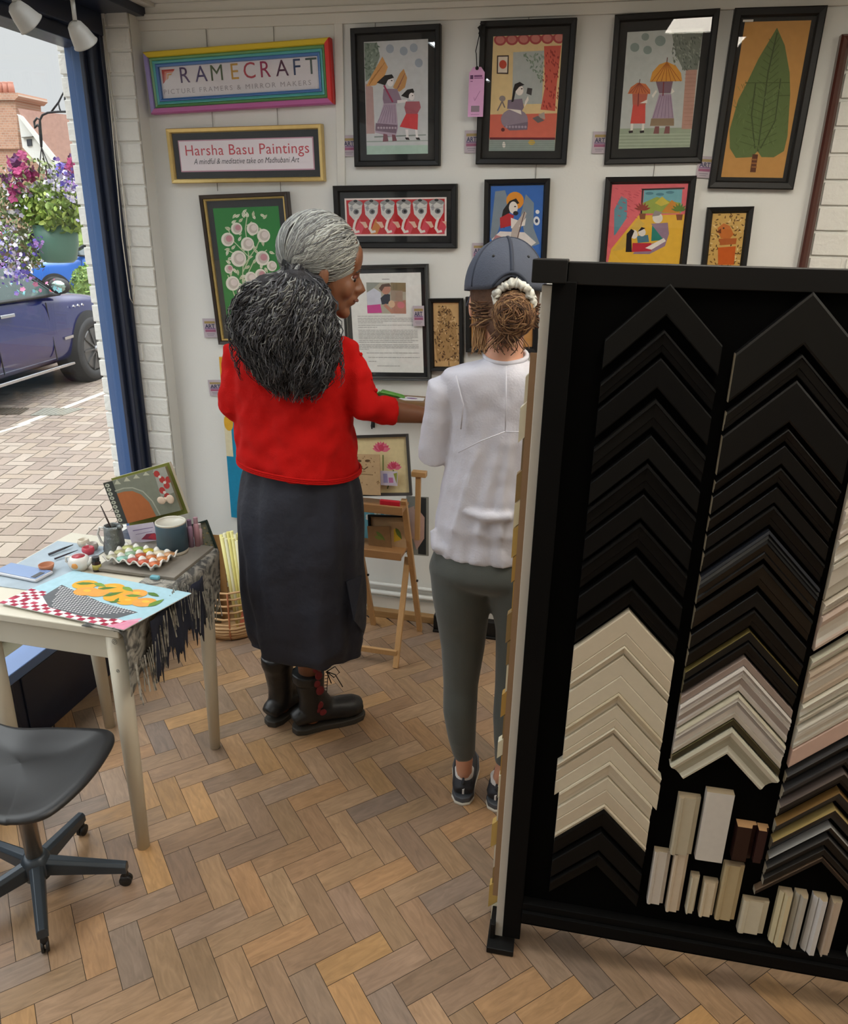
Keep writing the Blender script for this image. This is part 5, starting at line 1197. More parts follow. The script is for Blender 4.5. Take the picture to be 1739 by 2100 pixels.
MB().tube([tip*.93, tip], [.0018, .0006], 8).build('tip', mat('bristle', (40, 34, 30), .8), br_, smooth=True)
# egg tray palette
p = on(290, 1152, BZ)
eg = thing('egg_tray_palette', 'white ceramic egg tray used as a paint palette with coloured wells', 'palette', p, rz=math.radians(-4))
nx, ny, pit = 5, 3, .034
def egg(u, v):
    x = (u-.5)*nx*pit*1.02; y = (v-.5)*ny*pit*1.02
    h = .0165+.0075*(math.cos(2*math.pi*u*nx)+math.cos(2*math.pi*v*ny))*.5+.003*math.cos(2*math.pi*u*nx)*math.cos(2*math.pi*v*ny)
    return Vector((x, y, h))
MB().grid(egg, 61, 37).build('tray', m_cer, eg, smooth=True, solid=.003)
ecol = ['b8b49a', '8cc0b0', 'b04a3c', 'c85a3a', 'd07040', 'b4b07c', '90b090', 'c0582c', 'c8743a', 'd0884a', 'c4c884', '8fae5c', 'c4b43c', 'd8c9a8', 'c9986a']
for j in range(ny):
    for i in range(nx):
        c = ecol[j*nx+i]; xx = (i+.5-nx/2)*pit*1.02; yy = (j+.5-ny/2)*pit*1.02
        MB().lathe([(0, .0150), (.0135, .0165), (.0150, .0215)], c=(xx, yy, 0), n=14).build('paint_well', mat('paint_'+c, c, .35, var=.15, scale=60), eg, smooth=True)
for sx_ in (-1, 1):
    for sy_ in (-1, 1): MB().lathe([(.006, 0), (.007, .013)], c=(sx_*.06, sy_*.035, 0), n=10).build('foot', m_cer, eg)
p = on(165, 1168)
tp = thing('teapot', 'tiny white teapot with an orange spot and red paint inside', 'teapot', p+Vector((0, 0, .002)))
MB().lathe([(0, 0), (.018, 0), (.027, .010), (.030, .022), (.026, .034), (.019, .040), (.0165, .039), (.023, .030), (0, .030)], n=28).build('body', m_cer, tp, smooth=True)
MB().lathe([(0, .034), (.016, .035), (.0185, .0395)], n=20).build('paint', mat('red_paint', (176, 58, 72), .3), tp, smooth=True)
MB().tube([(.022, 0, .016), (.036, 0, .026), (.040, 0, .040)], [.008, .006, .0045], 10).build('spout', m_cer, tp, smooth=True)
MB().tube([(-.022, 0, .034), (-.040, 0, .032), (-.042, 0, .018), (-.026, 0, .010)], .0035, 10).build('handle', m_cer, tp, smooth=True)
MB().ell((.004, -.0265, .020), (.011, .004, .009), 14).build('spot', mat('orange_glaze', (206, 140, 70), .3), tp, smooth=True)
p = on(97, 1172)
ds = thing('clay_dish', 'little terracotta dish left of the teapot', 'dish', p+Vector((0, 0, .002)))
MB().lathe([(0, 0), (.013, 0), (.019, .012), (.0205, .020), (.018, .020), (.015, .010), (0, .008)], n=24).build('bowl', mat('terracotta', (176, 116, 84), .7), ds, smooth=True)
p = on(200, 1171)
ik = thing('ink_bottle', 'small dark ink bottle with a yellow label between teapot and egg tray', 'bottle', p+Vector((0, 0, .002)))
MB().lathe([(0, 0), (.0115, 0), (.0115, .024), (.008, .028), (.008, .030)], n=20).build('bottle', mat('dark_glass', (52, 34, 30), .15), ik, smooth=True)
MB().lathe([(0, .030), (.0095, .030), (.0095, .041), (0, .041)], n=20).build('cap', mat('black_plastic', (20, 20, 22), .4), ik, smooth=False)
MB().lathe([(.0117, .006), (.0117, .020)], n=20).build('label', mat('yellow_label', (170, 160, 80), .6), ik, smooth=True)
p = on(52, 1180)
ph_ = thing('mobile_phone', 'phone in a pale case lying at the left edge of the table', 'phone', p+Vector((-.005, 0, .003)), rz=math.radians(-6))
MB().box((-.075, -.032, 0), (.075, .032, .010)).build('case', mat('phone_case', (200, 202, 208), .4), ph_, bevel=.005)
MB().box((-.070, -.028, .010), (.070, .028, .0108)).build('screen', mat('phone_screen', (120, 146, 188), .08, var=.05), ph_)
MB().box((.050, -.024, .0105), (.066, .010, .0118)).build('camera', mat('dark_plastic', (40, 42, 50), .3), ph_, bevel=.0008)
# things lying behind the teapot
for lab, pts, c, r in (('dark metal palette knife behind the teapot', [(100, 1137), (150, 1117)], (70, 70, 76), .004), ('short dark brush behind the teapot, closest to the window', [(112, 1146), (160, 1128)], (52, 40, 50), .0028)):
    q0, q1 = on(*pts[0], TZ+.008), on(*pts[1], TZ+.010); t_ = thing('palette_knife' if 'knife' in lab else 'paint_brush', lab, 'knife' if 'knife' in lab else 'brush', q0)
    MB().tube([(0, 0, 0), (q1-q0)*.6], [r, r*.8], 8).build('handle', mat('h%d' % c[0], c, .4), t_, smooth=True)
    MB().tube([(q1-q0)*.6, (q1-q0)], [r*.8, r*.3], 8).build('blade' if 'knife' in lab else 'tip', m_iron, t_, smooth=True)
for k, (px, py, c, lab) in enumerate([(172, 1120, (206, 196, 176), 'small cream shell shaped pot behind the teapot'), (190, 1128, (170, 160, 150), 'small grey pebble pot left of the pewter jug'), (182, 1136, (184, 60, 76), 'small pot of red paint behind the teapot spout')]):
    q = on(px, py, TZ+.002); t_ = thing('paint_pot', lab, 'pot', q)
    MB().lathe([(0, 0), (.012, 0), (.017, .012), (.015, .022), (.012, .022), (.010, .012), (0, .012)], n=18, wob=lambda a_, z: 1+.08*math.sin(a_*4)).build('pot', mat('pot_%d' % k, c, .5), t_, smooth=True)
    MB().lathe([(0, .013), (.011, .0135)], n=16).build('paint', mat('potp_%d' % k, tuple(int(v*.8) for v in c), .3), t_)
q0, q1 = on(248, 1172, TZ+.006), on(352, 1180, TZ+.006); t_ = thing('paint_brush', 'long dark paint brush lying in front of the egg tray palette', 'brush', q0)
MB().tube([(0, 0, 0), (q1-q0)*.75], [.002, .003], 8).build('handle', _M['dark_lacquer'], t_, smooth=True); MB().tube([(q1-q0)*.75, (q1-q0)*.88], .0028, 8).build('ferrule', mat('ferrule', (170, 170, 172), .25, .9), t_, smooth=True); MB().tube([(q1-q0)*.88, (q1-q0)], [.0028, .0006], 8).build('tip', _M['bristle'], t_, smooth=True)
er = MB().cbox(tuple(on(318, 1184, TZ+.009)), (.026, .014, .010)).build('eraser', mat('teal_eraser', (112, 172, 186), .6), None, bevel=.003); tag(er, 'small teal eraser beside the brush at the edge of the painting', 'eraser')
cl_ = MB().box((-1.54, 1.50, TZ+.0004), (-1.36, 1.80, TZ+.0024)).build('paint_rag', mat('pale_rag', (164, 178, 188), .9, var=.25, scale=18), None); tag(cl_, 'pale blue stained rag spread under the phone and teapot', 'rag')
# painted panels leaning at the rear
def panel(name, lab, cat, cs, Y, lean, th_, frontc, artfn, parts=True):
    p = [P(x, y, 1, Y) for x, y in cs]; c = (p[0]+p[1]+p[2]+p[3])/4; w_ = ((p[1]-p[0]).length+(p[2]-p[3]).length)/2; h_ = ((p[0]-p[3]).length+(p[1]-p[2]).length)/2
    r = math.atan2((p[1].z-p[0].z)+(p[2].z-p[3].z), (p[1].x-p[0].x)+(p[2].x-p[3].x))
    t = thing(name, lab, cat, (c.x, Y, c.z), rot=(lean, -r, 0))
    MB().box((-w_/2, 0, -h_/2), (w_/2, th_, h_/2)).build('board', mat(name+'_edge_%d' % frontc[0], frontc, .7), t, bevel=.001)
    if artfn:
        a = Art(w_, h_, cs, y=-.0004); artfn(a); a.build('picture', t)
    return t, w_, h_
def artA(a):
    a.bg('7c8072'); a.poly('a8653c', (258, 1076), (241, 1013), (258, 1008), (275, 1007), (291, 1014), (305, 1030), (316, 1062)).poly('3c3f3c', (216, 988), (236, 984), (258, 1074), (238, 1074)); a.up()
    for k in range(9): a.ell('b0b2a2', 225+k*2.2, 995+k*9, 5, 4, 8); a.up().ell('585a50', 225+k*2.2, 995+k*9, 2, 2, 6); a.l -= 1
    for k in range(5): a.poly('b4b4a0', (246+k*20, 982-k*6), (254+k*20, 992-k*6), (240+k*20, 993-k*6))
    a.line('a6a898', 2.4, (240, 1007), (258, 1001), (276, 1000), (296, 1008), (312, 1028), (323, 1056))
    a.poly('9a9c94', (322, 963), (346, 957), (356, 1010), (330, 1020)).up()
    for x, y in ((328, 972), (337, 984), (344, 996), (334, 1006), (342, 1018), (349, 984)): a.ell('a83c38', x, y, 6, 7, 10)
    a.up()
    for x, y in ((333, 978), (341, 990), (338, 1010)): a.ell('d0c8c0', x, y, 3, 3, 8)
def artB(a):
    a.bg('7f8440'); a.up()
    for x, y in ((325, 970), (333, 985), (340, 998), (330, 1015), (345, 978), (338, 1022)): a.ell('a83c38', x, y, 6, 7, 10)
    a.up()
    for x, y in ((329, 975), (342, 990), (333, 1008)): a.ell('d0c8c0', x, y, 3, 3, 8)
panel('painted_panel', 'olive painted board with red flowers behind the arched panel', 'panel', [(234, 978), (358, 950), (374, 1050), (262, 1085)], 1.893, -.06, .012, (206, 202, 180), artB)
panel('painted_panel', 'grey painted board with an orange arch standing on the table rear', 'panel', [(216, 990), (346, 957), (364, 1046), (240, 1078)], 1.866, -.06, .010, (120, 112, 80), artA)
q = P(352, 1022, 1, 1.858); rb = MB()
rb.ell((0, 0, 0), (.013, .004, .014), 12); rb.ell((-.028, -.002, -.006), (.014, .004, .012), 12); rb.bar((-.02, 0, -.003), (-.005, 0, 0), .004, .012)
tag(rb.build('paper_rosette', mat('peach_paper', (206, 186, 166), .8), None, smooth=True, loc=(q.x, q.y-.008, q.z)), 'peach paper bow at the right edge of the painted boards', 'bow')
def artC(a):
    a.bg('cfc6d6'); a.poly('8c3c50', (284, 1106), (296, 1096), (316, 1094), (320, 1110)).poly('b8404c', (298, 1104), (308, 1096), (320, 1096), (319, 1110)).line('7c6c94', 1.6, (272, 1090), (314, 1081)).line('9c8cac', 1.3, (276, 1097), (310, 1090))
panel('leaflet_card', 'lilac leaflet with a red picture propped behind the mug', 'card', [(262, 1082), (318, 1068), (322, 1110), (268, 1112)], 1.835, -.05, .001, (200, 194, 206), artC)
def artD(a):
    a.bg('7c7c6a'); a.scatter(50, (395, 1080, 438, 1130), lambda x, y: a.ell(a.rr.choice(['b0a070', '5c6450', '9c8a60', '4c5448']), x, y, 2.5, 2, 6))
t_, w1_, h1_ = panel('framed_photo', 'small dark framed picture leaning at the far right corner of the table', 'picture', [(394, 1078), (424, 1068), (446, 1128), (414, 1136)], 1.90, -.12, .006, (48, 60, 54), artD)
rg = MB(); ring(rg, w1_+.006, h1_+.006, [(0, 0), (0, .006), (.005, .006), (.005, 0)]); rg.build('moulding', mat('dark_green_frame', (40, 56, 50), .4), t_)
for k, (px, py) in enumerate([(388, 1074), (401, 1069), (408, 1082)]):
    q = P(px, py, 1, 1.845+.012*k); t_ = thing('paint_bottle', ['mauve paint bottle, leftmost of the three behind the mug', 'pink paint bottle, tallest of the three behind the mug', 'pale pink paint bottle, rightmost of the three behind the mug'][k], 'bottle', (q.x, q.y, BZ), group='three small paint bottles')
    hh = max(.03, q.z-BZ+.012)
    MB().lathe([(0, 0), (.0085, 0), (.0085, hh*.7), (.006, hh*.8)], n=16).build('bottle', mat('pinkb%d' % k, [(150, 120, 140), (196, 150, 160), (206, 176, 180)][k], .4), t_, smooth=True)
    MB().lathe([(0, hh*.8), (.0065, hh*.8), (.0065, hh), (0, hh)], n=14).build('cap', mat('pinkc%d' % k, [(120, 96, 120), (176, 140, 150), (190, 180, 176)][k], .5), t_)

# ---------------------------------------------------------------- swivel chair
cc0 = Vector((-1.262, 1.215, 0)); SZ = .455
chn = thing('swivel_chair', 'black moulded seat swivel chair on a chrome column at the lower left', 'chair', cc0)
def outline(px, py): q = P(px, py, 2, SZ); return (q.x-cc0.x, q.y-cc0.y)
ol = [outline(*q) for q in [(30, 1489), (120, 1488), (190, 1490), (222, 1494), (234, 1508), (226, 1532), (198, 1575), (160, 1618), (110, 1660), (70, 1678), (20, 1683), (-30, 1676)]]
ol += [(-.235, -.205), (-.275, -.12), (-.28, .02), (-.24, .07), (-.16, .075)]
# resample closed outline smoothly
def catmull(pts, n=6):
    out = []; k = len(pts)
    for i in range(k):
        p0, p1, p2, p3 = (Vector(pts[(i+j-1) % k]) for j in range(4))
        for s in range(n):
            t = s/n; out.append(.5*((2*p1)+(-p0+p2)*t+(2*p0-5*p1+4*p2-p3)*t*t+(-p0+3*p1-3*p2+p3)*t**3))
    return out
oc = catmull(ol, 5); ctr = Vector((sum(v[0] for v in oc)/len(oc), sum(v[1] for v in oc)/len(oc)))
b = MB(); no = len(oc); rings = [(0.0, -.020), (.25, -.019), (.5, -.014), (.72, -.007), (.88, -.0005), (.96, .0), (1.0, -.005), (1.0, -.012), (.95, -.017), (.6, -.030), (0.0, -.036)]
vs = []
for f_, dz in rings:
    for v in oc:
        q = ctr+(v-ctr)*f_; sad = -.022*math.exp(-((q.x-ctr.x-.06)/.09)**2)*f_*(1-f_)*2
        vs.append((q.x, q.y, SZ+dz+sad))
fs = [(i*no+j, i*no+(j+1) % no, (i+1)*no+(j+1) % no, (i+1)*no+j) for i in range(len(rings)-1) for j in range(no)]
b.add(vs, fs); b.build('seat', mat('black_plastic_seat', (30, 31, 33), .42, var=.06), chn, smooth=True)
m_chr = mat('chrome_column', (190, 178, 164), .32, 1, var=.05)
MB().lathe([(.0, .40), (.045, .40), (.045, .43), (.0, .432)], n=24).build('seat_plate', m_chr, chn)
MB().lathe([(.020, .10), (.020, .26), (.0215, .262), (.0215, .405)], n=24).build('column', m_chr, chn, smooth=True)
m_arm = mat('grey_steel_base', (58, 66, 74), .38, .3, var=.06)
MB().lathe([(.0, .050), (.032, .052), (.034, .07), (.034, .105), (.026, .118), (.021, .12)], n=24).build('hub', m_arm, chn, smooth=True)
castors = [(95, 1955), (268, 1812), (174, 1706)]
cw = [P(x, y, 2, 0)-cc0 for x, y in castors]
angs = [math.atan2(v.y, v.x) for v in cw]; rads = [v.length for v in cw]
a0_ = sum((angs[i]-math.radians(72)*i) for i in range(3))/3; cpos = cw+[Vector((.225*math.cos(a0_+math.radians(72*k)), .225*math.sin(a0_+math.radians(72*k)), 0)) for k in (3, 4)]
for v in cpos:
    d = Vector((v.x, v.y, 0)); e_ = d*.99
    lg = MB(); s0 = d.normalized()*.02; sd_ = Vector((-d.y, d.x, 0)).normalized()
    prs = []
    for q, hw_, zt_, zb_ in ((s0, .017, .108, .062), (e_, .0125, .072, .045)):
        prs.append([q+sd_*hw_+Vector((0, 0, zb_)), q-sd_*hw_+Vector((0, 0, zb_)), q-sd_*hw_+Vector((0, 0, zt_-.008)), q-sd_*hw_*.5+Vector((0, 0, zt_)), q+sd_*hw_*.5+Vector((0, 0, zt_)), q+sd_*hw_+Vector((0, 0, zt_-.008))])
    lg.add(prs[0]+prs[1], [tuple(range(5, -1, -1)), tuple(range(6, 12))]+[(i, (i+1) % 6, 6+(i+1) % 6, 6+i) for i in range(6)])
    l_ = lg.build('leg', m_arm, chn, bevel=.002)
    cs_ = MB(); cs_.ell(v*.955+Vector((0, 0, .034)), (.009, .009, .014), 12); ax_ = sd_
    Mw = Matrix.Translation(v*.955+Vector((0, 0, .016)))@(Vector((0, 0, 1)).rotation_difference(ax_).to_matrix().to_4x4())
    for s_ in (-.0085, .0025): cs_.lathe([(0, s_), (.0155, s_), (.016, s_+.003), (.0155, s_+.006), (0, s_+.006)], M=Mw, n=20)
    cs_.build('castor', mat('castor_black', (18, 18, 18), .5), l_, smooth=True)

# ---------------------------------------------------------------- basket of rolled paper
bk_ = thing('rattan_basket', 'round open rattan basket standing on the floor behind the table', 'basket', (-1.40, 2.575, 0))
bm = MB(); rt_ = [(0.004, .105), (.022, .122), (.035, .128), (.048, .131), (.061, .131), (.076, .129), (.10, .124), (.128, .120), (.158, .119), (.188, .120), (.218, .122)]
for z, r in rt_:
    pts = [(r*math.cos(k*math.pi/16), r*math.sin(k*math.pi/16), z+.004+.0015*math.sin(k*2.1+z*90)) for k in range(33)]
    bm.tube(pts, .0045 if z > .07 else .0062, 8, caps=False)
bm.lathe([(0, .002), (.105, .002), (.105, .010), (0, .010)], n=24)
bm.build('weave', mat('rattan', (196, 158, 112), .6, var=.15, scale=30), bk_, smooth=True)
for k in range(9):
    a_ = k*2*math.pi/9+.2
    MB().tube([(rr_*math.cos(a_), rr_*math.sin(a_), zz) for zz, rr_ in ((.002, .108), (.04, .136), (.10, .129), (.16, .124), (.222, .127))], .0035, 6).build('stake', mat('rattan_dark', (178, 112, 74), .6), bk_, smooth=True)
for k in range(18):
    row = k//9; tpx = 453+(k % 9)*7.2+row*3; t_ = P(tpx, 1094+row*10+rk.uniform(-5, 5), 1, 2.605-row*.03)
    bx_ = t_.x+.030-(k % 9-4)*.0035; by_ = 2.600-row*.034
    o = MB().tube([(bx_, by_, .013), t_], .0072, 12).build('paper_roll', mat('roll_%d' % (k % 3), [(232, 224, 150), (226, 222, 186), (220, 210, 126)][k % 3], .6, var=.04), None, smooth=False)
    for f_ in o.data.polygons: f_.use_smooth = len(f_.vertices) == 4
    tag(o, 'pale yellow rolled paper standing in the rattan basket', 'paper roll', 'rolls of yellow paper in the basket')
for lab, (x0, y0), (dx_, dz_), c, wd in (('tan printed card leaning in the basket beside the yellow rolls', (-1.452, 2.60), (-.02, .40), (150, 112, 66), .055), ('dark framed print leaning in the basket toward the table', (-1.48, 2.575), (-.035, .45), (84, 78, 58), .05), ('orange striped card slanting inside the basket', (-1.345, 2.53), (.04, .22), (196, 108, 78), .02)):
    b = MB(); b.bar((x0, y0, .014), (x0+dx_, y0+.02, dz_), .004, wd, upv=(1, 0, 0)); tag(b.build('printed_card', mat('card_%d' % c[0], c, .7, var=.3, scale=30), None, bevel=.001), lab, 'card')

# ---------------------------------------------------------------- folding easel with prints
ez = thing('wooden_easel', 'small folding beech easel with two trays against the wall', 'easel', (-.74, 2.60, 0)); eo = Vector((-.74, 2.60, 0))
def E(v): return Vector(v)-eo
tpA = P(828, 1025, 1, 2.52); ftA = P(861, 1293, 2, 0); tpB = P(836, 1142, 1, 2.64); ftB = P(811, 1370, 2, 0)
for dx_ in (0, -.205):
    D_ = Vector((dx_, 0, 0))
    MB().bar(E(tpA+D_), E(ftA+D_), .022, .018, upv=(0, 1, 0)).build('leg', m_oak, ez, bevel=.002)
    MB().bar(E(tpB+D_+Vector((0, 0, .0))), E(ftB+D_), .022, .016, upv=(0, 1, 0)).build('leg', m_oak, ez, bevel=.002)
    pm = (tpA*.42+ftA*.58)+D_; MB().lathe([(0, 0), (.005, 0), (.005, .018), (0, .018)], c=E(pm), M=RY(math.pi/2), n=12).build('bolt', m_iron, ez)
m_oak2 = mat('tray_beech', (158, 116, 74), .5, var=.12, scale=4, stretch=(3, 30, 30))
xl, xr_ = tpA.x-.215, tpA.x+.010
MB().box(E((xl, 2.47, .640)), E((xr_, 2.56, .652))).build('tray', m_oak2, ez, bevel=.002)
MB().box(E((xl, 2.46, .632)), E((xr_, 2.472, .664))).build('tray_lip', m_oak2, ez, bevel=.002)
zs = P(800, 1142, 1, 2.50).z
MB().box(E((xl, 2.49, zs)), E((xr_-.01, 2.66, zs+.012))).build('shelf', m_oak2, ez, bevel=.002)
MB().box(E((xl, 2.485, zs-.006)), E((xr_-.01, 2.495, zs+.026))).build('shelf_lip', m_oak2, ez, bevel=.002)
MB().bar(E((ftB.x-.205, ftB.y+.02, .055)), E((ftB.x, ftB.y+.02, .055)), .014, .022).build('stretcher', m_oak, ez, bevel=.002)
q0 = P(853, 1020, 1, 2.66); q1 = P(858, 975, 1, 2.66)
MB().bar(E((q1.x, 2.66, zs+.012)), E((q1.x, 2.66, q1.z)), .020, .016, upv=(0, 1, 0)).build('mast', m_oak, ez, bevel=.002)
MB().box(E((q1.x-.025, 2.645, q1.z-.004)), E((q1.x+.032, 2.675, q1.z+.018))).build('mast_head', m_oak, ez, bevel=.003)
def easelpic(name, lab, cat, cs, Y, artfn, edge, fw_=0, fm=None, lean=-.12):
    t, w_, h_ = panel(name, lab, cat, cs, Y, lean, .004, edge, artfn)
    if fw_:
        rg = MB(); ring(rg, w_+.002, h_+.002, [(0, 0), (0, .012), (fw_*.9, .010), (fw_, .004), (fw_, 0)]); rg.build('moulding', fm, t)
    return t
def lotus(a):
    a.bg('d6c79a'); a.up().line('6c7c48', 2.5, (788, 935), (783, 985)).line('6c7c48', 2.5, (806, 965), (790, 1000)); a.up()
    for x, y, r in ((786, 920, 17), (808, 956, 14)):
        for k in range(9): a.leaf('c8506c' if k % 2 else 'd47088', x, y+6, r*1.15, r*.55, -math.pi+.25+k*.33)
        a.up().ell('c04460', x, y, r*.35, r*.4, 10); a.l -= 1
easelpic('framed_print', 'dark framed print of two pink lotus flowers on the easel tray', 'print', [(722, 895), (845, 892), (838, 1012), (722, 1014)], 2.535, lotus, (60, 56, 50), .010, mat('grey_frame', (58, 56, 54), .5))
def kraft(a):
    a.bg('bea27c'); a.up()
    for x, y in ((738, 948), (757, 948)): a.ell('5c4630', x, y, 6, 3, 10)
    a.line('5c4630', 2, (742, 962), (748, 966), (756, 961)).line('7c6244', 1.4, (735, 975), (765, 977)); a.scatter(24, (735, 935, 778, 1005), lambda x, y: a.leaf('8a6e4c', x, y, 4, 2, a.rr.uniform(0, 6)))
easelpic('kraft_card', 'brown kraft card with a sketched face leaning on the lotus print', 'card', [(728, 932), (784, 935), (775, 1013), (728, 1013)], 2.500, kraft, (170, 140, 104))
easelpic('art_card', 'small ART card standing in front of the lotus print', 'card', [(778, 966), (817, 968), (813, 996), (777, 994)], 2.512, lambda a: (a.bg('c4bccb').poly('8c88b0', (786, 972), (795, 972), (795, 990), (786, 990)).poly('b06c98', (797, 980), (806, 980), (806, 990), (797, 990)).poly('8c9440', (808, 972), (816, 970), (812, 992))), (190, 184, 196))
q = P(800, 1008, 1, 2.49); rp_ = MB().box((q.x-.038, 2.482, .654), (q.x+.038, 2.496, .678)).build('red_packet', mat('red_foil', (190, 38, 52), .3, var=.1), None, bevel=.004); tag(rp_, 'shiny red packet on the easel tray', 'packet')
def teal(a):
    a.bg('6aa8b8'); a.up()
    for x, y in ((763, 1040), (785, 1038), (806, 1046), (775, 1056), (820, 1038), (795, 1058), (757, 1062)):
        for k in range(5): a.ell('dcdcd4', x+4*math.cos(k*1.257), y+4*math.sin(k*1.257), 3.4, 3.4, 8)
        a.up().ell('b8b888', x, y, 1.8, 1.8, 6); a.l -= 1
easelpic('floral_card', 'teal card of white blossoms at the back of the lower easel shelf', 'card', [(742, 1030), (826, 1032), (826, 1122), (748, 1122)], 2.628, teal, (110, 160, 176))
easelpic('framed_print', 'black framed tan print standing behind two leaf cards on the lower easel shelf', 'print', [(756, 1055), (832, 1060), (832, 1128), (760, 1128)], 2.60, lambda a: a.bg('ac8c68'), (24, 24, 24), .008, m_black)
def leafart(c): return lambda a: a.bg(c).up().leaf('5c6a30', 772, 1090, 26, 8, .8).leaf('6c7434', 768, 1100, 20, 7, .3)
easelpic('leaf_card', 'brown card with a green leaf, left on the lower easel shelf', 'card', [(754, 1080), (800, 1080), (802, 1128), (756, 1128)], 2.560, leafart('80603e'), (90, 66, 44))
easelpic('leaf_card', 'tan card with a yellow and green leaf, right on the lower easel shelf', 'card', [(798, 1072), (832, 1072), (832, 1126), (802, 1126)], 2.575, lambda a: a.bg('ac8c68').up().poly('b8982c', (808, 1086), (820, 1090), (822, 1108), (808, 1112)).leaf('5c6a30', 812, 1084, 26, 9, 1.1), (150, 120, 88))
def pinkart(a):
    a.bg('8a8c88'); a.poly('303234', (862, 1022), (882, 1024), (866, 1136), (852, 1134)).poly('b89890', (845, 1055), (858, 1048), (872, 1070), (866, 1110), (850, 1128), (842, 1100)).poly('c0a49c', (838, 1050), (852, 1044), (848, 1110), (840, 1110))
easelpic('wrapped_print', 'pink figure print in clear wrap standing behind the easel on the right', 'print', [(835, 1020), (888, 1022), (870, 1138), (832, 1134)], 2.70, pinkart, (44, 46, 48), lean=-.08)
bx = P(890, 1290, 2, 0); bx2 = P(1040, 1312, 2, 0)
pl_ = MB(); pl_.box((bx.x, 2.765, 0), (bx2.x+.2, 2.80, .075)); pl_.box((bx.x, 2.755, 0), (bx2.x+.2, 2.765, .012))
tag(pl_.build('low_plinth', m_black, None, bevel=.003), 'low black wooden plinth on the floor behind the grey leggings', 'plinth')
rd = MB().cbox((P(20, 1497, 2, .03).x-.01, P(20, 1497, 2, .03).y, .025), (.03, .05, .05)).build('red_box', mat('red_card', (190, 50, 60), .5), None, bevel=.003); tag(rd, 'small red box on the floor under the table by the window panel', 'box')
# ---------------------------------------------------------------- people
def softbody(name, mb, m, parent, voxel=.007, it=6, fac=.6, disp=None):
    o = mb.build(name, m, parent, smooth=True)
    q = o.modifiers.new('remesh', 'REMESH'); q.mode = 'VOXEL'; q.voxel_size = voxel; q.use_smooth_shade = True
    q = o.modifiers.new('smooth', 'SMOOTH'); q.iterations = it; q.factor = fac
    if disp:
        for k, (sc_, st_) in enumerate(disp):
            tx = bpy.data.textures.new(name+'_fold%d' % k, 'CLOUDS'); tx.noise_scale = sc_; tx.noise_depth = 1
            q = o.modifiers.new('fold', 'DISPLACE'); q.texture = tx; q.strength = st_; q.mid_level = .5; q.texture_coords = 'LOCAL'
    return o
def loft(b, secs, n=28, e=2.3, fold=None):
    """secs: (x, y, z, rx, ry, yaw[, tilt])"""
    vs = []
    for i, s in enumerate(secs):
        x, y, z, rx, ry, ya = s[:6]; tilt = s[6] if len(s) > 6 else 0
        for j in range(n):
            a = 2*math.pi*j/n; c, s_ = math.cos(a), math.sin(a)
            f = fold(i/(len(secs)-1), a) if fold else 1
            px_ = math.copysign(abs(c)**(2/e), c)*rx*f; py_ = math.copysign(abs(s_)**(2/e), s_)*ry*f
            vs.append((x+px_*math.cos(ya)-py_*math.sin(ya), y+px_*math.sin(ya)+py_*math.cos(ya), z+tilt*px_))
    k = len(secs); fs = [(i*n+j, i*n+(j+1) % n, (i+1)*n+(j+1) % n, (i+1)*n+j) for i in range(k-1) for j in range(n)]
    fs += [tuple(range(n-1, -1, -1)), tuple((k-1)*n+j for j in range(n))]
    return b.add(vs, fs)
def refine(secs, m=4):
    """smooth interpolation of loft stations"""
    out = []; k = len(secs)
    for i in range(k-1):
        p = [secs[max(0, i-1)], secs[i], secs[i+1], secs[min(k-1, i+2)]]
        for s in range(m):
            t = s/m; out.append(tuple(.5*((2*b)+(-a+c)*t+(2*a-5*b+4*c-d)*t*t+(-a+3*b-3*c+d)*t**3) for a, b, c, d in zip(*p)))
    out.append(secs[-1]); return out
def rows(Y, data, dep, yaw=0):
    """(py, left px, right px, depth ratio, dy) rows of a silhouette standing at distance Y"""
    out = []
    for r in data:
        py, l, rr_, dr = r[:4]; dy = r[4] if len(r) > 4 else 0
        a = P(l, py, 1, Y+dy); b = P(rr_, py, 1, Y+dy); w = (b.x-a.x)/2
        out.append(((a.x+b.x)/2, Y+dy, (a.z+b.z)/2, w, w*dr*dep, yaw))
    return out
def hand(name, m, parent, wrist, direction, upv, size=.165, curl=.5, side=1):
    """palm, four jointed fingers of different lengths and a thumb from the side of the palm"""
    d = Vector(direction).normalized(); u = Vector(upv); s_ = d.cross(u).normalized()*side; u = (s_.cross(d)*side).normalized()
    W = Vector(wrist); k = size/.18
    def pt(f, l, v): return W+d*f*k+s_*l*k+u*v*k
    b = MB()
    b.tube([pt(-.03, 0, 0), pt(0, 0, 0), pt(.03, 0, 0), pt(.07, .0, 0), pt(.095, 0, -.002)], [.026*k, .027*k, .036*k, .040*k, .036*k], 14, flat=.45)
    for l, L, r in ((.030, .068, .0085), (.011, .078, .0092), (-.010, .073, .0088), (-.029, .056, .0078)):
        p = pt(.085, l, 0); a = 0; pts = [pt(.06, l*.8, 0), p]
        for seg, q in ((.45, .6), (.30, 1.0), (.25, .8)):
            a += curl*q; p = p+(d*math.cos(a)-u*math.sin(a))*L*seg*k+s_*l*.08*k; pts.append(p)
        b.tube(pts, [r*k, r*k*1.02, r*k*.96, r*k*.9, r*k*.68], 10)
    b.tube([pt(.015, .022, -.004), pt(.040, .044, -.010), pt(.066, .054, -.020), pt(.086, .052, -.032)], [.014*k, .0125*k, .0105*k, .0075*k], 10)
    return b
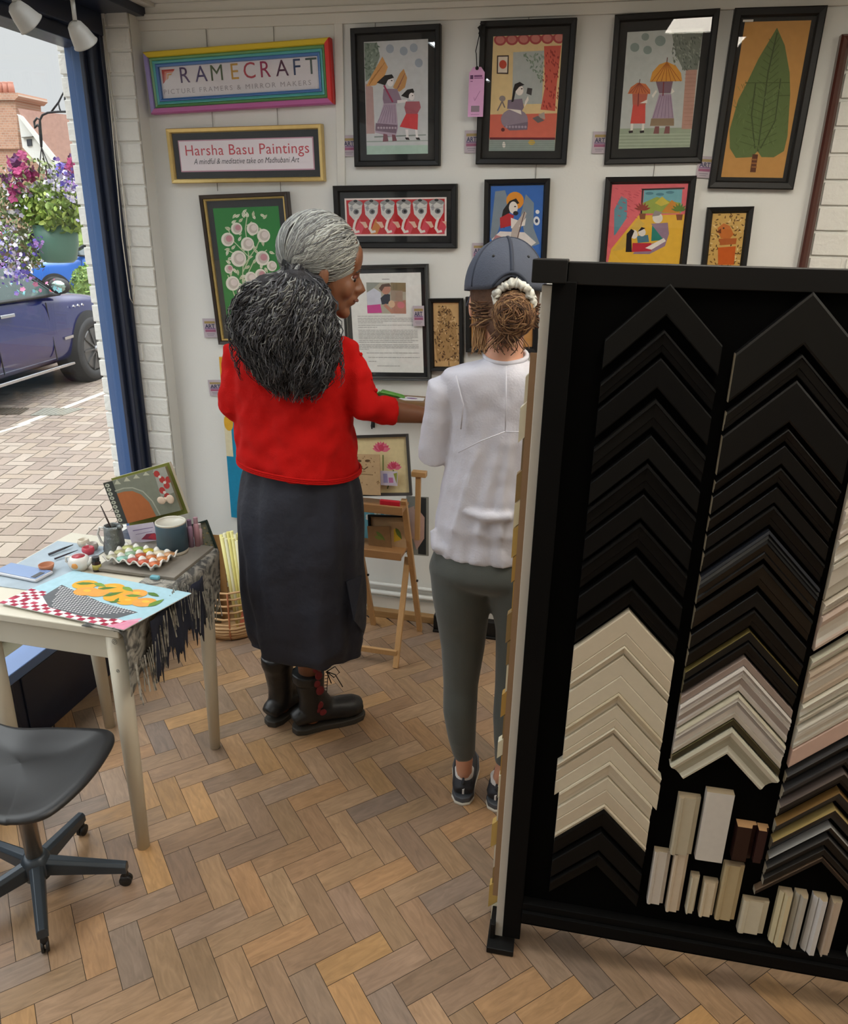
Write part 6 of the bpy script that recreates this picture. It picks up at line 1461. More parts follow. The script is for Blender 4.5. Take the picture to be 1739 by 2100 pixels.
def headmesh(b, M, neck=True, nose=1.0):
    def A(c, r): b.ell((0, 0, 0), r, 20, M=M@T(*c))
    A((-.012, 0, .042), (.098, .076, .088)); A((.030, 0, -.010), (.060, .060, .085)); A((.030, 0, -.068), (.050, .046, .038)); A((.070, 0, -.094), (.020, .022, .018))
    A((.072, 0, .045), (.024, .050, .045)); A((.083, 0, .016), (.012, .046, .010)); A((.079, 0, -.058), (.014, .024, .020))
    A((.092, 0, -.052), (.009, .020, .006)); A((.090, 0, -.064), (.009, .018, .0065)); A((.060, .034, -.028), (.026, .022, .03)); A((.060, -.034, -.028), (.026, .022, .03))
    q = [M@Vector(v) for v in ((.082, 0, .012), (.094, 0, -.006), (.108*nose, 0, -.026), (.096, 0, -.038))]
    b.tube(q, [.009, .010, .0135, .010], 12)
    for s in (1, -1):
        A((.096, s*.011, -.031), (.009, .008, .008)); A((-.004, s*.077, -.012), (.016, .007, .029))
    if neck:
        b.tube([M@Vector((-.020, 0, -.04)), M@Vector((-.030, 0, -.10)), M@Vector((-.045, 0, -.17))], [.052, .047, .050], 20)
    return b
def faceparts(M, parent, browc, lipc):
    for s in (1, -1):
        e = MB().ell((0, 0, 0), (.0118, .0118, .0095), 16, M=M@T(.070, s*.031, .0)).build('eye', mat('eye_white', (200, 196, 190), .2), parent, smooth=True)
        MB().ell((0, 0, 0), (.0045, .0062, .0062), 12, M=M@T(.0805, s*.0325, -.003)).build('iris', mat('iris_dark', (34, 22, 18), .15), e, smooth=True)
        MB().tube([M@Vector(v) for v in ((.085, s*.016, .018), (.090, s*.032, .023), (.080, s*.050, .017))], [.0028, .0032, .0016], 8).build('eyebrow', mat('brow_'+browc, browc, .8), parent, smooth=True)
        MB().tube([M@Vector(v) for v in ((.080, s*.019, .004), (.084, s*.031, .007), (.075, s*.045, .003))], [.004, .006, .003], 8).build('eyelid', parent['skin_m'] if False else mat('lid_'+lipc, lipc, .5), parent, smooth=True)
    MB().tube([M@Vector(v) for v in ((.092, -.020, -.057), (.101, -.007, -.055), (.101, .007, -.055), (.092, .020, -.057))], [.002, .0045, .0045, .002], 8).build('lips', mat('lips_'+lipc, lipc, .4), parent, smooth=True)

# --- woman in the red cardigan
RY_ = 1.95
w1 = thing('person', 'person with long curly grey hair in red cardigan, dark skirt and black boots', 'person', (-.82, 1.95, 0))
O1 = Vector(w1.location)
def sh(mb, O): mb.v = [(v[0]-O.x, v[1]-O.y, v[2]-O.z) for v in map(Vector, mb.v)]; return mb
m_red = mat('red_knit', (188, 16, 12), .9, var=.08, scale=25, bump=.3, bscale=420, spec=.2)
# body under the clothes, one continuous figure
Hc = P(664, 556, 1, 1.99); HM = T(*Hc)@RZ(math.radians(24))@RY(math.radians(12))
b = MB(); headmesh(b, HM)
loft(b, refine(rows(RY_, [(676, 560, 660, .7), (720, 520, 705, .55), (800, 512, 703, .56), (900, 520, 706, .56), (1000, 524, 714, .52), (1120, 524, 720, .64), (1190, 532, 720, .66)], 1)), 24)
el = P(752, 838, 1, 1.94); shr = P(703, 722, 1, 1.96); wr_ = P(866, 851, 1, 2.02); hd_ = P(884, 853, 1, 2.04)
b.tube([shr, shr.lerp(el, .5), el, el.lerp(wr_, .5), wr_, hd_], [.042, .038, .035, .031, .024, .022], 16)
sl = P(492, 722, 1, 1.95); ell_ = P(478, 828, 1, 1.93); wl = P(545, 862, 1, 2.08); hl = P(560, 862, 1, 2.12)
b.tube([sl, sl.lerp(ell_, .5), ell_, ell_.lerp(wl, .5), wl, hl], [.042, .038, .034, .030, .024, .022], 16)
hr_ = hand('hand', None, None, hd_, (1, .25, .05), (0, -.2, 1), curl=.12); b.v, b.f, b.c = b.v+[tuple(v) for v in hr_.v], b.f+[tuple(i+len(b.v) for i in f) for f in hr_.f], b.c+hr_.c
hlb = hand('hand', None, None, hl, (.8, .5, -.1), (0, -.2, 1), curl=.45, side=-1); b.v, b.f, b.c = b.v+[tuple(v) for v in hlb.v], b.f+[tuple(i+len(b.v) for i in f) for f in hlb.f], b.c+hlb.c
ftR = P(640, 1492, 2, 0); ftL = P(578, 1470, 2, 0)
for hip, kn, an in ((P(676, 1170, 1, RY_), Vector((ftR.x+.002, ftR.y, .40)), Vector((ftR.x, ftR.y, .10))), (P(585, 1170, 1, RY_), Vector((ftL.x+.002, ftL.y, .40)), Vector((ftL.x, ftL.y, .10)))):
    b.tube([hip, hip.lerp(kn, .5), kn, kn.lerp(an, .35), an, an-Vector((0, 0, .07))], [.075, .062, .046, .043, .032, .028], 16)
body1 = softbody('body', sh(b, O1), m_skin, w1, voxel=.0055, it=4, fac=.5)
HMl = T(*(-O1))@HM
faceparts(HMl, w1, '3a302c', '6e3c30')
MB().ell((0, 0, 0), (.004, .003, .006), 10, M=HMl@T(-.002, -.086, -.046)).build('earring', m_gold, w1, smooth=True)
# cardigan
b = MB()
tor = rows(RY_, [(684, 545, 672, .85, .01), (700, 498, 708, .60), (722, 484, 724, .60), (770, 484, 724, .64), (820, 488, 720, .66), (870, 490, 722, .68), (915, 494, 727, .72), (948, 498, 732, .74), (957, 499, 733, .74)], 1, math.radians(-6))
tor = [t+(-.075*i/len(tor),) for i, t in enumerate(tor)]
loft(b, refine(tor), 60, 2.3, lambda t, a: 1+.022*t*math.sin(a*9+2*t)*(math.sin(a) < 0)+.012*t*math.sin(a*17+1)+.02*mnoise.noise(Vector((math.cos(a)*2, math.sin(a)*2, t*3))))
b.tube([P(690, 716, 1, 1.955), shr, shr.lerp(el, .5), el, el.lerp(wr_, .28), el.lerp(wr_, .52)], [.040, .050, .047, .045, .0405, .040], 20)
b.tube([P(505, 716, 1, 1.95), sl, sl.lerp(ell_, .5), ell_+Vector((-.004, 0, -.004)), ell_.lerp(wl, .35), ell_.lerp(wl, .6)], [.040, .046, .044, .044, .040, .038], 20)
cd_ = softbody('cardigan', sh(b, O1), m_red, w1, voxel=.0065, it=5, fac=.5, disp=[(.07, .020), (.035, .006)])
hm = MB()
hs_ = refine(tor)[-1]; n = 48
for k in range(3):
    pts = []
    for j in range(n+1):
        a_ = 2*math.pi*j/n; c, s_ = math.cos(a_), math.sin(a_); x = math.copysign(abs(c)**.87, c)*hs_[3]*1.022; y = math.copysign(abs(s_)**.87, s_)*hs_[4]*1.035; ya = hs_[5]
        pts.append(Vector((hs_[0]+x*math.cos(ya)-y*math.sin(ya), hs_[1]+x*math.sin(ya)+y*math.cos(ya), hs_[2]+hs_[6]*x+.004+k*.005)))
    hm.tube(pts, .0032, 8, caps=False)
sh(hm, O1).build('hem_band', m_red, w1, smooth=True)
bt = MB()
for k in range(5):
    p = shr.lerp(el, .1+k*.21)+Vector((.046, -.004, .012)); bt.ell(p, (.005, .005, .006), 10)
sh(bt, O1).build('sleeve_trim', m_red, w1, smooth=True)
# skirt
b = MB()
sk_ = rows(RY_, [(930, 517, 717, .66), (975, 507, 731, .70), (1050, 502, 737, .78), (1150, 505, 741, .78), (1230, 515, 743, .80), (1290, 526, 742, .84), (1316, 531, 736, .86)], 1, math.radians(-4))
sk_ = [t+(-.05 if i == len(sk_)-1 else 0,) for i, t in enumerate(sk_)]
def skf(t, a):
    return 1+.040*math.sin(a*7+t*2.2)*(.25+t)+.030*math.sin(a*13-t*4+math.sin(a*2))*(.6+.4*t)+.022*mnoise.noise(Vector((math.cos(a)*3, math.sin(a)*3, t*7)))*2+.006*math.sin(t*26+a*3)
vs_b = MB(); loft(vs_b, refine(sk_, 7), 96, 2.25, skf)
m_skirt = mat('dark_navy_linen', (32, 35, 47), .75, var=.6, scale=7, bump=.9, bscale=16)  # strong tone noise puts the light and dark of wrinkles into the cloth
skirt = sh(vs_b, O1).build('skirt', m_skirt, w1, smooth=True)
fl = MB(); q0 = P(741, 1180, 1, RY_-.02); q1 = P(746, 1298, 1, RY_-.03); q2 = P(726, 1272, 1, RY_-.09)
fl.add([q0, q1, q2, q0+Vector((-.03, -.05, 0))], [(0, 1, 2, 3)]); sh(fl, O1).build('skirt_flap', m_skirt, w1, solid=.003)
pk = MB(); pk.bar(P(545, 1195, 1, RY_-.11), P(548, 1225, 1, RY_-.11), .004, .006); sh(pk, O1).build('pocket_edge', m_skirt, w1)
# boots
m_boot = mat('black_leather', (24, 24, 25), .42, var=.15, scale=20, bump=.15, bscale=60)
m_sole = mat('boot_sole', (52, 48, 42), .7)
def boot(ank, dirv, top_z, name='boot'):
    d = Vector((dirv[0], dirv[1], 0)).normalized(); s_ = Vector((-d.y, d.x, 0)); A = Vector((ank[0], ank[1], 0)); up_ = Vector((0, 0, 1))
    b = MB()
    secs = []
    b.tube([A+up_*.13+d*.01, A+up_*.085+d*.045, A+up_*.06+d*.08], [.040, .034, .026], 16)
    b.tube([A+up_*.06-d*.005, A+up_*.12+d*.002, A+up_*.2-d*.002, A+up_*(top_z-.03)-d*.006, A+up_*top_z-d*.006], [.040, .042, .050, .055, .055], 20)
    pts = [(-.062, .030, .030, .030), (-.045, .040, .036, .042), (0, .046, .040, .047), (.06, .044, .043, .040), (.11, .036, .046, .032), (.15, .032, .044, .028), (.178, .028, .032, .022)]
    b.tube([A+d*f+up_*(.018+h) for f, h, w, hh in pts], [w for f, h, w, hh in pts], 16, flat=.85)
    o = softbody(name, sh(b, O1), m_boot, w1, voxel=.006, it=4, fac=.5)
    so = MB(); ol_ = [(-.070, .0), (-.060, .026), (-.03, .036), (.03, .034), (.09, .042), (.14, .044), (.175, .034), (.190, .012), (.190, -.012), (.175, -.034), (.14, -.044), (.09, -.042), (.03, -.034), (-.03, -.036), (-.060, -.026)]
    Mx = Matrix((d, s_, up_)).transposed().to_4x4(); Mx.translation = A
    so.prism(ol_, .022, Mx); sh(so, O1).build('sole', m_sole, o, bevel=.004)
    lc = MB(); z0 = .10
    for k in range(9):
        z = z0+(top_z-.03-z0)*k/8; r = .048+.010*k/8; off = .012
        a0__ = A+d*(r+.004)*.93+up_*z; lc.tube([a0__+s_*off, a0__+d*.006+up_*.006, a0__-s_*off], .0014, 6)
    if dirv[1] < dirv[0]:
        t0 = A+d*.058+up_*(top_z-.02)
        lc.tube([t0, t0+d*.03+up_*.012, t0+d*.045-up_*.015, t0+d*.025-up_*.03, t0], .002, 6); lc.tube([t0, t0+d*.03-up_*.02, t0+d*.055-up_*.075], .002, 6); lc.tube([t0, t0+d*.015-up_*.05], .002, 6)
    sh(lc, O1).build('lace', mat('boot_lace', (30, 24, 24), .7), o, smooth=True)
    return o
toe = P(735, 1492, 2, 0); heel = P(612, 1525, 2, 0); dR = (toe-heel); aR = heel.lerp(toe, .24); aR = Vector((ftR.x, ftR.y, 0)); topR = P(645, 1376, 1, ftR.y).z; topL = P(575, 1342, 1, ftL.y).z; print('boot tops', topR, topL)
bR = boot(aR, dR, topR)
bL = boot(Vector((ftL.x, ftL.y, 0)), (dR.x*.6, dR.y+.16, 0), topL)
em = MB(); d = Vector((dR.x, dR.y, 0)).normalized(); s_ = Vector((d.y, -d.x, 0))
for k, (f, z, r) in enumerate([(.004, .26, .012), (.014, .235, .016), (.008, .205, .014), (.018, .175, .018), (.010, .145, .014), (.020, .11, .015), (.03, .075, .016), (.014, .09, .010)]):
    em.ell(aR+d*f+s_*(.0535-.012*(z < .16)-.004*(z < .2))+Vector((0, 0, z)), (r*.8, .003, r), 12, M=RZ(math.atan2(d.y, d.x)))
sh(em, O1).build('embroidery', mat('dark_red_thread', (112, 26, 32), .7, var=.3, scale=60), bR, smooth=True)
# hair
m_hair = colmat('hair_strands', .6, .22, .15)
tie = P(592, 549, 1, 1.915)
core = MB()
vol = rows(1.865, [(552, 582, 630, .8, .035), (575, 532, 664, .6, .03), (605, 506, 678, .55, .02), (645, 486, 684, .48, .005), (675, 484, 690, .45, -.005), (718, 502, 692, .42, -.015), (750, 520, 688, .42, -.02), (775, 535, 680, .42, -.02), (793, 548, 670, .42, -.02), (803, 566, 655, .4, -.02)], 1)
loft(core, refine(vol, 3), 24); softbody('hair', sh(core, O1), mat('hair_core', (40, 38, 40), .8, var=.4, scale=60, bump=.8, bscale=90), w1, voxel=.008, it=3, fac=.5, disp=[(.05, .022), (.02, .008)])
cp_ = MB(); cp_.ell((0, 0, 0), (.106, .083, .098), 28, M=HM@T(-.022, 0, .045)); cp_.tube([HM@Vector((-.05, -.01, .03)), (HM@Vector((-.05, -.01, .03))).lerp(tie, .6), tie], [.075, .048, .026], 16)
softbody('hair_cap', sh(cp_, O1), mat('silver_hair', (124, 124, 120), .6, var=.3, scale=50, stretch=(1, 1, 1), bump=.3, bscale=60), w1, voxel=.007, it=4, fac=.5)
hh = random.Random(5); st_ = MB()
def ribbon(pts, r, col): st_.tube([p-O1 for p in pts], [r*(1-.6*(i/(len(pts)-1))**2) for i in range(len(pts))], 4, caps=False, col=col)
tl = (HM.inverted()@tie)
dt = Vector(((tl.x+.022)/.106, tl.y/.083, (tl.z-.045)/.098)).normalized()
grey = ['7e7f7b', '90918c', 'a3a49e', '6a6a68', 'b4b5ae', '5a5a5a', '878884']
for k in range(620):
    # hairline start: arc over forehead, temples and nape
    t = hh.random(); an = -math.pi*.62+t*math.pi*1.24
    s0 = Vector((math.cos(an)*math.cos(.35*math.cos(an*1.0)), math.sin(an), .30+.10*math.cos(an)-.45*(abs(an) > 1.3)*(abs(an)-1.3))).normalized()
    if hh.random() < .55: s0 = (s0*(1-hh.random()*.9)+Vector((.05, 0, 1))*hh.random()*.9).normalized()
    ph0 = hh.uniform(0, 6.28); fr_ = hh.uniform(9, 15); am = hh.uniform(.004, .010); pts = []
    ax_ = s0.cross(dt); 
    if ax_.length < .1: continue
    ang_ = s0.angle(dt)
    for i in range(15):
        f = i/14; v = Matrix.Rotation(ang_*f*.98, 3, ax_.normalized())@s0; side_ = v.cross(ax_).normalized() if False else ax_.normalized()
        rr_ = 1.015+.02*hh.random()*0+.022*math.sin(math.pi*f)+(k % 5)*.005
        q = Vector((v.x*.106*rr_-.022, v.y*.083*rr_, v.z*.098*rr_+.045))
        w_ = am*math.sin(fr_*f+ph0)*math.sin(math.pi*min(1, f*1.15+.1))
        q += Vector((side_.x*w_, side_.y*w_, side_.z*w_)); pts.append(HM@q)
    ribbon(pts, hh.uniform(.0012, .0022), hh.choice(grey))
pxs = [(r_[2], r_[0], r_[3], r_[1], r_[4]) for r_ in refine(vol, 3)]; zs_ = [p[0] for p in pxs][::-1]
def volat(z):
    return [interp(zs_, [p[i] for p in pxs][::-1], z) for i in (1, 2, 3, 4)]
dark = ['232224', '2e2d2f', '39383a', '444345', '525154', '1c1b1d', '5c5b5e']
for k in range(2100):
    zend = hh.uniform(vol[-1][2]-.022, vol[3][2]); L0 = tie.z-zend
    u0 = hh.uniform(-1, 1); dpt = -abs(hh.gauss(.75, .25)) if hh.random() < .8 else hh.uniform(-1, .6)
    hh_k = hh.uniform(-.5, 1.4); n_ = 22; ph0 = hh.uniform(0, 6.28); fr_ = hh.uniform(20, 44); am = hh.uniform(.004, .010); pts = []
    st0 = tie+Vector((hh.uniform(-.012, .05), hh.uniform(-.02, .02), hh.uniform(-.02, .012)))
    for i in range(n_):
        f = i/(n_-1); z = st0.z+(zend-st0.z)*f; cx_, hw_, cy_, hd2 = volat(z)
        e_ = min(1, max(0, (st0.z-z))/.045+.05)**.75; uu = max(-1.08, min(1.08, u0*1.05)); dd_ = max(-1, dpt)*math.sqrt(max(.05, 1-uu*uu*.8))
        tx_ = cx_+uu*hw_*(.93+.05*math.sin(k)+(.10*hh_k if k % 3 == 0 else 0)); ty_ = cy_+dd_*hd2*1.12
        x = st0.x*(1-e_)+tx_*e_; y = st0.y*(1-e_)+ty_*e_
        nv_ = mnoise.noise(Vector((u0*3.5, z*14, dpt)))*min(1, f*3); x += .020*nv_; y += -.022*abs(nv_)
        x += am*math.sin(fr_*f+ph0)*min(1, f*4); y += am*.8*math.cos(fr_*f+ph0)*min(1, f*4)
        pts.append(Vector((x, y, z+.004*math.sin(fr_*2*f))))
    c = hh.choice(dark); 
    if hh.random() < (.40 if zend > vol[6][2] else .08): c = hh.choice(grey[:2]+['5a5a5a', '6a6a68'])
    ribbon(pts, hh.uniform(.0012, .0024), c)
for k in range(60):  # loose wisps at the edges
    s_ = hh.choice((-1, 1)); z0_ = hh.uniform(vol[4][2]-.05, vol[2][2]); cx_, hw_, cy_, hd2 = volat(z0_); p = Vector((cx_+s_*hw_*.9, cy_, z0_)); ph0 = hh.uniform(0, 6); pts = []
    for i in range(14):
        f = i/13; pts.append(p+Vector((s_*(.03*math.sin(f*2.4)+.004*math.sin(f*16+ph0)), -.01*f+.004*math.cos(f*16+ph0), -.09*f)))
    ribbon(pts, .0011, hh.choice(dark))
stuff(st_.build('hair_strands', m_hair, w1, fix=False, smooth=True))
tb_ = MB(); tb_.lathe([(.020, -.008), (.026, 0), (.020, .008)], M=T(*(tie-O1))@RY(math.radians(60)), n=18, closed=True); tb_.build('hair_tie', mat('black_elastic', (14, 14, 14), .9), w1, smooth=True)

# --- woman in white
WY_ = 1.80
w2 = thing('person', 'person in denim cap, loose white top and grey leggings, seen from behind', 'person', (-.24, 1.80, 0)); O2 = Vector(w2.location)
HC2 = P(1033, 618, 1, 1.855); HM2 = T(*HC2)@RZ(math.radians(104))@RY(math.radians(6))
b = MB(); headmesh(b, HM2)
cn_ = P(1037, 700, 1, WY_)
loft(b, refine(rows(WY_, [(748, 985, 1082, .75), (790, 940, 1130, .5), (900, 935, 1115, .6), (1000, 930, 1095, .6), (1130, 915, 1095, .7), (1180, 905, 1100, .75)], 1)), 24)
shl = P(912, 800, 1, 1.80); ell2 = P(889, 925, 1, 1.80); wl2 = P(960, 905, 1, 2.0); hl2 = P(975, 900, 1, 2.03)
shr2 = P(1150, 800, 1, 1.80); elr2 = P(1165, 925, 1, 1.82); wr2 = P(1085, 905, 1, 2.0); hr2 = P(1072, 900, 1, 2.03)
for a_, e_, w_, h_ in ((shl, ell2, wl2, hl2), (shr2, elr2, wr2, hr2)):
    b.tube([a_, a_.lerp(e_, .5), e_, e_.lerp(w_, .5), w_, h_], [.036, .032, .030, .027, .021, .020], 16)
for h_, s__ in ((hl2, 1), (hr2, -1)):
    hb_ = hand('hand', None, None, h_, (.5*s__, .7, .1), (0, -.2, 1), size=.155, curl=.4, side=-s__); k0 = len(b.v); b.v += [tuple(v) for v in hb_.v]; b.f += [tuple(i+k0 for i in f) for f in hb_.f]; b.c += hb_.c
legL = [(P(944, 1175, 1, 1.785), .080), (P(946, 1215, 1, 1.785), .079), (P(948, 1255, 1, 1.790), .073), (P(949, 1290, 1, 1.80), .067), (P(949, 1330, 1, 1.80), .060), (P(945, 1400, 1, 1.80), .050), (P(943, 1455, 1, 1.79), .049), (P(947, 1510, 1, 1.79), .041), (P(952, 1550, 1, 1.80), .032)]
legR = [(P(1060, 1175, 1, 1.785), .080), (P(1062, 1215, 1, 1.785), .079), (P(1064, 1255, 1, 1.785), .070), (P(1064, 1290, 1, 1.79), .063), (P(1060, 1330, 1, 1.79), .058), (P(1050, 1410, 1, 1.79), .048), (P(1044, 1470, 1, 1.78), .046), (P(1040, 1525, 1, 1.78), .038), (P(1036, 1562, 1, 1.79), .031)]
fL2, fR2 = P(950, 1628, 2, 0), P(1022, 1642, 2, 0)
for lg_, ft_ in ((legL, fL2), (legR, fR2)):
    b.tube([p for p, r in lg_]+[Vector((ft_.x, ft_.y, .07)), Vector((ft_.x, ft_.y, .035))], [r-.006 for p, r in lg_]+[.024, .024], 16)
    b.ell(Vector((ft_.x, ft_.y, .035)), (.026, .03, .03), 12)
softbody('body', sh(b, O2), m_skin2, w2, voxel=.0055, it=4, fac=.5)
faceparts(T(*(-O2))@HM2, w2, '6a4a34', 'b06a60')
# leggings
b = MB()
for lg_ in (legL, legR):
    b.tube([p for p, r in lg_], [r for p, r in lg_], 24)
loft(b, refine(rows(1.80, [(1095, 905, 1090, .66), (1130, 893, 1098, .70, -.005), (1165, 881, 1106, .70, -.01), (1185, 886, 1106, .64, -.006), (1198, 900, 1098, .5, .0)], 1)), 30)
for px_ in (945, 1062): b.ell(P(px_, 1178, 1, 1.775), (.068, .060, .075), 18)
m_leg = mat('grey_green_leggings', (70, 74, 70), .8, var=.05, scale=12, bump=.08, bscale=300, sheen=.2)
softbody('leggings', sh(b, O2), m_leg, w2, voxel=.0055, it=22, fac=.5)
# top
m_wt = mat('white_jersey', (198, 198, 208), .85, var=.02, bump=.12, bscale=200)
b = MB()
tor2 = rows(WY_, [(732, 1000, 1074, .95, .0), (743, 984, 1090, .85, .0), (753, 948, 1122, .62), (768, 912, 1154, .50), (800, 910, 1158, .52), (860, 926, 1140, .56), (930, 922, 1128, .58), (1000, 906, 1118, .62), (1060, 895, 1115, .66), (1095, 895, 1112, .68), (1122, 893, 1112, .70), (1130, 893, 1112, .70)], 1)
def tf(t, a):
    back = max(0, -math.sin(a)); f = 1+back*t*(.028*math.sin(a*9+1)+.018*math.sin(a*17+t*3))
    if t > .44:
        g = min(1, (t-.44)/.1); q = a if a > 0 else a+2*math.pi; c0_ = 1.5*math.pi+.10
        for dd, am_ in ((.05+.30*(t-.44), .13), (-.05-.34*(t-.44), .12), (-.32-.9*(t-.44), .08), (.34+.5*(t-.44), .06)):
            f += g*am_*math.exp(-((q-c0_-dd)/.075)**2)*(1 if t < .76 else .35)
        f -= g*.05*math.exp(-((q-c0_)/.06)**2)
        f += .035*back*math.exp(-((t-.755)/.03)**2)
    return f
loft(b, refine(tor2, 5), 140, 2.3, tf)
for a_, e_, w_, s__ in ((shl, ell2, wl2, 1), (shr2, elr2, wr2, -1)):
    b.tube([a_+Vector((.035*s__, 0, .012)), a_, a_.lerp(e_, .5), e_+Vector((0, -.004, -.008)), e_.lerp(w_, .45), e_.lerp(w_, .85)], [.040, .046, .042, .040, .036, .031], 20)
b.tube([P(893, 1085, 1, 1.76), P(900, 1120, 1, 1.745), P(925, 1130, 1, 1.73)], [.016, .020, .012], 12)
b.tube([P(955, 1050, 1, 1.72), P(1000, 1062, 1, 1.705), P(1050, 1060, 1, 1.71)], [.010, .016, .010], 12)
softbody('top', sh(b, O2), m_wt, w2, voxel=.005, it=2, fac=.5, disp=[(.09, .010), (.04, .004)])
b = MB()
b.tube([P(1038, 750, 1, 1.728), P(1038, 820, 1, 1.712), P(1036, 885, 1, 1.705)], .0014, 6); b.tube([P(1036, 885, 1, 1.703), P(985, 905, 1, 1.702), P(940, 928, 1, 1.715)], .0014, 6); b.tube([P(1036, 885, 1, 1.703), P(1058, 886, 1, 1.703), P(1080, 884, 1, 1.71)], .0014, 6)
b.tube([P(935, 770, 1, 1.735), P(950, 830, 1, 1.722), P(945, 880, 1, 1.722)], .0018, 6)
sh(b, O2).build('seam', m_wt, w2, smooth=True)
nb_ = MB(); pts = []
for j in range(33):
    a_ = 2*math.pi*j/32; q = P(1037, 731, 1, WY_); pts.append(q+Vector((.050*math.cos(a_), .047*math.sin(a_), .003+.012*math.sin(a_))))
nb_.tube(pts, .0055, 8, caps=False); sh(nb_, O2).build('neckband', m_wt, w2, smooth=True)
# socks and trainers
m_snk = mat('trainer_black', (40, 42, 48), .7, var=.15, scale=40); m_ss = mat('trainer_sole_grey', (74, 78, 84), .6); m_sw = mat('trainer_sole_white', (206, 200, 186), .5)
for ft_, yw in ((fL2, 96), (fR2, 84)):
    A_ = Vector((ft_.x, ft_.y, 0)); d = Vector((math.cos(math.radians(yw)), math.sin(math.radians(yw)), 0)); s_ = Vector((-d.y, d.x, 0)); up_ = Vector((0, 0, 1)); Mx = Matrix((d, s_, up_)).transposed().to_4x4(); Mx.translation = A_
    b = MB(); b.tube([A_+up_*.03, A_+up_*.075, A_+up_*.094], [.026, .0275, .029], 16); sk2 = sh(b, O2).build('sock', mat('white_sock', (214, 212, 210), .9), w2, smooth=True)
    b = MB(); b.tube([A_+d*f+up_*h for f, h in ((-.036, .040), (-.02, .047), (.02, .048), (.07, .043), (.12, .036), (.165, .032))], [.026, .034, .036, .037, .036, .024], 16, flat=.85)
    b.tube([A_+up_*.03, A_+up_*.074], [.034, .0325], 16)
    o = softbody('trainer', sh(b, O2), m_snk, w2, voxel=.005, it=3, fac=.5)
    ol_ = [(-.052, 0), (-.044, .022), (-.02, .033), (.03, .033), (.10, .042), (.15, .038), (.19, .018), (.195, 0), (.19, -.018), (.15, -.038), (.10, -.042), (.03, -.033), (-.02, -.033), (-.044, -.022)]
    q = MB(); q.prism(ol_, .018, T(0, 0, .009)@Mx); sh(q, O2).build('midsole', m_ss, o, bevel=.004)
    q = MB(); q.prism([(x*1.03, y*1.04) for x, y in ol_], .009, Mx); sh(q, O2).build('outsole', m_sw, o, bevel=.003)
    q = MB(); q.box((-.0605, -.005, .052), (-.058, .001, .068), M=Mx); q.box((-.0605, -.005, .052), (-.0575, -.003, .070), M=Mx); sh(q, O2).build('heel_mark', mat('heel_mark_white', (200, 200, 200), .6), o)
    q = MB(); q.tube([A_-d*.034+up_*.070, A_-d*.050+up_*.084, A_-d*.038+up_*.092], [.006, .005, .003], 8); sh(q, O2).build('heel_tab', m_snk, o, smooth=True)
# hair and cap
b = MB(); b.ell((0, 0, 0), (.102, .083, .092), 24, M=HM2@T(-.018, 0, .022)); b.tube([HM2@Vector(v) for v in ((-.06, 0, -.03), (-.075, 0, -.065), (-.07, .0, -.09))], [.055, .045, .028], 16)
softbody('hair', sh(b, O2), mat('brown_hair', (96, 68, 50), .6, var=.5, scale=40, bump=.5, bscale=120), w2, voxel=.006, it=3, fac=.5)
bun = P(1053, 643, 1, 1.740)
st2 = MB(); brn = ['6a4c38', '4e382a', '84654a', '5a4030', '3e2c22', '9a7a58', '74563c']
for k in range(620):
    ax_ = Vector((hh.gauss(0, .5), hh.choice((-1, 1))*(.7+hh.random()*.5), hh.gauss(0, .5))).normalized(); v0 = ax_.orthogonal().normalized(); v0 = Matrix.Rotation(hh.uniform(0, 6.28), 3, ax_)@v0
    L_a = hh.uniform(1.6, 3.2); off = ax_*hh.uniform(-.9, .9); ph0 = hh.uniform(0, 6.28); pts = []
    for i in range(12):
        v = (Matrix.Rotation(L_a*i/11, 3, ax_)@v0+off).normalized()*(1+.05*math.sin(i*.9+ph0))
        pts.append(bun+Vector((v.x*.047, v.y*.030, v.z*.050-.002))-O2)
    st2.tube(pts, hh.uniform(.0011, .0019), 4, caps=False, col=hh.choice(brn))
for k in range(36):
    q = bun+Vector((hh.uniform(-.05, .03), hh.uniform(-.02, .02), hh.uniform(-.055, -.03)))-O2; ph0 = hh.uniform(0, 6.28)
    st2.tube([q+Vector((.012*math.sin(i*.35+ph0), -.002*i*.3, -.0042*i)) for i in range(10)], .0011, 4, caps=False, col=hh.choice(brn))
for k in range(420):
    s0 = HM2@Vector((hh.uniform(-.09, -.02), hh.uniform(-.082, .082), hh.uniform(-.06, -.0))); 
    e0 = bun+Vector((hh.uniform(-.03, .03), .02, hh.uniform(-.02, .04))); pts = []; q0_ = HM2@Vector((-.018, 0, .022))
    for i in range(10):
        f = i/9; q = s0.lerp(e0, f); dv = q-q0_; mn = .090
        if dv.length < mn: q = q0_+dv.normalized()*mn
        pts.append(q-O2+Vector((0, -.004*math.sin(f*3.1), .004*math.sin(f*7+k))))
    st2.tube(pts, .0016, 4, caps=False, col=hh.choice(brn))
for k in range(40):
    q = P(hh.uniform(975, 1000), hh.uniform(622, 645), 1, 1.80)-O2; pts = [q+Vector((-.004*math.sin(i*.5+k), -.002*i, -.009*i)) for i in range(11)]; st2.tube(pts, .0012, 4, caps=False, col=hh.choice(['a98660', 'c09a70', '8a6a4c']))
stuff(st2.build('hair_strands', m_hair, w2, fix=False, smooth=True))
b = MB(); b.ell(bun, (.043, .026, .046), 18); softbody('bun', sh(b, O2), _M['brown_hair'], w2, voxel=.006, it=3)
cap = MB()
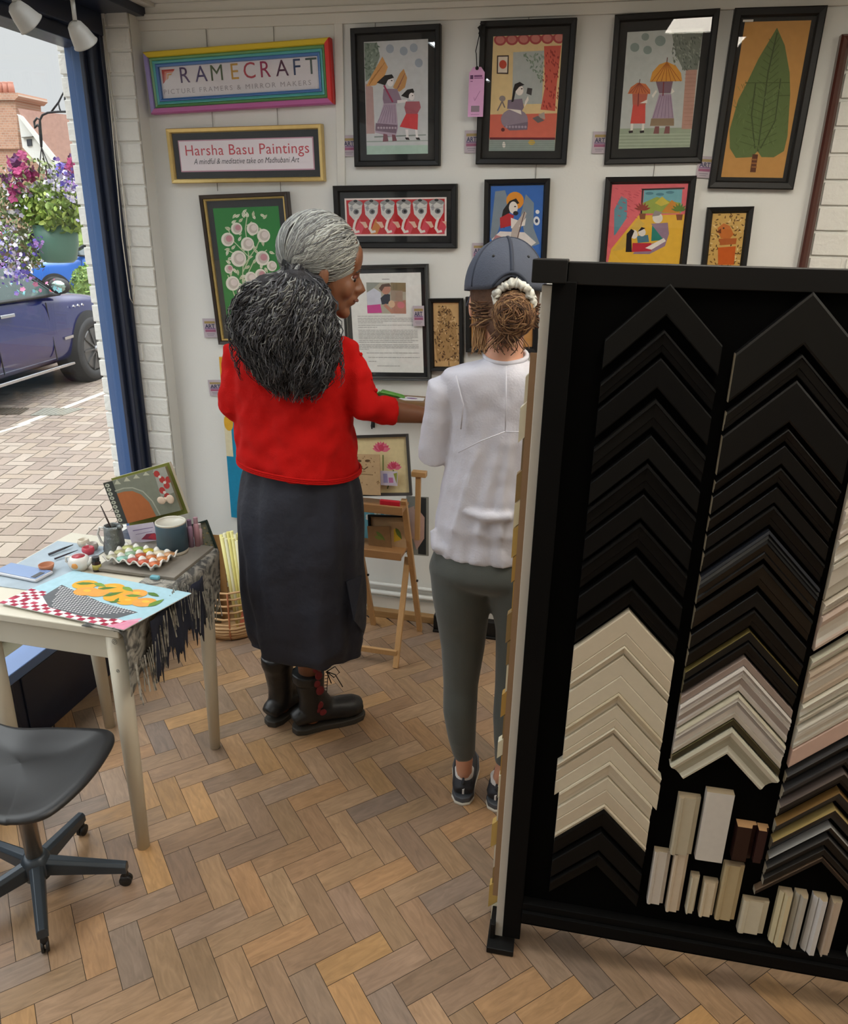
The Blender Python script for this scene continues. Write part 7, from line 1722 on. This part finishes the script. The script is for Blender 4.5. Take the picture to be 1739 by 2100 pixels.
def capf(u, v):
    a_ = u*2*math.pi; th_ = v*math.pi*.52
    back = max(0, math.cos(a_-math.pi)); lim = 1-.16*(back**22)
    th_ *= lim
    x = -.016+(.116)*math.sin(th_)*math.cos(a_); y = .094*math.sin(th_)*math.sin(a_); z = .030+.110*math.cos(th_)
    return HM2@Vector((x, y, z))-O2
cap.grid(capf, 64, 18, closeu=True)
cp2 = cap.build('cap', mat('washed_denim', (70, 76, 90), .9, var=.18, scale=14, bump=.2, bscale=300), w2, smooth=True, solid=.004)
m_den = mat('denim_seam', (48, 54, 68), .9)
for k in range(6):
    a_ = math.pi+k*math.pi/3; pts = []
    for i in range(16):
        th_ = i/15*math.pi*.5*(1-.16*(k == 0)); pts.append(HM2@Vector((-.016+.1180*math.sin(th_)*math.cos(a_), .0960*math.sin(th_)*math.sin(a_), .030+.1120*math.cos(th_)))-O2)
    MB().tube(pts, .0024 if k else .004, 6).build('panel_seam', m_den, cp2, smooth=True)
MB().ell(HM2@Vector((-.016, 0, .141))-O2, (.008, .008, .004), 12).build('button', m_den, cp2, smooth=True)
for a_ in (math.pi-.52, math.pi+.52): MB().ell(HM2@Vector((-.016+.118*math.sin(.95)*math.cos(a_), .096*math.sin(.95)*math.sin(a_), .030+.112*math.cos(.95)))-O2, (.0035, .0035, .0035), 8).build('eyelet', m_iron, cp2, smooth=True)
ba = MB(); pts = []
for i in range(13):
    t = -1+i/6; pts.append(HM2@Vector((-.016-.117*math.cos(t*.45), .094*math.sin(t*.45), .030+.030*(1-t*t)))-O2)
ba.tube(pts, .0035, 8); ba.build('opening_edge', m_den, cp2, smooth=True)
bq = MB()
def brim(u, v): a_ = (u-.5)*1.7; r_ = 1+.62*v*math.cos(a_*.9); return HM2@Vector((-.016+.118*r_*math.cos(a_), .096*math.sin(a_)*(1+.15*v), .020-.020*v-.012*(abs(u-.5)*2)**2*v))-O2
bq.grid(brim, 24, 8); bq.build('brim', _M['washed_denim'], cp2, smooth=True, solid=.004)
# scrunchie
sc_b = MB(); pts = []
for j in range(41):
    a_ = math.pi*(-.1+1.2*j/40); pts.append(bun+Vector((.040*math.cos(a_)+.003*math.sin(j*2.3), -.004+.004*math.cos(j*1.9), .030+.034*math.sin(a_)+.004*math.sin(j*2.9)))-O2)
sc_b.tube(pts, [.009+.0035*math.sin(j*2.6) for j in range(41)], 10); sc_b.build('scrunchie', mat('white_scrunchie', (208, 208, 200), .8, var=.3, scale=60, bump=.4, bscale=90), w2, smooth=True)
